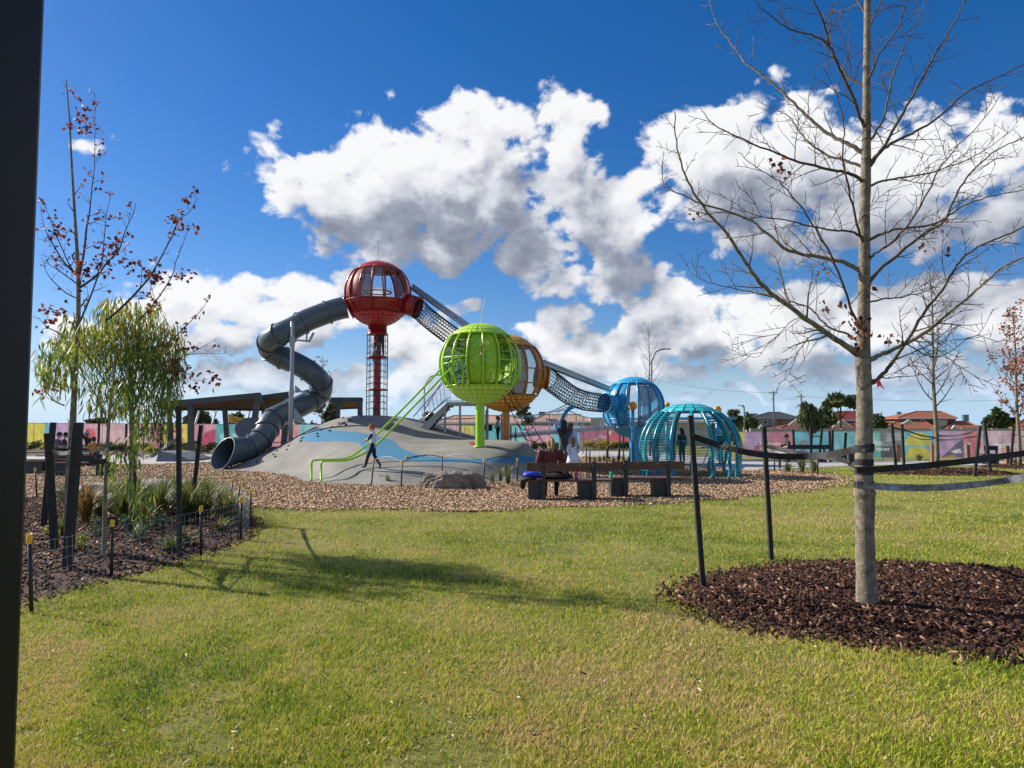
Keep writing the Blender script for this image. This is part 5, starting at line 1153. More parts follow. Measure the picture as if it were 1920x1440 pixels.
for i, (a, t, d, w, lb, dt) in enumerate([((104,1026),(90,812),9.7,.075,'leftmost thick black stake, beside the maple trunk',0), ((125,1070),(147,792),8.35,.085,'thick black stake leaning right in front of the maple trunk',0), ((337,1042),(335,762),9.25,.052,'tall upright black stake at the right of the left bed',0), ((358,905),(377,797),12.9,.06,'black stake leaning right behind the tall upright one',0), ((250,950),(253,800),11.6,.06,'black stake behind the gum tree trunk',0), ((82,955),(100,792),12,.07,'rear black stake at the far left',0)]): stake(a, t, d, lb, w, dt)
strap([(92, 845, 9.7), (118, 850, 9.3), (140, 845, 8.6)], .05, STRAP, 'short black strap joining the two thick stakes at left'); strap([(145, 848, 8.35), (160, 860, 8.6), (180, 866, 8.9), (200, 864, 9.2)], .06, STRAP, 'black strap from the leaning stake to the thin gum trunk')
strap([(145, 845, 8.35), (170, 846, 8.7), (200, 841, 9.2)], .02, STRAPG, 'thin pale strap just above the black one, to the thin gum trunk'); strap([(200, 842, 9.2), (230, 840, 10), (247, 842, 10.2)], .05, STRAP, 'black strap between the two gum trunks')
strap([(247, 845, 10.2), (275, 858, 9.9), (300, 845, 9.7), (318, 830, 9.4), (335, 824, 9.25)], .05, STRAPG, 'grey strap sagging to the tall upright stake'); strap([(336, 836, 9.25), (350, 833, 11), (371, 828, 12.9)], .05, STRAP, 'black strap between the tall stake and the leaning one behind')
# ================================================================ people
SKIN = mat('skin', (.52, .30, .21), .55); HAIRS = {}
def cloth(c): 
    k = 'cloth_%02d_%02d_%02d' % tuple(int(x*99) for x in c)
    return bpy.data.materials.get(k) or mat(k, c, .85, var=.12, vs=12)
BASEJ = dict(pel=(0, 0, .53), spi=(0, 0, .62), che=(.005, 0, .74), nek=(0, 0, .835), hd0=(.01, 0, .875),
    shl=(0, .105, .80), ell=(-.01, .14, .635), wrl=(.03, .145, .49), hal=(.045, .145, .445), shr=(0, -.105, .80), elr=(-.01, -.14, .635), wrr=(.03, -.145, .49), har=(.045, -.145, .445),
    hil=(0, .052, .51), knl=(.012, .06, .285), anl=(-.01, .062, .045), tol=(.075, .066, .018), hir=(0, -.052, .51), knr=(.012, -.06, .285), anr=(-.01, -.062, .045), tor=(.075, -.066, .018))
BONES = [('pel', 'spi', 't'), ('spi', 'che', 't'), ('che', 'nek', 't'), ('nek', 'hd0', 's'), ('che', 'shl', 't'), ('shl', 'ell', 'a'), ('ell', 'wrl', 'f'), ('wrl', 'hal', 's'), ('che', 'shr', 't'), ('shr', 'elr', 'a'), ('elr', 'wrr', 'f'), ('wrr', 'har', 's'),
    ('pel', 'hil', 'p'), ('hil', 'knl', 'p'), ('knl', 'anl', 'l'), ('anl', 'tol', 'x'), ('pel', 'hir', 'p'), ('hir', 'knr', 'p'), ('knr', 'anr', 'l'), ('anr', 'tor', 'x')]
RADJ = dict(pel=.078, spi=.07, che=.082, nek=.034, hd0=.03, shl=.042, ell=.031, wrl=.021, hal=.017, shr=.042, elr=.031, wrr=.021, har=.017, hil=.06, knl=.042, anl=.028, tol=.021, hir=.06, knr=.042, anr=.028, tor=.021)
def person(lb, loc, h, face, pose=None, cols=None, hair=('short', (.05, .03, .02)), wide=1.0, extra=None, headdir=(1, 0, 0), slim=1.0):
    """face: heading in degrees, 0 = towards +X (photo right), 90 = away from the viewer."""
    J = {k: Vector(v) for k, v in BASEJ.items()}
    for k, v in (pose or {}).items(): J[k] = Vector(v)
    names = list(J); idx = {k: i for i, k in enumerate(names)}
    me = bpy.data.meshes.new('person'); me.from_pydata([tuple(J[k]*h) for k in names], [(idx[a], idx[b_]) for a, b_, _ in BONES], []); me.update()
    o = bpy.data.objects.new('person_build', me); C.objects.link(o); sk = o.modifiers.new('skin', 'SKIN'); sk.branch_smoothing = .6
    for i, k in enumerate(names):
        d = me.skin_vertices[0].data[i]; r_ = RADJ[k]*h*slim
        w_ = wide if k in ('pel', 'spi', 'che', 'hil', 'hir', 'shl', 'shr', 'ell', 'elr') else 1
        d.radius = (r_*w_, r_*w_); d.use_root = (k == 'pel')
    o.modifiers.new('sub', 'SUBSURF').levels = 2; o.modifiers['sub'].render_levels = 2
    bpy.context.view_layer.update(); ev = o.evaluated_get(bpy.context.evaluated_depsgraph_get()); body = bpy.data.meshes.new_from_object(ev)
    bpy.data.objects.remove(o); bpy.data.meshes.remove(me)
    cols = dict(dict(t=(.5, .5, .5), a=None, f=None, p=(.03, .03, .05), l=None, x=(.05, .05, .05), s='skin'), **(cols or {}))
    if cols['a'] is None: cols['a'] = cols['t']
    if cols['f'] is None: cols['f'] = 'skin'
    if cols['l'] is None: cols['l'] = cols['p']
    keys = ['t', 'a', 'f', 'p', 'l', 'x', 's']; 
    for k in keys: body.materials.append(SKIN if cols[k] == 'skin' else cloth(cols[k]))
    A_ = np.array([J[a]*h for a, _, _ in BONES]); B_ = np.array([J[b_]*h for _, b_, _ in BONES]); lab = [k for *_, k in BONES]
    rad_ = np.array([min(RADJ[a], RADJ[b_])*h for a, b_, _ in BONES])
    cc = np.array([p.center for p in body.polygons]); ab = B_-A_
    t_ = np.clip(((cc[:, None]-A_)*ab).sum(-1)/((ab**2).sum(-1)+1e-9), 0, 1); dist = np.linalg.norm(cc[:, None]-A_-ab*t_[..., None], axis=-1)-rad_*.8
    best = dist.argmin(1)
    for p, bi in zip(body.polygons, best): p.material_index = keys.index(lab[bi]); p.use_smooth = True
    bm = bmesh.new(); bm.from_mesh(body)
    # head with nose, chin, ears; fingers
    hdv = Vector(headdir).normalized(); hc = J['hd0']*h+Vector((0, 0, .045*h))+hdv*.012*h; side = Vector((0, 0, 1)).cross(hdv).normalized(); upv = hdv.cross(side)
    rot = Matrix((hdv, side, upv)).transposed(); hb = MB(); sch = 1.0 if h > 1.45 else 1.18
    hb.ball(hc, (.056*h*sch, .046*h*sch, .068*h*sch), 16, 12, rot); hb.ball(hc+rot @ Vector((.056, 0, -.008))*h*sch, (.012*h, .008*h, .014*h), 8, 6, rot); hb.ball(hc+rot @ Vector((.03, 0, -.045))*h*sch, (.024*h, .026*h, .02*h), 8, 6, rot)
    for s_ in (-1, 1): hb.ball(hc+rot @ Vector((-.004, s_*.047, -.004))*h*sch, (.012*h, .005*h, .018*h), 6, 5, rot)
    for s_ in ('l', 'r'):
        w_, ha = J['wr'+s_]*h, J['ha'+s_]*h; d = (ha-w_).normalized(); sd_ = d.cross(Vector((.3, .2, 1))).normalized()
        for q_ in (-1.5, -.5, .5, 1.5):
            p0 = ha+sd_*q_*.008*h; hb.tube([p0, p0+d*.018*h, p0+d*(.034-.004*abs(q_))*h-Vector((0, 0, .004*h))], [.0055*h, .005*h, .0035*h], 5)
        hb.tube([w_.lerp(ha, .6)+sd_*.012*h, ha+sd_*.02*h+d*.008*h], [.006*h, .0045*h], 5)
    m2 = hb.mesh('tmp', SKIN, smooth=True); n0 = len(bm.faces); bm.from_mesh(m2); bm.faces.ensure_lookup_table()
    for f in bm.faces[n0:]: f.material_index = 6; f.smooth = True
    bm.to_mesh(body); bm.free(); body.name = 'person'
    o = bpy.data.objects.new('person', body); C.objects.link(o); o.location = loc; o.rotation_euler = (0, 0, R(face)); tag(o, lb, 'person')
    hm = cloth(hair[1]); b = MB(); k_ = sch
    eye = MB()
    for s_ in (-1, 1): eye.ball(hc+rot @ Vector((.049, s_*.018, .004))*h*k_, .006*h, 6, 4)
    part('eyes', eye, cloth((.03, .02, .02)), o, True, local=True, kind='stuff')
    b.ball(hc+rot @ Vector((-.010, 0, .012))*h*k_, (.058*h*k_, .053*h*k_, .067*h*k_), 16, 10, rot)
    if hair[0] == 'long': b.tube([hc+rot @ Vector((-.03, 0, .02))*h, hc+rot @ Vector((-.05, 0, -.06))*h, hc+rot @ Vector((-.055, 0, -.13))*h, hc+rot @ Vector((-.06, 0, -.19))*h], [.045*h, .056*h, .052*h, .02*h], 10)
    if hair[0] == 'curly':
        r_ = random.Random(3)
        for i in range(26): a = r_.uniform(2.0, 4.3); b.ball(hc+Vector((.05*math.cos(a)-.012, .055*math.sin(a), r_.uniform(-.16, .05)))*h, r_.uniform(.018, .03)*h, 7, 5)
    if hair[0] == 'tail':
        b.tube([hc+rot @ Vector((-.055, 0, .03))*h, hc+rot @ Vector((-.09, 0, .0))*h, hc+rot @ Vector((-.085, 0, -.07))*h, hc+rot @ Vector((-.075, 0, -.15))*h], [.018*h, .024*h, .022*h, .006*h], 8)
    if hair[0] == 'short':
        r_ = random.Random(8)
        for i in range(14): a = r_.uniform(0, 6.28); e = r_.uniform(.5, 1.4); b.ball(hc+rot @ Vector((.05*math.cos(a)*math.cos(e)-.012, .05*math.sin(a)*math.cos(e), .065*math.sin(e)+.008))*h*k_, .017*h, 6, 4)
    part('hair', b, hm, o, True, local=True)
    if extra: extra(o, h, J, hc, rot)
    return o
def cap_on(col, brim=True):
    def f(o, h, J, hc, rot):
        b = MB(); b.ball(hc+rot @ Vector((-.004, 0, .026))*h, (.064*h, .058*h, .056*h), 14, 8, rot)
        if brim: b.ball(hc+rot @ Vector((.07, 0, .03))*h, (.04*h, .04*h, .006*h), 10, 5, rot)
        part('cap', b, cloth(col), o, True, local=True)
    return f
STRIDE = dict(knl=(.10, .055, .29), anl=(.155, .058, .06), tol=(.235, .06, .055), knr=(-.02, -.05, .29), anr=(-.165, -.055, .075), tor=(-.105, -.057, .022))
pb = GM(699, 880)
boy = person('boy walking left across the mound in a white shirt with navy sleeves and navy pants', (pb.x, pb.y, pb.z), 85*pb.y/FPX, 180,
    dict(STRIDE, ell=(.06, .13, .67), wrl=(.15, .10, .63), hal=(.195, .09, .605), elr=(-.01, -.13, .64), wrr=(.08, -.13, .56), har=(.12, -.12, .53), hd0=(.022, 0, .872)),
    dict(t=(.62, .62, .72), a=(.015, .02, .06), f='skin', p=(.012, .015, .04), x=(.05, .09, .22)), ('short', (.33, .11, .03)), headdir=(1, 0, -.45))
SIT = dict(pel=(0, 0, .30), spi=(0, 0, .39), che=(.02, 0, .51), nek=(.03, 0, .605), hd0=(.045, 0, .645), shl=(.02, .105, .57), shr=(.02, -.105, .57), ell=(.05, .15, .43), elr=(.05, -.15, .43), wrl=(.16, .08, .40), wrr=(.16, -.08, .40), hal=(.20, .06, .395), har=(.20, -.06, .395),
    hil=(0.01, .055, .285), hir=(0.01, -.055, .285), knl=(.24, .075, .29), knr=(.24, -.075, .29), anl=(.25, .07, .05), anr=(.25, -.07, .05), tol=(.33, .075, .02), tor=(.33, -.075, .02))
ps = P(1033, 890, 16.95)
person('seated woman in a rust red jumper with a blonde ponytail on the left bench', (ps.x, 16.95, .0), 1.84, 88, dict(SIT, shl=(.02, .12, .575), shr=(.02, -.12, .575)), dict(t=(.13, .028, .02), a=(.13, .028, .02), f=(.13, .028, .02), p=(.01, .01, .012), x=(.02, .02, .02)), ('tail', (.30, .19, .10)), wide=1.62, headdir=(1, .25, -.35))
pg = G(1075, 894)
def skirt(col, z0, z1, r0, r1):
    def f(o, h, J, hc, rot):
        b = MB(); b.lathe([(r0*h, z0*h), ((r0+r1)*.5*h, (z0+z1)/2*h), (r1*h, z1*h)], 18); o_ = part('skirt', b, cloth(col), o, True, local=True); o_.modifiers.new('thickness', 'SOLIDIFY').thickness = .01
    return f
person('small girl in a white cardigan and dress with long curly hair, standing beyond the bench', (pg.x, pg.y, 0), 1.29, 80, dict(ell=(.03, .14, .66), wrl=(.09, .10, .62), hal=(.12, .09, .64), elr=(.03, -.14, .66), wrr=(.09, -.10, .62), har=(.12, -.09, .64)), dict(t=(.78, .76, .80), a=(.78, .76, .80), f=(.78, .76, .80), p='skin', l='skin', x=(.6, .55, .6)), ('curly', (.26, .14, .07)), wide=1.15, slim=1.3, extra=skirt((.74, .72, .82), .60, .33, .11, .18))
pw = P(1058, 877, 26.0); zw = gh(pw.x, 26.0)
sc_ = (P(0, 786, 26.0).z-zw)
person('woman with long dark hair, blue sleeves and dark vest reaching up with one arm', (pw.x, 26.0, zw), sc_, 100, dict(ell=(.02, .15, .86), wrl=(.05, .17, .97), hal=(.06, .17, 1.01), elr=(.05, -.13, .68), wrr=(.12, -.10, .62), har=(.15, -.09, .62)), dict(t=(.05, .045, .05), a=(.25, .38, .72), f=(.35, .46, .75), p=(.11, .16, .13), x=(.1, .1, .1)), ('long', (.03, .018, .012)), slim=1.12)
pw2 = P(1070, 877, 27.2); zw = gh(pw2.x, 27.2)
person('second brown haired woman in a pale lilac top, half hidden beside the dark haired one', (pw2.x, 27.2, zw), P(0, 792, 27.2).z-zw, 60, None, dict(t=(.62, .62, .78), a=(.62, .62, .78), f=(.62, .62, .78), p=(.13, .17, .14), x=(.1, .1, .1)), ('long', (.12, .06, .03)), slim=1.12)
pc = P(929, 828, 30.0); zz = max(gh(pc.x, 30), .35)
def tray(o, h, J, hc, rot):
    cap_on((.62, .42, .40))(o, h, J, hc, rot)
person('woman in a grey hoodie and pale cap standing left of the orange post', (pc.x+.1, 30.0, zz), P(0, 780, 30.0).z-zz, 185, dict(ell=(.03, .13, .62), wrl=(.12, .10, .56), hal=(.16, .09, .55), elr=(.03, -.13, .62), wrr=(.12, -.10, .56), har=(.16, -.09, .55)), dict(t=(.36, .38, .42), a=(.36, .38, .42), f=(.36, .38, .42), p=(.01, .01, .012), x=(.02, .02, .02)), ('tail', (.03, .02, .015)), extra=tray, wide=1.4, slim=1.15, headdir=(1, 0, .15))
b = MB(); p = P(916, 802, 29.9); b.box(p, (.3, .3, .26)); q_ = top('dark_box', b, BK, 'black box held in front of the woman in the grey hoodie', 'box'); m_ = q_.modifiers.new('b', 'BEVEL'); m_.width = .03
CLIMB = dict(knl=(.10, .06, .36), anl=(.03, .06, .14), tol=(.09, .06, .11), ell=(.07, .13, .84), wrl=(.10, .10, .98), hal=(.10, .10, 1.02), elr=(.07, -.13, .78), wrr=(.12, -.09, .90), har=(.12, -.09, .94))
k1 = P(716, 668, 31.95); person('child in dark clothes climbing high inside the net tower under the red pod', k1, 1.25, 150, CLIMB, dict(t=(.03, .035, .04), a=(.03, .035, .04), f=(.03, .035, .04), p=(.05, .06, .07), x=(.02, .02, .02)), ('short', (.02, .015, .01)))
k2 = P(702, 682, 31.85); person('smaller dark haired child in a white top lower in the net tower', k2, .92, 120, CLIMB, dict(t=(.72, .72, .74), a=(.72, .72, .74), p=(.2, .2, .24), x=(.1, .03, .04)), ('long', (.03, .018, .012)))
pr = P(1480, 868, 35.2); person('person in black with cap and glasses sitting on a bench beyond the play area', (pr.x, 35.2, 0), 1.75, 175, SIT, dict(t=(.012, .012, .014), a=(.012, .012, .014), p=(.02, .02, .03)), ('short', (.02, .015, .01)), wide=1.3, extra=cap_on((.012, .012, .014)), headdir=(1, 0, -.4))
pd = G(1273, 868); person('adult dressed in black standing inside the view of the teal dome', (pd.x, 34.0, 0), 1.64, 120, None, dict(t=(.012, .012, .014), a=(.012, .012, .014), f=(.012, .012, .014), p=(.012, .012, .014)), ('long', (.02, .015, .01)))
pd = P(1352, 868, 33.0); person('person in dark clothes and pale cap at the right side of the teal dome', (pd.x, 33.0, 0), 1.55, 200, None, dict(t=(.02, .02, .03), a=(.02, .02, .03), p=(.02, .02, .02)), ('short', (.05, .03, .02)), extra=cap_on((.55, .6, .68)))
for px, d, hh, fc, c1, hr, lb, ex in [(109, 32, 1.72, 10, (.12, .13, .16), (.02, .015, .01), 'man in a grey shirt and dark cap seated leftmost at the far picnic table', cap_on((.02, .02, .03))), (121, 32.6, 1.7, 20, (.04, .045, .04), (.02, .015, .01), 'second man in a black cap seated beside the man in grey', cap_on((.01, .01, .015))), (168, 33, 1.78, 180, (.012, .012, .014), (.2, .12, .06), 'person in black raising an arm at the right of the picnic table', cap_on((.45, .47, .52)))]:
    x = (px-960)/FPX*d; pose = dict(SIT)
    if px == 168: pose.update(ell=(.06, .16, .66), wrl=(.14, .13, .74), hal=(.17, .12, .77))
    person(lb, (x, d, .12), hh, fc, pose, dict(t=c1, a=c1, p=(.03, .035, .05)), ('short', hr), extra=ex)
x = (177-960)/FPX*31.5; person('child in a mustard yellow top and blue cap at the far picnic table', (x, 31.5, .12), 1.45, 100, SIT, dict(t=(.50, .26, .05), a=(.50, .26, .05), f=(.50, .26, .05), p=(.05, .06, .1)), ('short', (.05, .03, .02)), extra=cap_on((.16, .22, .5)))
# ================================================================ beyond the playground
SLAT = mat('red_brown_soffit_timber', (.085, .03, .018), .7, var=.25, vs=6)
def slab(c4, th): 
    b = MB(); n = len(c4); b.add([tuple(p) for p in c4]+[tuple(p+Vector((0, 0, th))) for p in c4], [tuple(range(n-1, -1, -1)), tuple(range(n, 2*n))]+[(i, (i+1) % n, n+(i+1) % n, n+i) for i in range(n)]); return b
def shelter(lb, FL, FR, BR, BL, posts, fth=.28, nsl=14):
    root = empty('picnic_shelter', Vector(((FL.x+FR.x)/2, FL.y, 0)), lb, 'shelter')
    part('roof', slab([FL, FR, BR, BL], .10), DGREY, root)
    for a, c_ in ((FL, FR), (FR, BR), (BR, BL), (BL, FL)): b = MB(); b.beam(a-Vector((0, 0, .06)), c_-Vector((0, 0, .06)), .12, fth); part('fascia', b, DGREY, root)
    for i in range(nsl):
        t0 = (i+.06)/nsl; t1 = (i+.94)/nsl; o = Vector((0, 0, -.06)); part('soffit_board', slab([FL.lerp(BL, t0)+o, FR.lerp(BR, t0)+o, FR.lerp(BR, t1)+o, FL.lerp(BL, t1)+o], .03), SLAT, root)
    for (px, y0, y1, d, w, lean) in posts: b = MB(); b.beam(P(px+lean, y1, d), P(px, y0, d), w, w, up=Vector((0, 1, 0))); part('post', b, DGREY, root)
    return root
shelter('long low pitched shelter with timber soffit and black posts at left', P(296, 757, 42.5), P(487, 739, 42.5), P(500, 765, 50), P(305, 764, 50), [(358, 758, 852, 42.8, .28, 0), (318, 762, 846, 49, .22, 0), (421, 762, 838, 46, .25, 6), (484, 737, 800, 42.4, .28, -8), (495, 764, 835, 49.5, .24, 0)])
shelter('second shelter roof stepping down behind the slide', P(490, 744, 45), P(541, 737, 45), P(556, 764, 52), P(500, 766, 52), [(540, 742, 838, 45, .3, -8)], .25, 10)
shelter('third shelter roof right of the lower slide bend', P(618, 748, 47), P(679, 748, 47), P(676, 762, 53), P(622, 764, 53), [(634, 746, 838, 47, .3, -4), (675, 748, 838, 47, .28, 1)], .22, 8)
def ptable(lb, px, d, w=1.6):
    x = (px-960)/FPX*d; r_ = empty('picnic_table', (x, d, 0), lb, 'table')
    for i in range(4): b = MB(); b.box((0, -.3+i*.2, .74), (w, .18, .04)); part('top_slat', b, TIMB, r_, local=True)
    for s_ in (-1, 1):
        b = MB(); b.box((s_*w*.35, 0, .36), (.08, .6, .72)); part('leg', b, DGREY, r_, local=True)
        b = MB(); b.box((0, s_*.65, .44), (w, .28, .04)); part('seat', b, TIMB, r_, local=True); b = MB(); b.box((0, s_*.65, .21), (w*.7, .1, .42)); part('seat_support', b, DGREY, r_, local=True)
    return r_
ptable('timber picnic table under the second shelter', 517, 46); ptable('picnic table where the group sits at far left', 143, 32.3, 2.4); ptable('second picnic table at the far left edge', 70, 27, 1.8)
def fbench(lb, px0, px1, d, back=True):
    x0, x1 = (px0-960)/FPX*d, (px1-960)/FPX*d; r_ = empty('park_bench', ((x0+x1)/2, d, 0), lb, 'bench'); L = x1-x0
    for i in range(3): b = MB(); b.box((0, .1+i*.16, .44), (L, .14, .04)); part('seat_slat', b, TIMB, r_, local=True)
    if back: b = MB(); b.box((0, 0, .72), (L, .04, .2)); part('back_plank', b, BK if d > 33 else TIMB, r_, local=True)
    for s_ in (-.36, .36):
        b = MB(); b.box((s_*L, .25, .21), (.3, .4, .42)); part('leg', b, BENF, r_, local=True)
        if back: b = MB(); b.box((s_*L, -.03, .4), (.1, .03, .8)); part('back_post', b, BENF, r_, local=True)
fbench('bench with the black clad person beyond the play area', 1462, 1556, 35.3); fbench('backless bench right of it beyond the play area', 1577, 1606, 35.5, False); fbench('small bench behind the stakes of the second bare tree', 1842, 1868, 33.5)
fbench('low bench at far left behind the flat rocks', 100, 205, 25, False)
b = MB(); q0 = G(292, 866); q1 = G(357, 866); b.add([q0, q1, q1+Vector((0, 0, .10)), q1+Vector((-1.0, .2, .42)), q0+Vector((0, .3, .5)), q0+Vector((0, 3, 0)), q1+Vector((0, 3, 0)), q1+Vector((-.2, 3, .1)), q1+Vector((-1.0, 2.8, .42)), q0+Vector((0, 2.7, .5))],
    [(0, 1, 2, 3, 4), (9, 8, 7, 6, 5), (1, 6, 7, 2), (2, 7, 8, 3), (3, 8, 9, 4), (0, 4, 9, 5), (0, 5, 6, 1)]); top('grey_ramp', b, mat('grey_ribbed_ramp', (.17, .18, .19), .6, var=.2, vs=8), 'low grey wedge shaped play ramp behind the leaning stake', 'ramp')

# ---- printed hoarding fences
def flat(c): return bpy.data.materials.get('banner_%d_%d_%d' % tuple(int(x*100) for x in c)) or mat('banner_%d_%d_%d' % tuple(int(x*100) for x in c), tuple(min(.9, x*1.25) for x in c), .6, var=.10, vs=1.6, bump=.5, bs=2.2, trans=.5)
PINK = (.62, .34, .42); LPINK = (.70, .50, .52); MAG = (.50, .17, .27); YELB = (.66, .58, .12); TEALB = (.14, .42, .44); SKYB = (.18, .48, .58); LILAC = (.52, .34, .52); REDB = (.60, .13, .15); GREYB = (.25, .26, .27); WHT = (.95, .95, .95)
class Hoard:
    def __init__(s, lb, pxa, da, pxb, db, ya, yb, hz=0.0):
        s.A = Vector(((pxa-960)/FPX*da, da, 0)); s.B = Vector(((pxb-960)/FPX*db, db, 0)); s.ya, s.yb, s.pa, s.pb = ya, yb, pxa, pxb; s.hz = hz
        s.root = empty('hoarding_fence', s.A, lb, 'fence'); s.D = (s.B-s.A).normalized(); s.nrm = Vector((s.D.y, -s.D.x, 0))
    def on(s, px, py, off=0.0):
        r = ray(px, py); n = s.nrm; t = (s.A-Vector((0, 0, CH))).dot(n)/r.dot(n); return Vector((0, 0, CH))+r*t+n*off
    def top(s, px): return s.ya+(s.yb-s.ya)*(px-s.pa)/(s.pb-s.pa)
    def block(s, p0, p1, col, shapes=(), zb=.08):
        s.blocks = getattr(s, 'blocks', []); s.blocks.append((p0, p1, col)); s.prints = getattr(s, 'prints', [])
    def shape(s, pts, c): s.prints.append(('poly', pts, c))
    def bake(s, zb=.08):
        """Each banner is one cloth; its print is colour on a fine grid, so daylight passes through ground and lettering alike."""
        pm = bpy.data.materials.get('printed_mesh_cloth')
        if pm is None:
            pm = mat('printed_mesh_cloth', (.5, .5, .5), .6, bump=.5, bs=2.2, trans=.5); nt = pm.node_tree; at = N(nt, 'ShaderNodeAttribute', attribute_name='print')
            nz = N(nt, 'ShaderNodeTexNoise', ins={'Vector': N(nt, 'ShaderNodeNewGeometry').outputs['Position'], 'Scale': 1.4, 'Detail': 5.0}); k = N(nt, 'ShaderNodeMapRange', ins={'Value': nz.outputs[0], 'From Min': .3, 'From Max': .7, 'To Min': .86, 'To Max': 1.12}).outputs[0]
            cc_ = VM(nt, 'SCALE', at.outputs['Color'], sc=k).outputs[0]
            nt.links.new(cc_, nt.nodes['Principled BSDF'].inputs['Base Color'])
            for n_ in nt.nodes:
                if n_.type == 'BSDF_TRANSLUCENT': nt.links.new(cc_, n_.inputs[0])
        for p0, p1, col in s.blocks:
            has = any(k[0] == 'text' and k[3] < p1 and k[4] > p0 for k in s.prints); st = .45 if has else 1.0
            nx = max(4, int((p1-p0)/st)); yt = min(s.top(p0), s.top(p1)); ny = int(58/st) if s.hz == 0 and s.pa > 1000 else int(42/st)
            a, b_ = s.on(p0, s.top(p0)), s.on(p1, s.top(p1)); U, Vv = np.meshgrid(np.linspace(0, 1, nx+1), np.linspace(0, 1, ny+1))
            X = a.x+(b_.x-a.x)*U; Y = a.y+(b_.y-a.y)*U; Z = zb+(a.z+(b_.z-a.z)*U-zb)*Vv
            px = 960+FPX*X/(Y*cp+(Z-CH)*sp); py = 720-FPX*((Z-CH)*cp-Y*sp)/(Y*cp+(Z-CH)*sp)
            colr = np.tile(np.array([min(.92, c*1.25) for c in col]), (X.size, 1))
            for pr in s.prints:
                if pr[0] == 'poly':
                    xs = [q[0] for q in pr[1]]
                    if max(xs) < p0 or min(xs) > p1: continue
                    m = in_poly(px.ravel(), py.ravel(), pr[1]); colr[m] = [min(.92, c*1.25) for c in pr[2]]
                elif pr[3] < p1 and pr[4] > p0:
                    fx, fy = px.ravel(), py.ravel(); m = np.zeros(fx.shape, bool)
                    for T in pr[1]:
                        (x1, y1), (x2, y2), (x3, y3) = T; bb = (fx >= min(x1, x2, x3)) & (fx <= max(x1, x2, x3)) & (fy >= min(y1, y2, y3)) & (fy <= max(y1, y2, y3)); ii = np.nonzero(bb)[0]
                        if not len(ii): continue
                        d1 = (fx[ii]-x2)*(y1-y2)-(x1-x2)*(fy[ii]-y2); d2 = (fx[ii]-x3)*(y2-y3)-(x2-x3)*(fy[ii]-y3); d3 = (fx[ii]-x1)*(y3-y1)-(x3-x1)*(fy[ii]-y1)
                        m[ii[((d1 >= 0) & (d2 >= 0) & (d3 >= 0)) | ((d1 <= 0) & (d2 <= 0) & (d3 <= 0))]] = True
                    colr[m] = pr[2]
            W_ = .03*np.sin(X*2.3+Z*2)*np.sin(math.pi*Vv)+.012*np.sin(X*9+Z*5)*np.sin(math.pi*Vv)
            o_ = s.A; Vt = np.column_stack([(X+s.nrm.x*W_-o_.x).ravel(), (Y+s.nrm.y*W_-o_.y).ravel(), (Z-o_.z).ravel()]); w = nx+1; idx = np.arange((ny+1)*w).reshape(ny+1, w)
            q = np.stack([idx[:-1, :-1], idx[:-1, 1:], idx[1:, 1:], idx[1:, :-1]], -1).reshape(-1, 4); o = nptop('banner', Vt, q, pm, parent=s.root, smooth=True)
            at = o.data.attributes.new('print', 'FLOAT_COLOR', 'POINT'); at.data.foreach_set('color', np.column_stack([colr, np.ones(len(colr))]).astype(np.float32).ravel())
    def disc(s, cx, cy, r, c, y0=None, y1=None, x0=None, x1=None):
        pts = []
        for k in range(24): a = 2*math.pi*k/24; x, y = cx+r*math.cos(a), cy+r*math.sin(a); y = min(max(y, y0 or -1e9), y1 or 1e9); x = min(max(x, x0 or -1e9), x1 or 1e9); pts.append((x, y))
        s.shape(pts, c)
    def text(s, txt, px, py, hpx, c=WHT, name='lettering'):
        cu = bpy.data.curves.new('lettering', 'FONT'); cu.body = txt; cu.size = 1; cu.offset = .025; to = bpy.data.objects.new('t', cu); C.objects.link(to); bpy.context.view_layer.update()
        me = bpy.data.meshes.new_from_object(to.evaluated_get(bpy.context.evaluated_depsgraph_get())); bpy.data.objects.remove(to)
        k_ = hpx/.7; me.calc_loop_triangles(); vv = [(px+v.co.x*k_, py-v.co.y*k_) for v in me.vertices]; tr = [tuple(vv[i] for i in t.vertices) for t in me.loop_triangles]; xs = [v[0] for v in vv]
        s.prints.append(('text', tr, c, min(xs), max(xs))); bpy.data.meshes.remove(me); return
    def frame(s, step=2.4, wire=True):
        s.bake()
        L = (s.B-s.A).length; n = int(L/step); 
        for k in range(n+1):
            q = s.A+s.D*step*k+s.nrm*.07; zt = s.on(960+FPX*q.x/q.y, s.top(960+FPX*q.x/q.y)).z; m = MB(); m.tube([q, q+Vector((0, 0, zt+.10))], .021, 6); part('post', m, STEEL, s.root)
        m = MB(); a = s.on(s.pa, s.top(s.pa), .07); b_ = s.on(s.pb, s.top(s.pb), .07); m.tube([a, b_], .02, 5); part('top_rail', m, STEEL, s.root)
        if wire:
            m = MB(); nz = 5
            for i in range(1, nz): q0, q1 = a.copy(), b_.copy(); q0.z *= i/nz; q1.z *= i/nz; m.tube([q0, q1], .004, 3, caps=False)
            for k in range(int(L/.3)): q = a.lerp(b_, k*.3/L); m.tube([(q.x, q.y, .05), q], .0035, 3, caps=False)
            part('wire_mesh', m, WIRE, s.root, kind='stuff')
HR = Hoard('right hand site fence hung with printed pastel banners', 1382, 39.5, 2060, 37.0, 810, 806)
HR.block(1383, 1396, YELB); HR.block(1396, 1441, LILAC); HR.block(1441, 1487, (.56, .24, .30)); HR.shape([(1411, 845), (1416, 836), (1424, 830), (1433, 828), (1441, 832), (1441, 845)], MAG); HR.shape([(1385, 850), (1388, 836), (1396, 833), (1396, 850)], (.6, .3, .12))
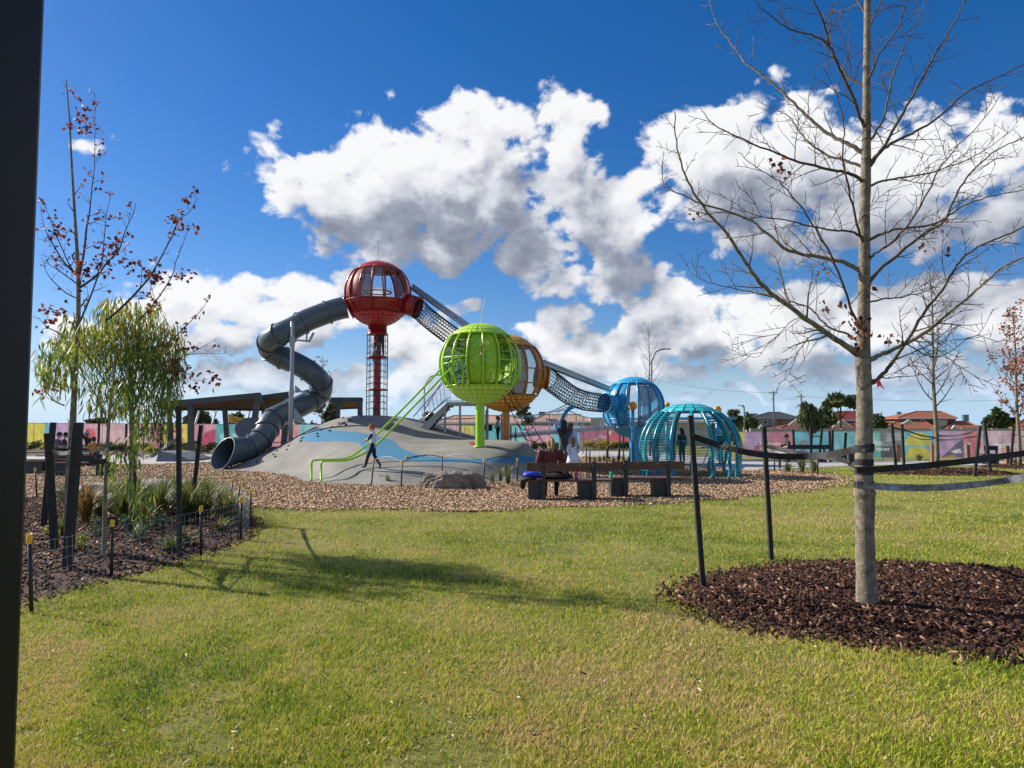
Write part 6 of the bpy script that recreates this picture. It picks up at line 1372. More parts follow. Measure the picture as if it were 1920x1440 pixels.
HR.block(1487, 1560, (.20, .52, .62)); HR.disc(1508, 833, 9, (.24, .28, .36)); HR.disc(1507, 850, 9, (.22, .24, .40), y1=857); HR.shape([(1528, 812), (1548, 812), (1536, 857), (1530, 857)], SKYB)
HR.block(1560, 1606, (.22, .50, .52)); HR.block(1606, 1650, (.20, .46, .40)); HR.shape([(1633, 840), (1650, 822), (1650, 812), (1633, 812)], (.30, .58, .48)); HR.shape([(1562, 857), (1572, 843), (1582, 857)], (.34, .42, .6))
HR.block(1650, 1695, GREYB); HR.shape([(1652, 838), (1695, 834), (1695, 858), (1652, 858)], (.13, .13, .13)); HR.shape([(1662, 812), (1690, 812), (1690, 825), (1662, 828)], (.38, .39, .38))
HR.block(1695, 1748, (.22, .50, .55)); HR.disc(1721.5, 835, 24.5, YELB, y0=811, y1=834.5); HR.disc(1721.5, 860, 24.5, YELB, y0=837, y1=858)
HR.block(1748, 1808, (.50, .34, .48)); HR.shape([(1764, 858), (1807, 820), (1807, 858)], (.17, .15, .20)); HR.shape([(1782, 846), (1800, 841), (1804, 849), (1788, 850)], (.6, .6, .62)); HR.shape([(1772, 855), (1790, 853), (1790, 858), (1772, 858)], (.45, .30, .10))
HR.block(1808, 1832, (.62, .22, .24)); HR.shape([(1814, 831), (1826, 829), (1828, 836), (1815, 837)], (.75, .6, .6)); HR.block(1832, 1876, LPINK); HR.block(1876, 2056, (.60, .40, .42)); HR.disc(1831, 835, 10, (.66, .20, .22)); HR.shape([(1866, 822), (1878, 812), (1874, 812), (1858, 828)], (.84, .66, .66))
HR.text('2, 3 Bedroom', 1414.5, 834, 6.2); HR.text('townhomes', 1424, 843, 6.2); HR.text('NatHERS .', 1618, 834.5, 7.2); HR.text('rated homes', 1615, 841.8+3, 7.2); HR.text('theFabric', 1862, 839, 9.5, (.95, .95, .95)); HR.frame()
HL = Hoard('left and centre site fence hung with printed pastel banners', -260, 58, 1186, 62, 792, 799)
segs = [(-260, 40, PINK), (40, 84, YELB), (84, 104, SKYB), (104, 150, LILAC), (150, 186, (.62, .36, .42)), (186, 285, (.68, .45, .47)), (285, 309, MAG), (309, 355, YELB), (355, 404, (.60, .30, .38)), (404, 440, TEALB), (440, 480, (.16, .40, .40)), (480, 520, PINK), (520, 560, (.66, .30, .32)), (560, 588, (.28, .52, .56)), (588, 640, (.60, .36, .44)), (640, 700, PINK), (700, 814, SKYB), (814, 866, (.62, .36, .46)), (866, 888, YELB), (888, 958, TEALB), (958, 984, (.24, .52, .54)), (984, 1035, (.66, .34, .42)), (1035, 1052, (.20, .50, .56)), (1052, 1060, YELB), (1060, 1086, SKYB), (1086, 1134, (.36, .15, .20)), (1134, 1186, (.48, .13, .16))]
for a, c_, col in segs: HL.block(a, c_, col)
HL.disc(168, 815, 12, REDB, y1=828); HL.disc(330, 830, 16, (.62, .25, .18), y0=812, x0=312, x1=346); HL.disc(332, 808, 12, (.6, .2, .2), y0=798, y1=812, x0=318); HL.disc(404, 835, 30, (.5, .10, .17), x1=404, y0=805, y1=838); HL.shape([(1047, 838), (1054, 815), (1060, 815), (1060, 838)], YELB); HL.shape([(448, 818), (462, 808), (476, 816), (470, 822)], (.2, .5, .5)); HL.disc(420, 820, 9, (.3, .56, .56)); HL.shape([(1140, 808), (1146, 808), (1146, 815), (1140, 815)], (.6, .4, .4))
HL.text('Future', 436, 819, 6); HL.text('the', 1122, 822, 8, (.62, .45, .47)); HL.frame(2.6)
wl = empty('boundary_wall', P(1420, 830, 58), 'pale concrete boundary wall just showing above the right site fence', 'wall')
CW = mat('beige_concrete_wall', (.40, .35, .28), .9, var=.12, vs=.6)
a = P(1408, 803.5, 58); c_ = P(2200, 803.5, 58); n = 14
for k in range(n): q0 = a.lerp(c_, k/n); q1 = a.lerp(c_, (k+1)/n); b = MB(); b.box(((q0.x+q1.x)/2, 58, (q0.z)/2-.2), (q1.x-q0.x-.06, .12, q0.z+.4)); part('panel', b, CW, wl); b = MB(); b.box((q0.x, 57.97, q0.z/2-.1), (.2, .2, q0.z+.25)); part('pier', b, CW, wl)
# ---- timber bollards by the path
for i, (px, y0, y1, lb) in enumerate([(1683, 835, 865, 'leftmost short timber bollard, between the two left stakes'), (1749, 837, 864, 'timber bollard just left of the second bare trunk'), (1815, 838, 866, 'timber bollard with a red marker left of the paired stakes'), (1889, 839, 871, 'timber bollard at the right beside the third tree stake')]):
    g_ = G(px, y1+2); b = MB(); b.box((0, 0, .42), (.16, .16, .88)); o = top('timber_bollard', b, mat('bollard_timber', (.24, .12, .06), .8, var=.3, vs=9, bump=.4, bs=40), lb, 'bollard', 'timber bollards beside the path'); o.location = (g_.x, g_.y, 0); o.modifiers.new('b', 'BEVEL').width = .012

# ---- trees in the middle distance
def btree(lb, px, py, d, hpx, r0, seed, n=22, tw=.5, mt=BARKT, up=.8, leaves=None, spread=60, name='bare_tree', lo=.22):
    rr_ = random.Random(seed); base = P(px, py, d); base.z = 0; root = empty(name, base, lb, 'tree'); H = hpx*d/FPX; q = [base+Vector((math.sin(i*.9)*.02*H/6, 0, H*i/12)) for i in range(13)]; rq = [max(r0*(1-.92*i/12), .008) for i in range(13)]
    b = MB(); b.tube(q, rq, 8); part('trunk', b, mt, root, True); tips = []
    for k_ in range(n):
        s_ = lo+(.97-lo)*k_/n; p0 = base+Vector((0, 0, H*s_)); a = k_*2.4+rr_.random()*.8; L_ = spread*d/FPX*(1.1-s_)*rr_.uniform(.7, 1.2)+.2; dd = Vector((math.cos(a), math.sin(a), up)).normalized(); qq = [p0]
        for j in range(7): dd = (dd+rdir(rr_)*.10+Vector((0, 0, .10))).normalized(); qq.append(qq[-1]+dd*L_/7)
        rd = [max(r0*.35*(1-s_*.6)*(1-.85*j/7), .006) for j in range(8)]; b = MB(); b.tube(qq, rd, 5, caps=False); twigs(b, qq, rd, rr_, 1, tw, tw*.55, .3, tips); part('limb', b, TWIG, root, True)
    if leaves:
        m, cnt, ln, frac = leaves; sub = [t[0] for t in tips if rr_.random() < frac]; cluster_leaves(root, 'leaves', sub, cnt, .10, ln, ln*.7, seed, m, droop=.5)
    return root
btree('second bare tree, on its own bark bed beyond the straps', 1757, 886, 27.0, 405, .095, 61, 26, .55, spread=120, lo=.30, leaves=(DRYL, 3, .12, .02))
RUST = mat('orange_brown_leaf', (.4, .15, .06), .6, attr=[(.18, .05, .03), (.36, .12, .05), (.52, .22, .10)], trans=.35)
btree('tree with clinging orange brown leaves at the right edge', 1912, 880, 30.0, 300, .09, 62, 18, .6, spread=95, lo=.3, leaves=(RUST, 7, .12, .4), name='autumn_tree')
btree('bare thin tree rising behind the blue pod', 1219, 860, 44, 250, .07, 63, 18, .6, spread=75, lo=.45, mt=BARKD); btree('small young tree behind the stair at left of the green rails', 812, 860, 46, 60, .04, 64, 9, .35, spread=30, lo=.3, mt=BARKD, leaves=(LEAFB, 4, .1, .5), name='young_tree')
btree('thin young tree above the lower slide bend', 603, 860, 38, 195, .05, 65, 12, .4, spread=34, lo=.35, mt=BARKD, leaves=(DRYL, 3, .1, .35), name='young_tree')
def leaftree(lb, px, py, d, crown, seed, m, n=1500, ln=.5, trunk=.12, name='leafy_tree', long=False, z0=0.0, asp=.6):
    """crown: list of (px, py, rx, ry) lobes in the photograph, given real depth."""
    rr_ = random.Random(seed); base = P(px, py, d); base.z = z0; root = empty(name, base, lb, 'tree'); b = MB(); top_ = P(crown[0][0], crown[0][1], d)
    b.tube([base, base.lerp(top_, .5)+Vector((.1, 0, 0)), top_], [trunk, trunk*.8, trunk*.3], 7); part('trunk', b, BARKD, root, True)
    b = MB()
    for l in crown: b.tube([base.lerp(top_, .45), P(l[0], l[1]+l[3]*.6, d)], [trunk*.4, trunk*.12], 5)
    part('limb', b, BARKD, root, True, kind='stuff'); w = [l[2]*l[3] for l in crown]; pts = []
    sub = []
    for l in crown:
        for _ in range(7): a = rr_.uniform(0, 6.28); q_ = rr_.random()**.5*.75; sub.append((l[0]+l[2]*q_*math.cos(a), l[1]+l[3]*q_*math.sin(a), l[2]*rr_.uniform(.25, .5), l[3]*rr_.uniform(.25, .5), rr_.uniform(-.7, .7)*l[2]))
    sw = [s_[2]*s_[3] for s_ in sub]
    for _ in range(n):
        l = rr_.choices(sub, sw)[0]; v = rdir(rr_)*(rr_.random()**.25); dd = d+(l[4]+v.y*l[2])*d/FPX; p = P(l[0]+v.x*l[2], l[1]-v.z*l[3], d); pts.append((p.x, dd, p.z))
    V, F, k = leaves_np(pts, ln, ln*(asp if not long else .16), seed, long=long, droop=.1); o = nptop('foliage', V, F, m, tint=np.repeat(np.random.default_rng(seed).random(len(pts)), k), parent=root, kind='stuff'); o.location = -Vector(base); return root
DKG = mat('dark_green_foliage', (.05, .08, .03), .7, attr=[(.02, .035, .012), (.045, .07, .022), (.08, .115, .035), (.13, .15, .05)], trans=.2)
OLV = mat('olive_foliage', (.1, .12, .05), .7, attr=[(.05, .07, .025), (.10, .125, .04), (.19, .20, .07)], trans=.25)
leaftree('young gum tree with pale drooping foliage in front of the right fence', 1519, 866, 37.5, [(1519,765,12,14),(1510,780,14,18),(1528,785,16,18),(1540,775,10,14),(1517,795,20,10),(1508,760,8,10)], 71, OLV, 1900, .36, .06, 'young_gum', True)
leaftree('bushy olive tree left of the dark roofed house', 1376, 830, 70, [(1376,785,12,18),(1384,792,9,12),(1368,794,9,11),(1376,772,7,8)], 72, OLV, 900, .5, .15)
leaftree('dark round tree behind the second lamp', 1403, 830, 110, [(1402,792,13,11),(1396,796,8,8),(1410,794,7,9)], 73, DKG, 700, .8, .2)
leaftree('dark dense tree beside the young gum', 1551, 830, 95, [(1548,785,14,16),(1538,790,12,12),(1558,790,8,12),(1545,774,10,8)], 74, DKG, 1300, .65, .2)
leaftree('flat topped pine with a wide spreading crown', 1575, 815, 165, [(1576,752,27,9),(1556,757,14,7),(1595,752,13,8),(1567,745,16,5),(1601,758,8,5)], 75, DKG, 1900, 1.1, .3, 'umbrella_pine')
leaftree('round dark tree just right of the near trunk', 1646, 830, 120, [(1648,790,13,15),(1641,792,9,12),(1654,797,6,8)], 76, DKG, 900, .8, .2)
leaftree('broad dark green tree at the right behind the fence', 1872, 830, 115, [(1870,787,20,14),(1856,792,12,11),(1885,792,14,11),(1872,776,12,8)], 77, DKG, 1600, .8, .2)
leaftree('large round dark tree behind the left fence under the shelter', 376, 840, 110, [(376,786,22,14),(360,792,14,9),(392,790,14,10),(374,776,15,8)], 78, DKG, 1700, .75, .25)
leaftree('dark tree top behind the yellow excavator', 447, 840, 130, [(447,779,10,6),(440,783,7,5),(454,784,6,5)], 79, DKG, 700, .7, .2)
leaftree('dense dark leafed young tree behind the lower slide', 617, 850, 40, [(617,782,12,16),(608,800,14,12),(622,765,9,10),(598,765,10,9),(628,795,7,12)], 80, DKG, 1500, .2, .06)
leaftree('low tree behind the orange post over the fence', 985, 850, 75, [(985,762,8,7),(978,772,9,9),(990,784,9,8),(983,796,8,7)], 81, OLV, 750, .38, .08)
leaftree('low dark tree line piece at the far left above the fence', 180, 840, 140, [(186,790,13,4),(172,792,9,3)], 82, DKG, 400, .9, .2)
leaftree('grey green shrubby tree behind the stair', 803, 850, 66, [(803,780,7,8),(797,790,7,7)], 83, OLV, 380, .36, .06)
leaftree('low dark trees on the skyline behind the peach building', 805, 850, 150, [(812,788,12,4),(796,790,8,3)], 85, DKG, 300, .8, .15)
# stakes in the distance
for i, (bx, by, tx, ty, d, lb) in enumerate([(1681,887,1671.6,793,26.6,'left outer stake of the second bare tree'),(1695,868,1691,795,29.0,'left inner stake of the second bare tree'),(1826,893,1837.5,799,24.9,'right leaning stake of the second bare tree'),(1857.5,889,1845,787,26,'right outer stake of the second bare tree, leaning the other way'),(1894.5,876,1900,803,30.5,'stake of the tree at the right edge'),
    (1490,866,1487,805,36,'black stake behind the seated person in black'),(1521,868,1520,800,36,'black stake at the left of the young gum'),(1535,868,1541,803,36.4,'leaning black stake at the right of the young gum'),(1557,872,1555,808,35.5,'thin black stake right of the young gum'),(1559,868,1561,806,36,'twin thin stake right of the young gum'),(1583,866,1586,811,37,'black stake left of the near trunk by the fence'),
    (184,850,186,790,42,'thin black stake behind the picnic group'),(236,852,237,795,42,'black stake in the left back garden'),(301,852,303,796,43,'left post of the pair in the left back garden'),(322,852,323,793,43,'right post of the pair in the left back garden'),(99,850,99,792,40,'thin black stake at the far left'),(1462,884,1462,858,30,'short dark post by the small fenced garden')]): stake((bx, by), (tx, ty), d, lb, .085 if d < 32 else .10, 0)
for pts, lb, w_ in [([(1673,801,26.6),(1700,808,26.7),(1730,817,26.9),(1753,820,27.0)], 'upper strap on the left of the second bare tree', .05), ([(1692,806,29),(1710,818,28),(1730,824,27.3),(1753,822,27.0)], 'lower strap on the left of the second bare tree', .04), ([(1760,817,27.0),(1790,817,26.4),(1820,811,25.6),(1838,803,24.9)], 'upper strap on the right of the second bare tree', .05), ([(1759,825,27.0),(1790,824,26.2),(1834,818,25.0)], 'lower strap on the right of the second bare tree', .05), ([(1901,814,30.5),(1912,818,30.3),(1930,819,30)], 'strap of the tree at the right edge', .04),
    ([(1521,818,36),(1530,818,36),(1541,818,36.4)], 'crossbar strap between the stakes of the young gum', .05), ([(302,812,43),(312,812,43),(323,812,43)], 'crossbar strap in the left back garden', .05)]: strap(pts, w_, STRAP, lb)
# ---- gardens at the back
SOIL = mat('garden_soil_mulch', (.06, .04, .03), .95, col2=(.13, .09, .06), vs=8, bump=.8, bs=14)
sheet('garden_bed', [P(x, 0, 1)*0+G(x, y) for x, y in [(-200, 854), (60, 853), (470, 852), (470, 843), (60, 842), (-200, 842)]], .016, SOIL); sheet('garden_bed', [G(x, y) for x, y in [(985, 845), (1195, 845), (1195, 839), (985, 839)]], .016, SOIL)
sheet('garden_bed', [G(x, y) for x, y in [(1098, 862), (1186, 863), (1186, 871), (1098, 869)]], .016, SOIL)
rg = random.Random(4)
for i in range(26):
    px = 62+i*16+rg.uniform(-5, 5); p = G(px, 847+rg.uniform(-3, 3)); m = rg.choice([LEAFY, DKG, OLV]); s_ = rg.uniform(.55, .8)
    bushy((p.x, p.y, 0), (s_, s_*.7, s_*.75), 260, .16, .07, m, 'low leafy shrub in the hedge row along the foot of the left site fence', 300+i, grp='shrubs along the foot of the left site fence', stems=3)
for i, (px, m, s_, lb) in enumerate([(1000, DKG, .5, 'dark shrub at the foot of the centre fence, leftmost'), (1022, DKG, .45, 'dark shrub behind the seated woman'), (1045, OLV, .5, 'olive shrub left of the blue arch pole'), (1104, LEAFY, .55, 'yellow green shrub behind the small girl'), (1122, LEAFY, .62, 'bright yellow flowering shrub left of the pair'), (1136, LEAFY, .62, 'bright yellow flowering shrub in the middle of the back bed'), (1150, LEAFY, .5, 'yellow flowering shrub at the right of the back bed'), (1168, DKG, .6, 'dark green shrub beside the blue post'), (1182, DKG, .5, 'dark green shrub behind the blue post')]):
    p = G(px, 843); bushy((p.x, p.y, 0), (s_, s_*.7, s_*1.0), 420, .15, .06, m, lb, 340+i, stems=3)
for i in range(9):
    p = G(1106+i*9, 866+rg.uniform(-2, 2)); clump((p.x, p.y, 0), 40, .42, .3, .03, LEAFS, 'grassy clump in the small fenced bed behind the girl', 360+i, grp='grassy clumps in the small fenced bed')
capped_fence('low_picket_fence', 'low black post and wire fence round the small bed behind the girl', [pst(1099, 870, 1099, 839), pst(1106, 872, 1106, 837), pst(1138, 875, 1138, 840), pst(1160, 875, 1160, 841), pst(1181, 874, 1181, 839)], 4, 10, .03, .035, cap=False, gap=.2)
capped_fence('low_wire_fence', 'small wire mesh fence round the tuft right of the teal dome', [pst(1452, 884, 1452, 858), pst(1475, 887, 1475, 861), pst(1505, 888, 1505, 861), pst(1533, 891, 1533, 858)], 6, 10, .03, .035, cap=False, gap=.12)
for i, (px, py, h, s_, lb) in enumerate([(1504, 887, .75, .55, 'large strappy clump inside the small wire fence'), (1478, 886, .4, .3, 'smaller strappy clump at the left inside the small wire fence'), (1526, 886, .6, .35, 'strappy clump at the right inside the small wire fence'), (1724, 864, .4, .5, 'dark leafy clump in front of the yellow circles'), (1905, 872, .35, .5, 'low green clump beside the right bollard')]):
    p = G(px, py); clump((p.x, p.y, 0), 110, h, s_, .035, LEAFS, lb, 380+i)
# ---- houses
TILE = {'dark': mat('charcoal_roof_tile', (.055, .06, .068), .7, var=.15, vs=1.5, bump=.5, bs=4), 'red': mat('dark_red_roof_tile', (.20, .035, .028), .7, var=.15, vs=1.5, bump=.5, bs=4), 'orange': mat('terracotta_roof_tile', (.38, .13, .06), .75, col2=(.27, .085, .04), vs=2, bump=.5, bs=4), 'peach': mat('faded_peach_roof', (.46, .28, .19), .8, var=.1, vs=.6)}
WALLM = {'grey': mat('grey_render', (.25, .25, .24), .85, var=.1, vs=1), 'pink': mat('pinkish_brick', (.26, .17, .16), .85, var=.12, vs=3), 'cream': mat('cream_render', (.55, .46, .34), .85, var=.08, vs=1), 'brown': mat('brown_brick', (.18, .10, .075), .85, var=.15, vs=3), 'beige': mat('beige_cladding', (.46, .41, .32), .85, var=.06, vs=1)}
WIN = mat('dark_window_glass', (.03, .035, .04), .15); FRM = mat('white_window_frame', (.7, .7, .68), .5)
def house(lb, name, d, walls, roofs, wins=(), gables=(), extra=(), cat='house', zb=-4.3, dep=9):
    root = empty(name, P(walls[0][0], 800, d)*1.0, lb, cat); root.location.z = zb
    for (x0, x1, yt, m, dd) in walls:
        a, c_ = P(x0, yt, d+dd), P(x1, yt, d+dd); b = MB(); b.box(((a.x+c_.x)/2, d+dd+dep/2, (a.z+zb)/2), (c_.x-a.x, dep, a.z-zb)); part('wall', b, WALLM[m], root)
    for (x0, x1, ye, r0, r1, yr, m, dd) in roofs:
        o = .5; E0, E1 = P(x0, ye, d+dd-.6), P(x1, ye, d+dd-.6); dp = dep+1.2; mid = d+dd-.6+dp/2; R0 = P(r0, yr, mid); R1 = P(r1, yr, mid); z = E0.z
        vs = [E0, E1, (E1.x, E1.y+dp, z), (E0.x, E0.y+dp, z), R0, R1]; vs = [Vector(v) for v in vs]; b = MB(); b.add(vs+[v-Vector((0, 0, .25)) for v in vs[:4]], [(0, 1, 5, 4), (1, 2, 5), (2, 3, 4, 5), (3, 0, 4), (9, 8, 7, 6), (0, 6, 7, 1), (1, 7, 8, 2), (2, 8, 9, 3), (3, 9, 6, 0)]); rf = part('roof', b, TILE[m], root)
        b = MB(); b.tube([vs[4], vs[5]], .14, 5); b.tube([vs[0], vs[4]], .12, 5); b.tube([vs[1], vs[5]], .12, 5); part('ridge_cap', b, TILE[m], rf)
        b = MB(); b.box(((E0.x+E1.x)/2, E0.y-.06, z-.12), (E1.x-E0.x, .1, .26)); part('gutter', b, FRM if m != 'dark' else GPOLE, rf)
    for (x0, xm, x1, yb, yt, m, dd) in gables:
        a, c_, t = P(x0, yb, d+dd), P(x1, yb, d+dd), P(xm, yt, d+dd); b = MB(); b.extr([a, c_, t], (0, .3, 0)); part('gable', b, WALLM[m], root); b = MB(); b.beam(a-Vector((0, .1, 0)), t-Vector((0, .1, 0)), .35, .3); b.beam(t-Vector((0, .1, 0)), c_-Vector((0, .1, 0)), .35, .3); part('barge_board', b, FRM, root, kind='stuff')
    for (x0, x1, y0, y1, dd) in wins:
        a, c_ = P(x0, y1, d+dd-.12), P(x1, y0, d+dd-.12); b = MB(); cx, cz = (a.x+c_.x)/2, (a.z+c_.z)/2; w_, h_ = abs(c_.x-a.x), abs(c_.z-a.z)
        b.box((cx, a.y, cz+h_/2), (w_+.2, .12, .12)); b.box((cx, a.y, cz-h_/2), (w_+.2, .12, .12)); b.box((cx-w_/2, a.y, cz), (.12, .12, h_)); b.box((cx+w_/2, a.y, cz), (.12, .12, h_)); f = part('window', b, FRM, root); b = MB(); b.box((cx, a.y+.04, cz), (w_, .03, h_)); part('pane', b, WIN, f)
    for (x0, x1, y0, y1, m, dd) in extra: a, c_ = P(x0, y1, d+dd), P(x1, y0, d+dd); b = MB(); b.box(((a.x+c_.x)/2, d+dd+1, (a.z+c_.z)/2), (c_.x-a.x, 1.6, c_.z-a.z)); part('block', b, m, root)
    return root
house('two storey grey and pink house with a charcoal tiled roof', 'dark_roofed_house', 215, [(1413, 1457, 784, 'grey', 0), (1457, 1500, 784, 'pink', 1.5)], [(1397, 1425, 784, 1404, 1420, 776, 'dark', 3), (1411, 1502, 783.5, 1440, 1463, 773, 'dark', 0), (1438, 1464, 803, 1444, 1458, 799, 'dark', -4)], [(1431, 1439, 788, 795, 0), (1469.5, 1474, 787, 791, 1.5), (1478, 1482, 787, 791, 1.5), (1414, 1417, 787, 795, 0), (1446, 1454, 787, 789, 0)], [(1421, 1427, 1434, 806, 797, 'grey', -3)], [(1400, 1404, 772, 779, DGREY, 5)])
house('low red roofed house with a cream gable in front of the grey one', 'red_gabled_house', 185, [(1465, 1505, 803, 'cream', 0)], [(1463, 1508, 803, 1480, 1500, 795, 'red', 0)], (), [(1478, 1495, 1512, 797, 785, 'cream', -.8)])
house('taller dark red roofed house with cream gables left of the near trunk', 'red_roofed_house', 190, [(1557, 1612, 786, 'cream', 0)], [(1557, 1625, 787, 1570, 1612, 771.5, 'red', 0), (1552, 1612, 804, 1568, 1600, 792, 'red', -5)], [(1563, 1567, 785, 790, 0)], [(1560, 1579, 1598, 801, 788, 'cream', -6), (1556, 1562, 1569, 780, 773, 'cream', -1)])
house('two storey house with terracotta tiled roof and brown brick walls', 'terracotta_roofed_house', 175, [(1686, 1792, 784, 'brown', 0), (1752, 1776, 787, 'cream', -.4)], [(1682, 1796, 783.5, 1716, 1765, 771.5, 'orange', 0), (1655, 1762, 806, 1680, 1735, 791, 'orange', -6), (1775, 1842, 806, 1790, 1815, 790, 'orange', -4)], [(1752, 1757, 790, 798, -.5), (1726, 1733, 787, 792, 0), (1700, 1706, 787, 791, 0)], [(1690, 1703, 1716, 796, 788, 'cream', -7), (1783, 1789, 1796, 806, 798, 'cream', -7)])
house('low terracotta roofed house at the right edge', 'terracotta_roofed_house', 165, [(1904, 1960, 800, 'brown', 0)], [(1898, 1980, 803, 1920, 1960, 786, 'orange', 0)])
house('low beige building with a shallow gable behind the bridge', 'beige_building', 110, [(1000, 1134, 789, 'beige', 0), (1107, 1134, 783, 'beige', -1)], [(995, 1110, 790, 1020, 1090, 778, 'peach', 0)], [(1085, 1095, 770+22, 796, 0), (1060, 1066, 792, 796, 0)], (), [(1011, 1023, 772, 778, DGREY, 0)], 'building', -1.5)
house('long low peach roofed building behind the centre fence', 'peach_building', 100, [(820, 975, 792, 'pink', 0)], [(812, 985, 792, 850, 960, 780, 'peach', 0)], [(900, 906, 794, 798, 0)], (), (), 'building', -1.5)
house('low cream building far behind the blue pod', 'cream_building', 120, [(1180, 1330, 790, 'cream', 0)], [(1176, 1334, 790, 1200, 1310, 784, 'peach', 0)], [(1225, 1232, 792, 797, 0)], (), (), 'building', -1.5)
TOW = mat('hazy_blue_glass_tower', (.12, .19, .27), .4, var=.15, vs=.02); TOW2 = mat('tower_floor_band', (.20, .27, .35), .6)
for i, (x0, x1, yt, lb) in enumerate([(1672, 1679, 779, 'shorter hazy blue tower on the skyline left of the terracotta roof'), (1682.5, 1690, 772, 'taller hazy blue tower on the skyline left of the terracotta roof'), (1806, 1816.5, 777.5, 'hazy blue tower on the skyline right of the terracotta roof'), (1658, 1665, 785, 'lowest hazy block on the skyline beside the dark tree')]):
    d = 1800; a, c_ = P(x0, yt, d), P(x1, yt, d); root = empty('city_tower', ((a.x+c_.x)/2, d, -4), lb, 'tower'); b = MB(); b.box(((a.x+c_.x)/2, d+4, (a.z-4)/2), (c_.x-a.x, 8, a.z+4)); part('wall', b, TOW, root)
    for k in range(5): b = MB(); zz = a.z*(k+.6)/5; b.box(((a.x+c_.x)/2, d-.2, zz), (c_.x-a.x+.4, .5, 1.2)); part('floor_band', b, TOW2, root)
# skyline vegetation: low continuous belt far off
n = 9000; u = rng.random(n); ang = rng.uniform(-50, 50, n); D_ = rng.uniform(300, 420, n); X_ = D_*np.sin(np.radians(ang)); Y_ = D_*np.cos(np.radians(ang)); hh = 1.2+2.2*np.abs(np.sin(ang*.9)*np.cos(ang*2.3+1))+1.6*np.abs(np.sin(ang*5.1)); Z_ = -3+rng.random(n)*(hh+1.8)
V, F, k = leaves_np(np.column_stack([X_, Y_, Z_]), 4.0, 2.4, 99, droop=0); nptop('distant_trees', V, F, DKG, tint=np.repeat(rng.random(n), k), kind='stuff', label='far off low belt of trees along the horizon', cat='trees')
# ---- lamps, power poles, wires, excavator
def lamp(lb, pts, d, r=.07, head=.35, m=GPOLE, hd=(1, 0)):
    q = smooth_pts([P(x, y, d) for x, y in pts], 5); root = empty('street_lamp', (q[0].x, d, 0), lb, 'lamp'); b = MB(); b.tube([Vector((q[0].x, d, -.5))]+q, r, 8); part('pole', b, m, root, True); e = q[-1]; b = MB(); b.box(e+Vector((head/2*hd[0], 0, 0)), (head*1.3, .25, .09)); part('lamp_head', b, m, root)
lamp('curved arm street lamp beside the bare tree behind the blue pod', [(1222, 800), (1221.5, 690), (1223, 673), (1229, 661), (1238, 655.5), (1246, 654.5)], 62, .08, .45); lamp('street lamp in front of the dark roofed house', [(1395, 805), (1395, 768), (1394, 762), (1391, 760.5)], 95, .12, .5, hd=(-1, 0)); lamp('curved lamp seen between the lime rails and the pods', [(795.5, 800), (795.5, 735), (799, 717), (808, 706), (820, 703)], 60, .06, .35)
LW = mat('white_lamp_pole', (.6, .61, .63), .4)
def ylamp(lb, px, y0, d):
    root = empty('street_lamp', P(px, 800, d), lb, 'lamp'); b = MB(); b.tube([Vector((P(px, 0, d).x, d, 0)), P(px, y0+6, d)], .09, 8); part('pole', b, LW, root, True)
    for s_ in (-1, 1): b = MB(); b.tube([P(px, y0+6, d), P(px+s_*5, y0, d)], .05, 6); part('arm', b, LW, root, True)
ylamp('white lamp pole left of the twin armed one, over the left fence', 374, 764, 64); ylamp('white twin armed lamp pole over the left fence', 404.5, 768, 64); ylamp('white lamp pole beside the excavator', 468, 766, 66)
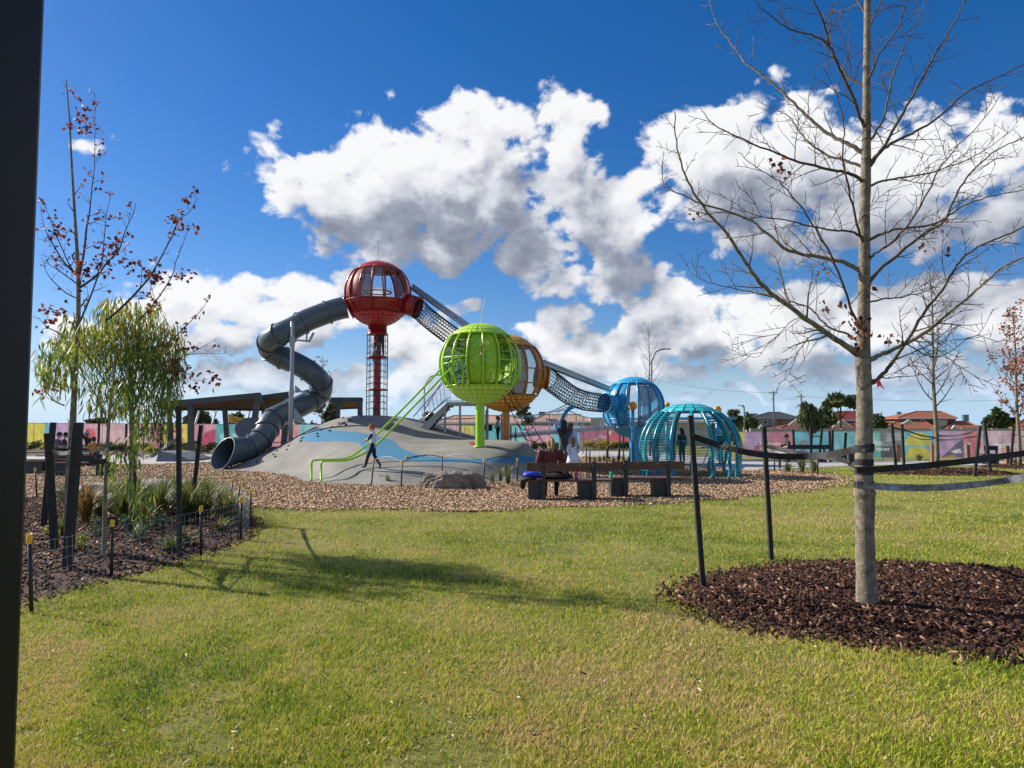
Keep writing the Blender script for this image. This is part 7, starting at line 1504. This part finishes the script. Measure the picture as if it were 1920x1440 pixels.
def ppole(lb, px, yt, d, arms):
    root = empty('power_pole', P(px, 800, d), lb, 'power pole'); root.location.z = -3; b = MB(); t = P(px, yt, d); b.tube([Vector((t.x, d, -3.5)), t], [.2, .13], 8); part('pole', b, mat('weathered_pole_timber', (.11, .085, .065), .9), root, True)
    for (y, w_) in arms:
        c = P(px, y, d); b = MB(); b.beam(c-Vector((w_, -.3, 0)), c+Vector((w_, .3, 0)), .14); ar = part('cross_arm', b, DGREY, root)
        for s_ in (-.9, -.3, .3, .9): b = MB(); b.tube([c+Vector((s_*w_, .3*s_, .05)), c+Vector((s_*w_, .3*s_, .32))], .06, 6); part('insulator', b, LW, ar)
ppole('plain tall power pole in front of the dark roofed house', 1450, 733, 150, [(736.5, .85)]); ppole('shorter power pole with two cross arms beside the gum tree', 1502, 738, 165, [(744, 1.0), (759.5, .8)])
b = MB()
for s_ in (-.7, .7):
    for (a, c_) in ((P(1450, 736, 150), P(1502, 743, 165)), (P(1450, 736, 150), P(1180, 700, 150)), (P(1502, 743, 165), P(2000, 745, 190)), (P(1502, 759, 165), P(1420, 780, 200))):
        b.tube([a.lerp(c_, t)+Vector((s_, 0, -1.0*4*t*(1-t))) for t in np.linspace(0, 1, 13)], .014, 3, caps=False)
top('power_lines', b, BK, 'thin overhead wires strung between the power poles', 'wires', kind='stuff')
EY = mat('excavator_yellow', (.62, .33, .02), .45, var=.1, vs=2); ex = empty('excavator', P(450, 836, 66), 'yellow excavator with folded boom showing above the left fence', 'excavator')
def pl(pts, d, th=.5): b = MB(); b.extr([P(x, y, d) for x, y in pts], (0, th, 0)); return b
part('stick', pl([(428, 776), (433, 779), (437, 789), (434, 796), (429, 793)], 66), EY, ex); part('boom', pl([(431, 786), (436, 781), (446, 783), (462, 783.5), (473, 789), (476, 800), (470, 802), (464, 790), (448, 790), (437, 789)], 66.2, .4), EY, ex)
part('hydraulic_ram', pl([(437, 791), (462, 794), (462, 796), (437, 793)], 66.0, .15), STEEL, ex); part('boom_link', pl([(434, 792), (462, 788.5), (464, 791), (440, 796)], 66.7, .3), EY, ex); part('bucket', pl([(427, 792), (437, 794), (438, 806), (430, 808), (425, 800)], 66, .9), DGREY, ex)
part('cab', pl([(470, 790), (488, 790), (490, 822), (468, 822)], 66, 1.5), EY, ex); part('track', pl([(462, 822), (498, 822), (500, 834), (460, 834)], 65.6, 2.4), DGREY, ex)
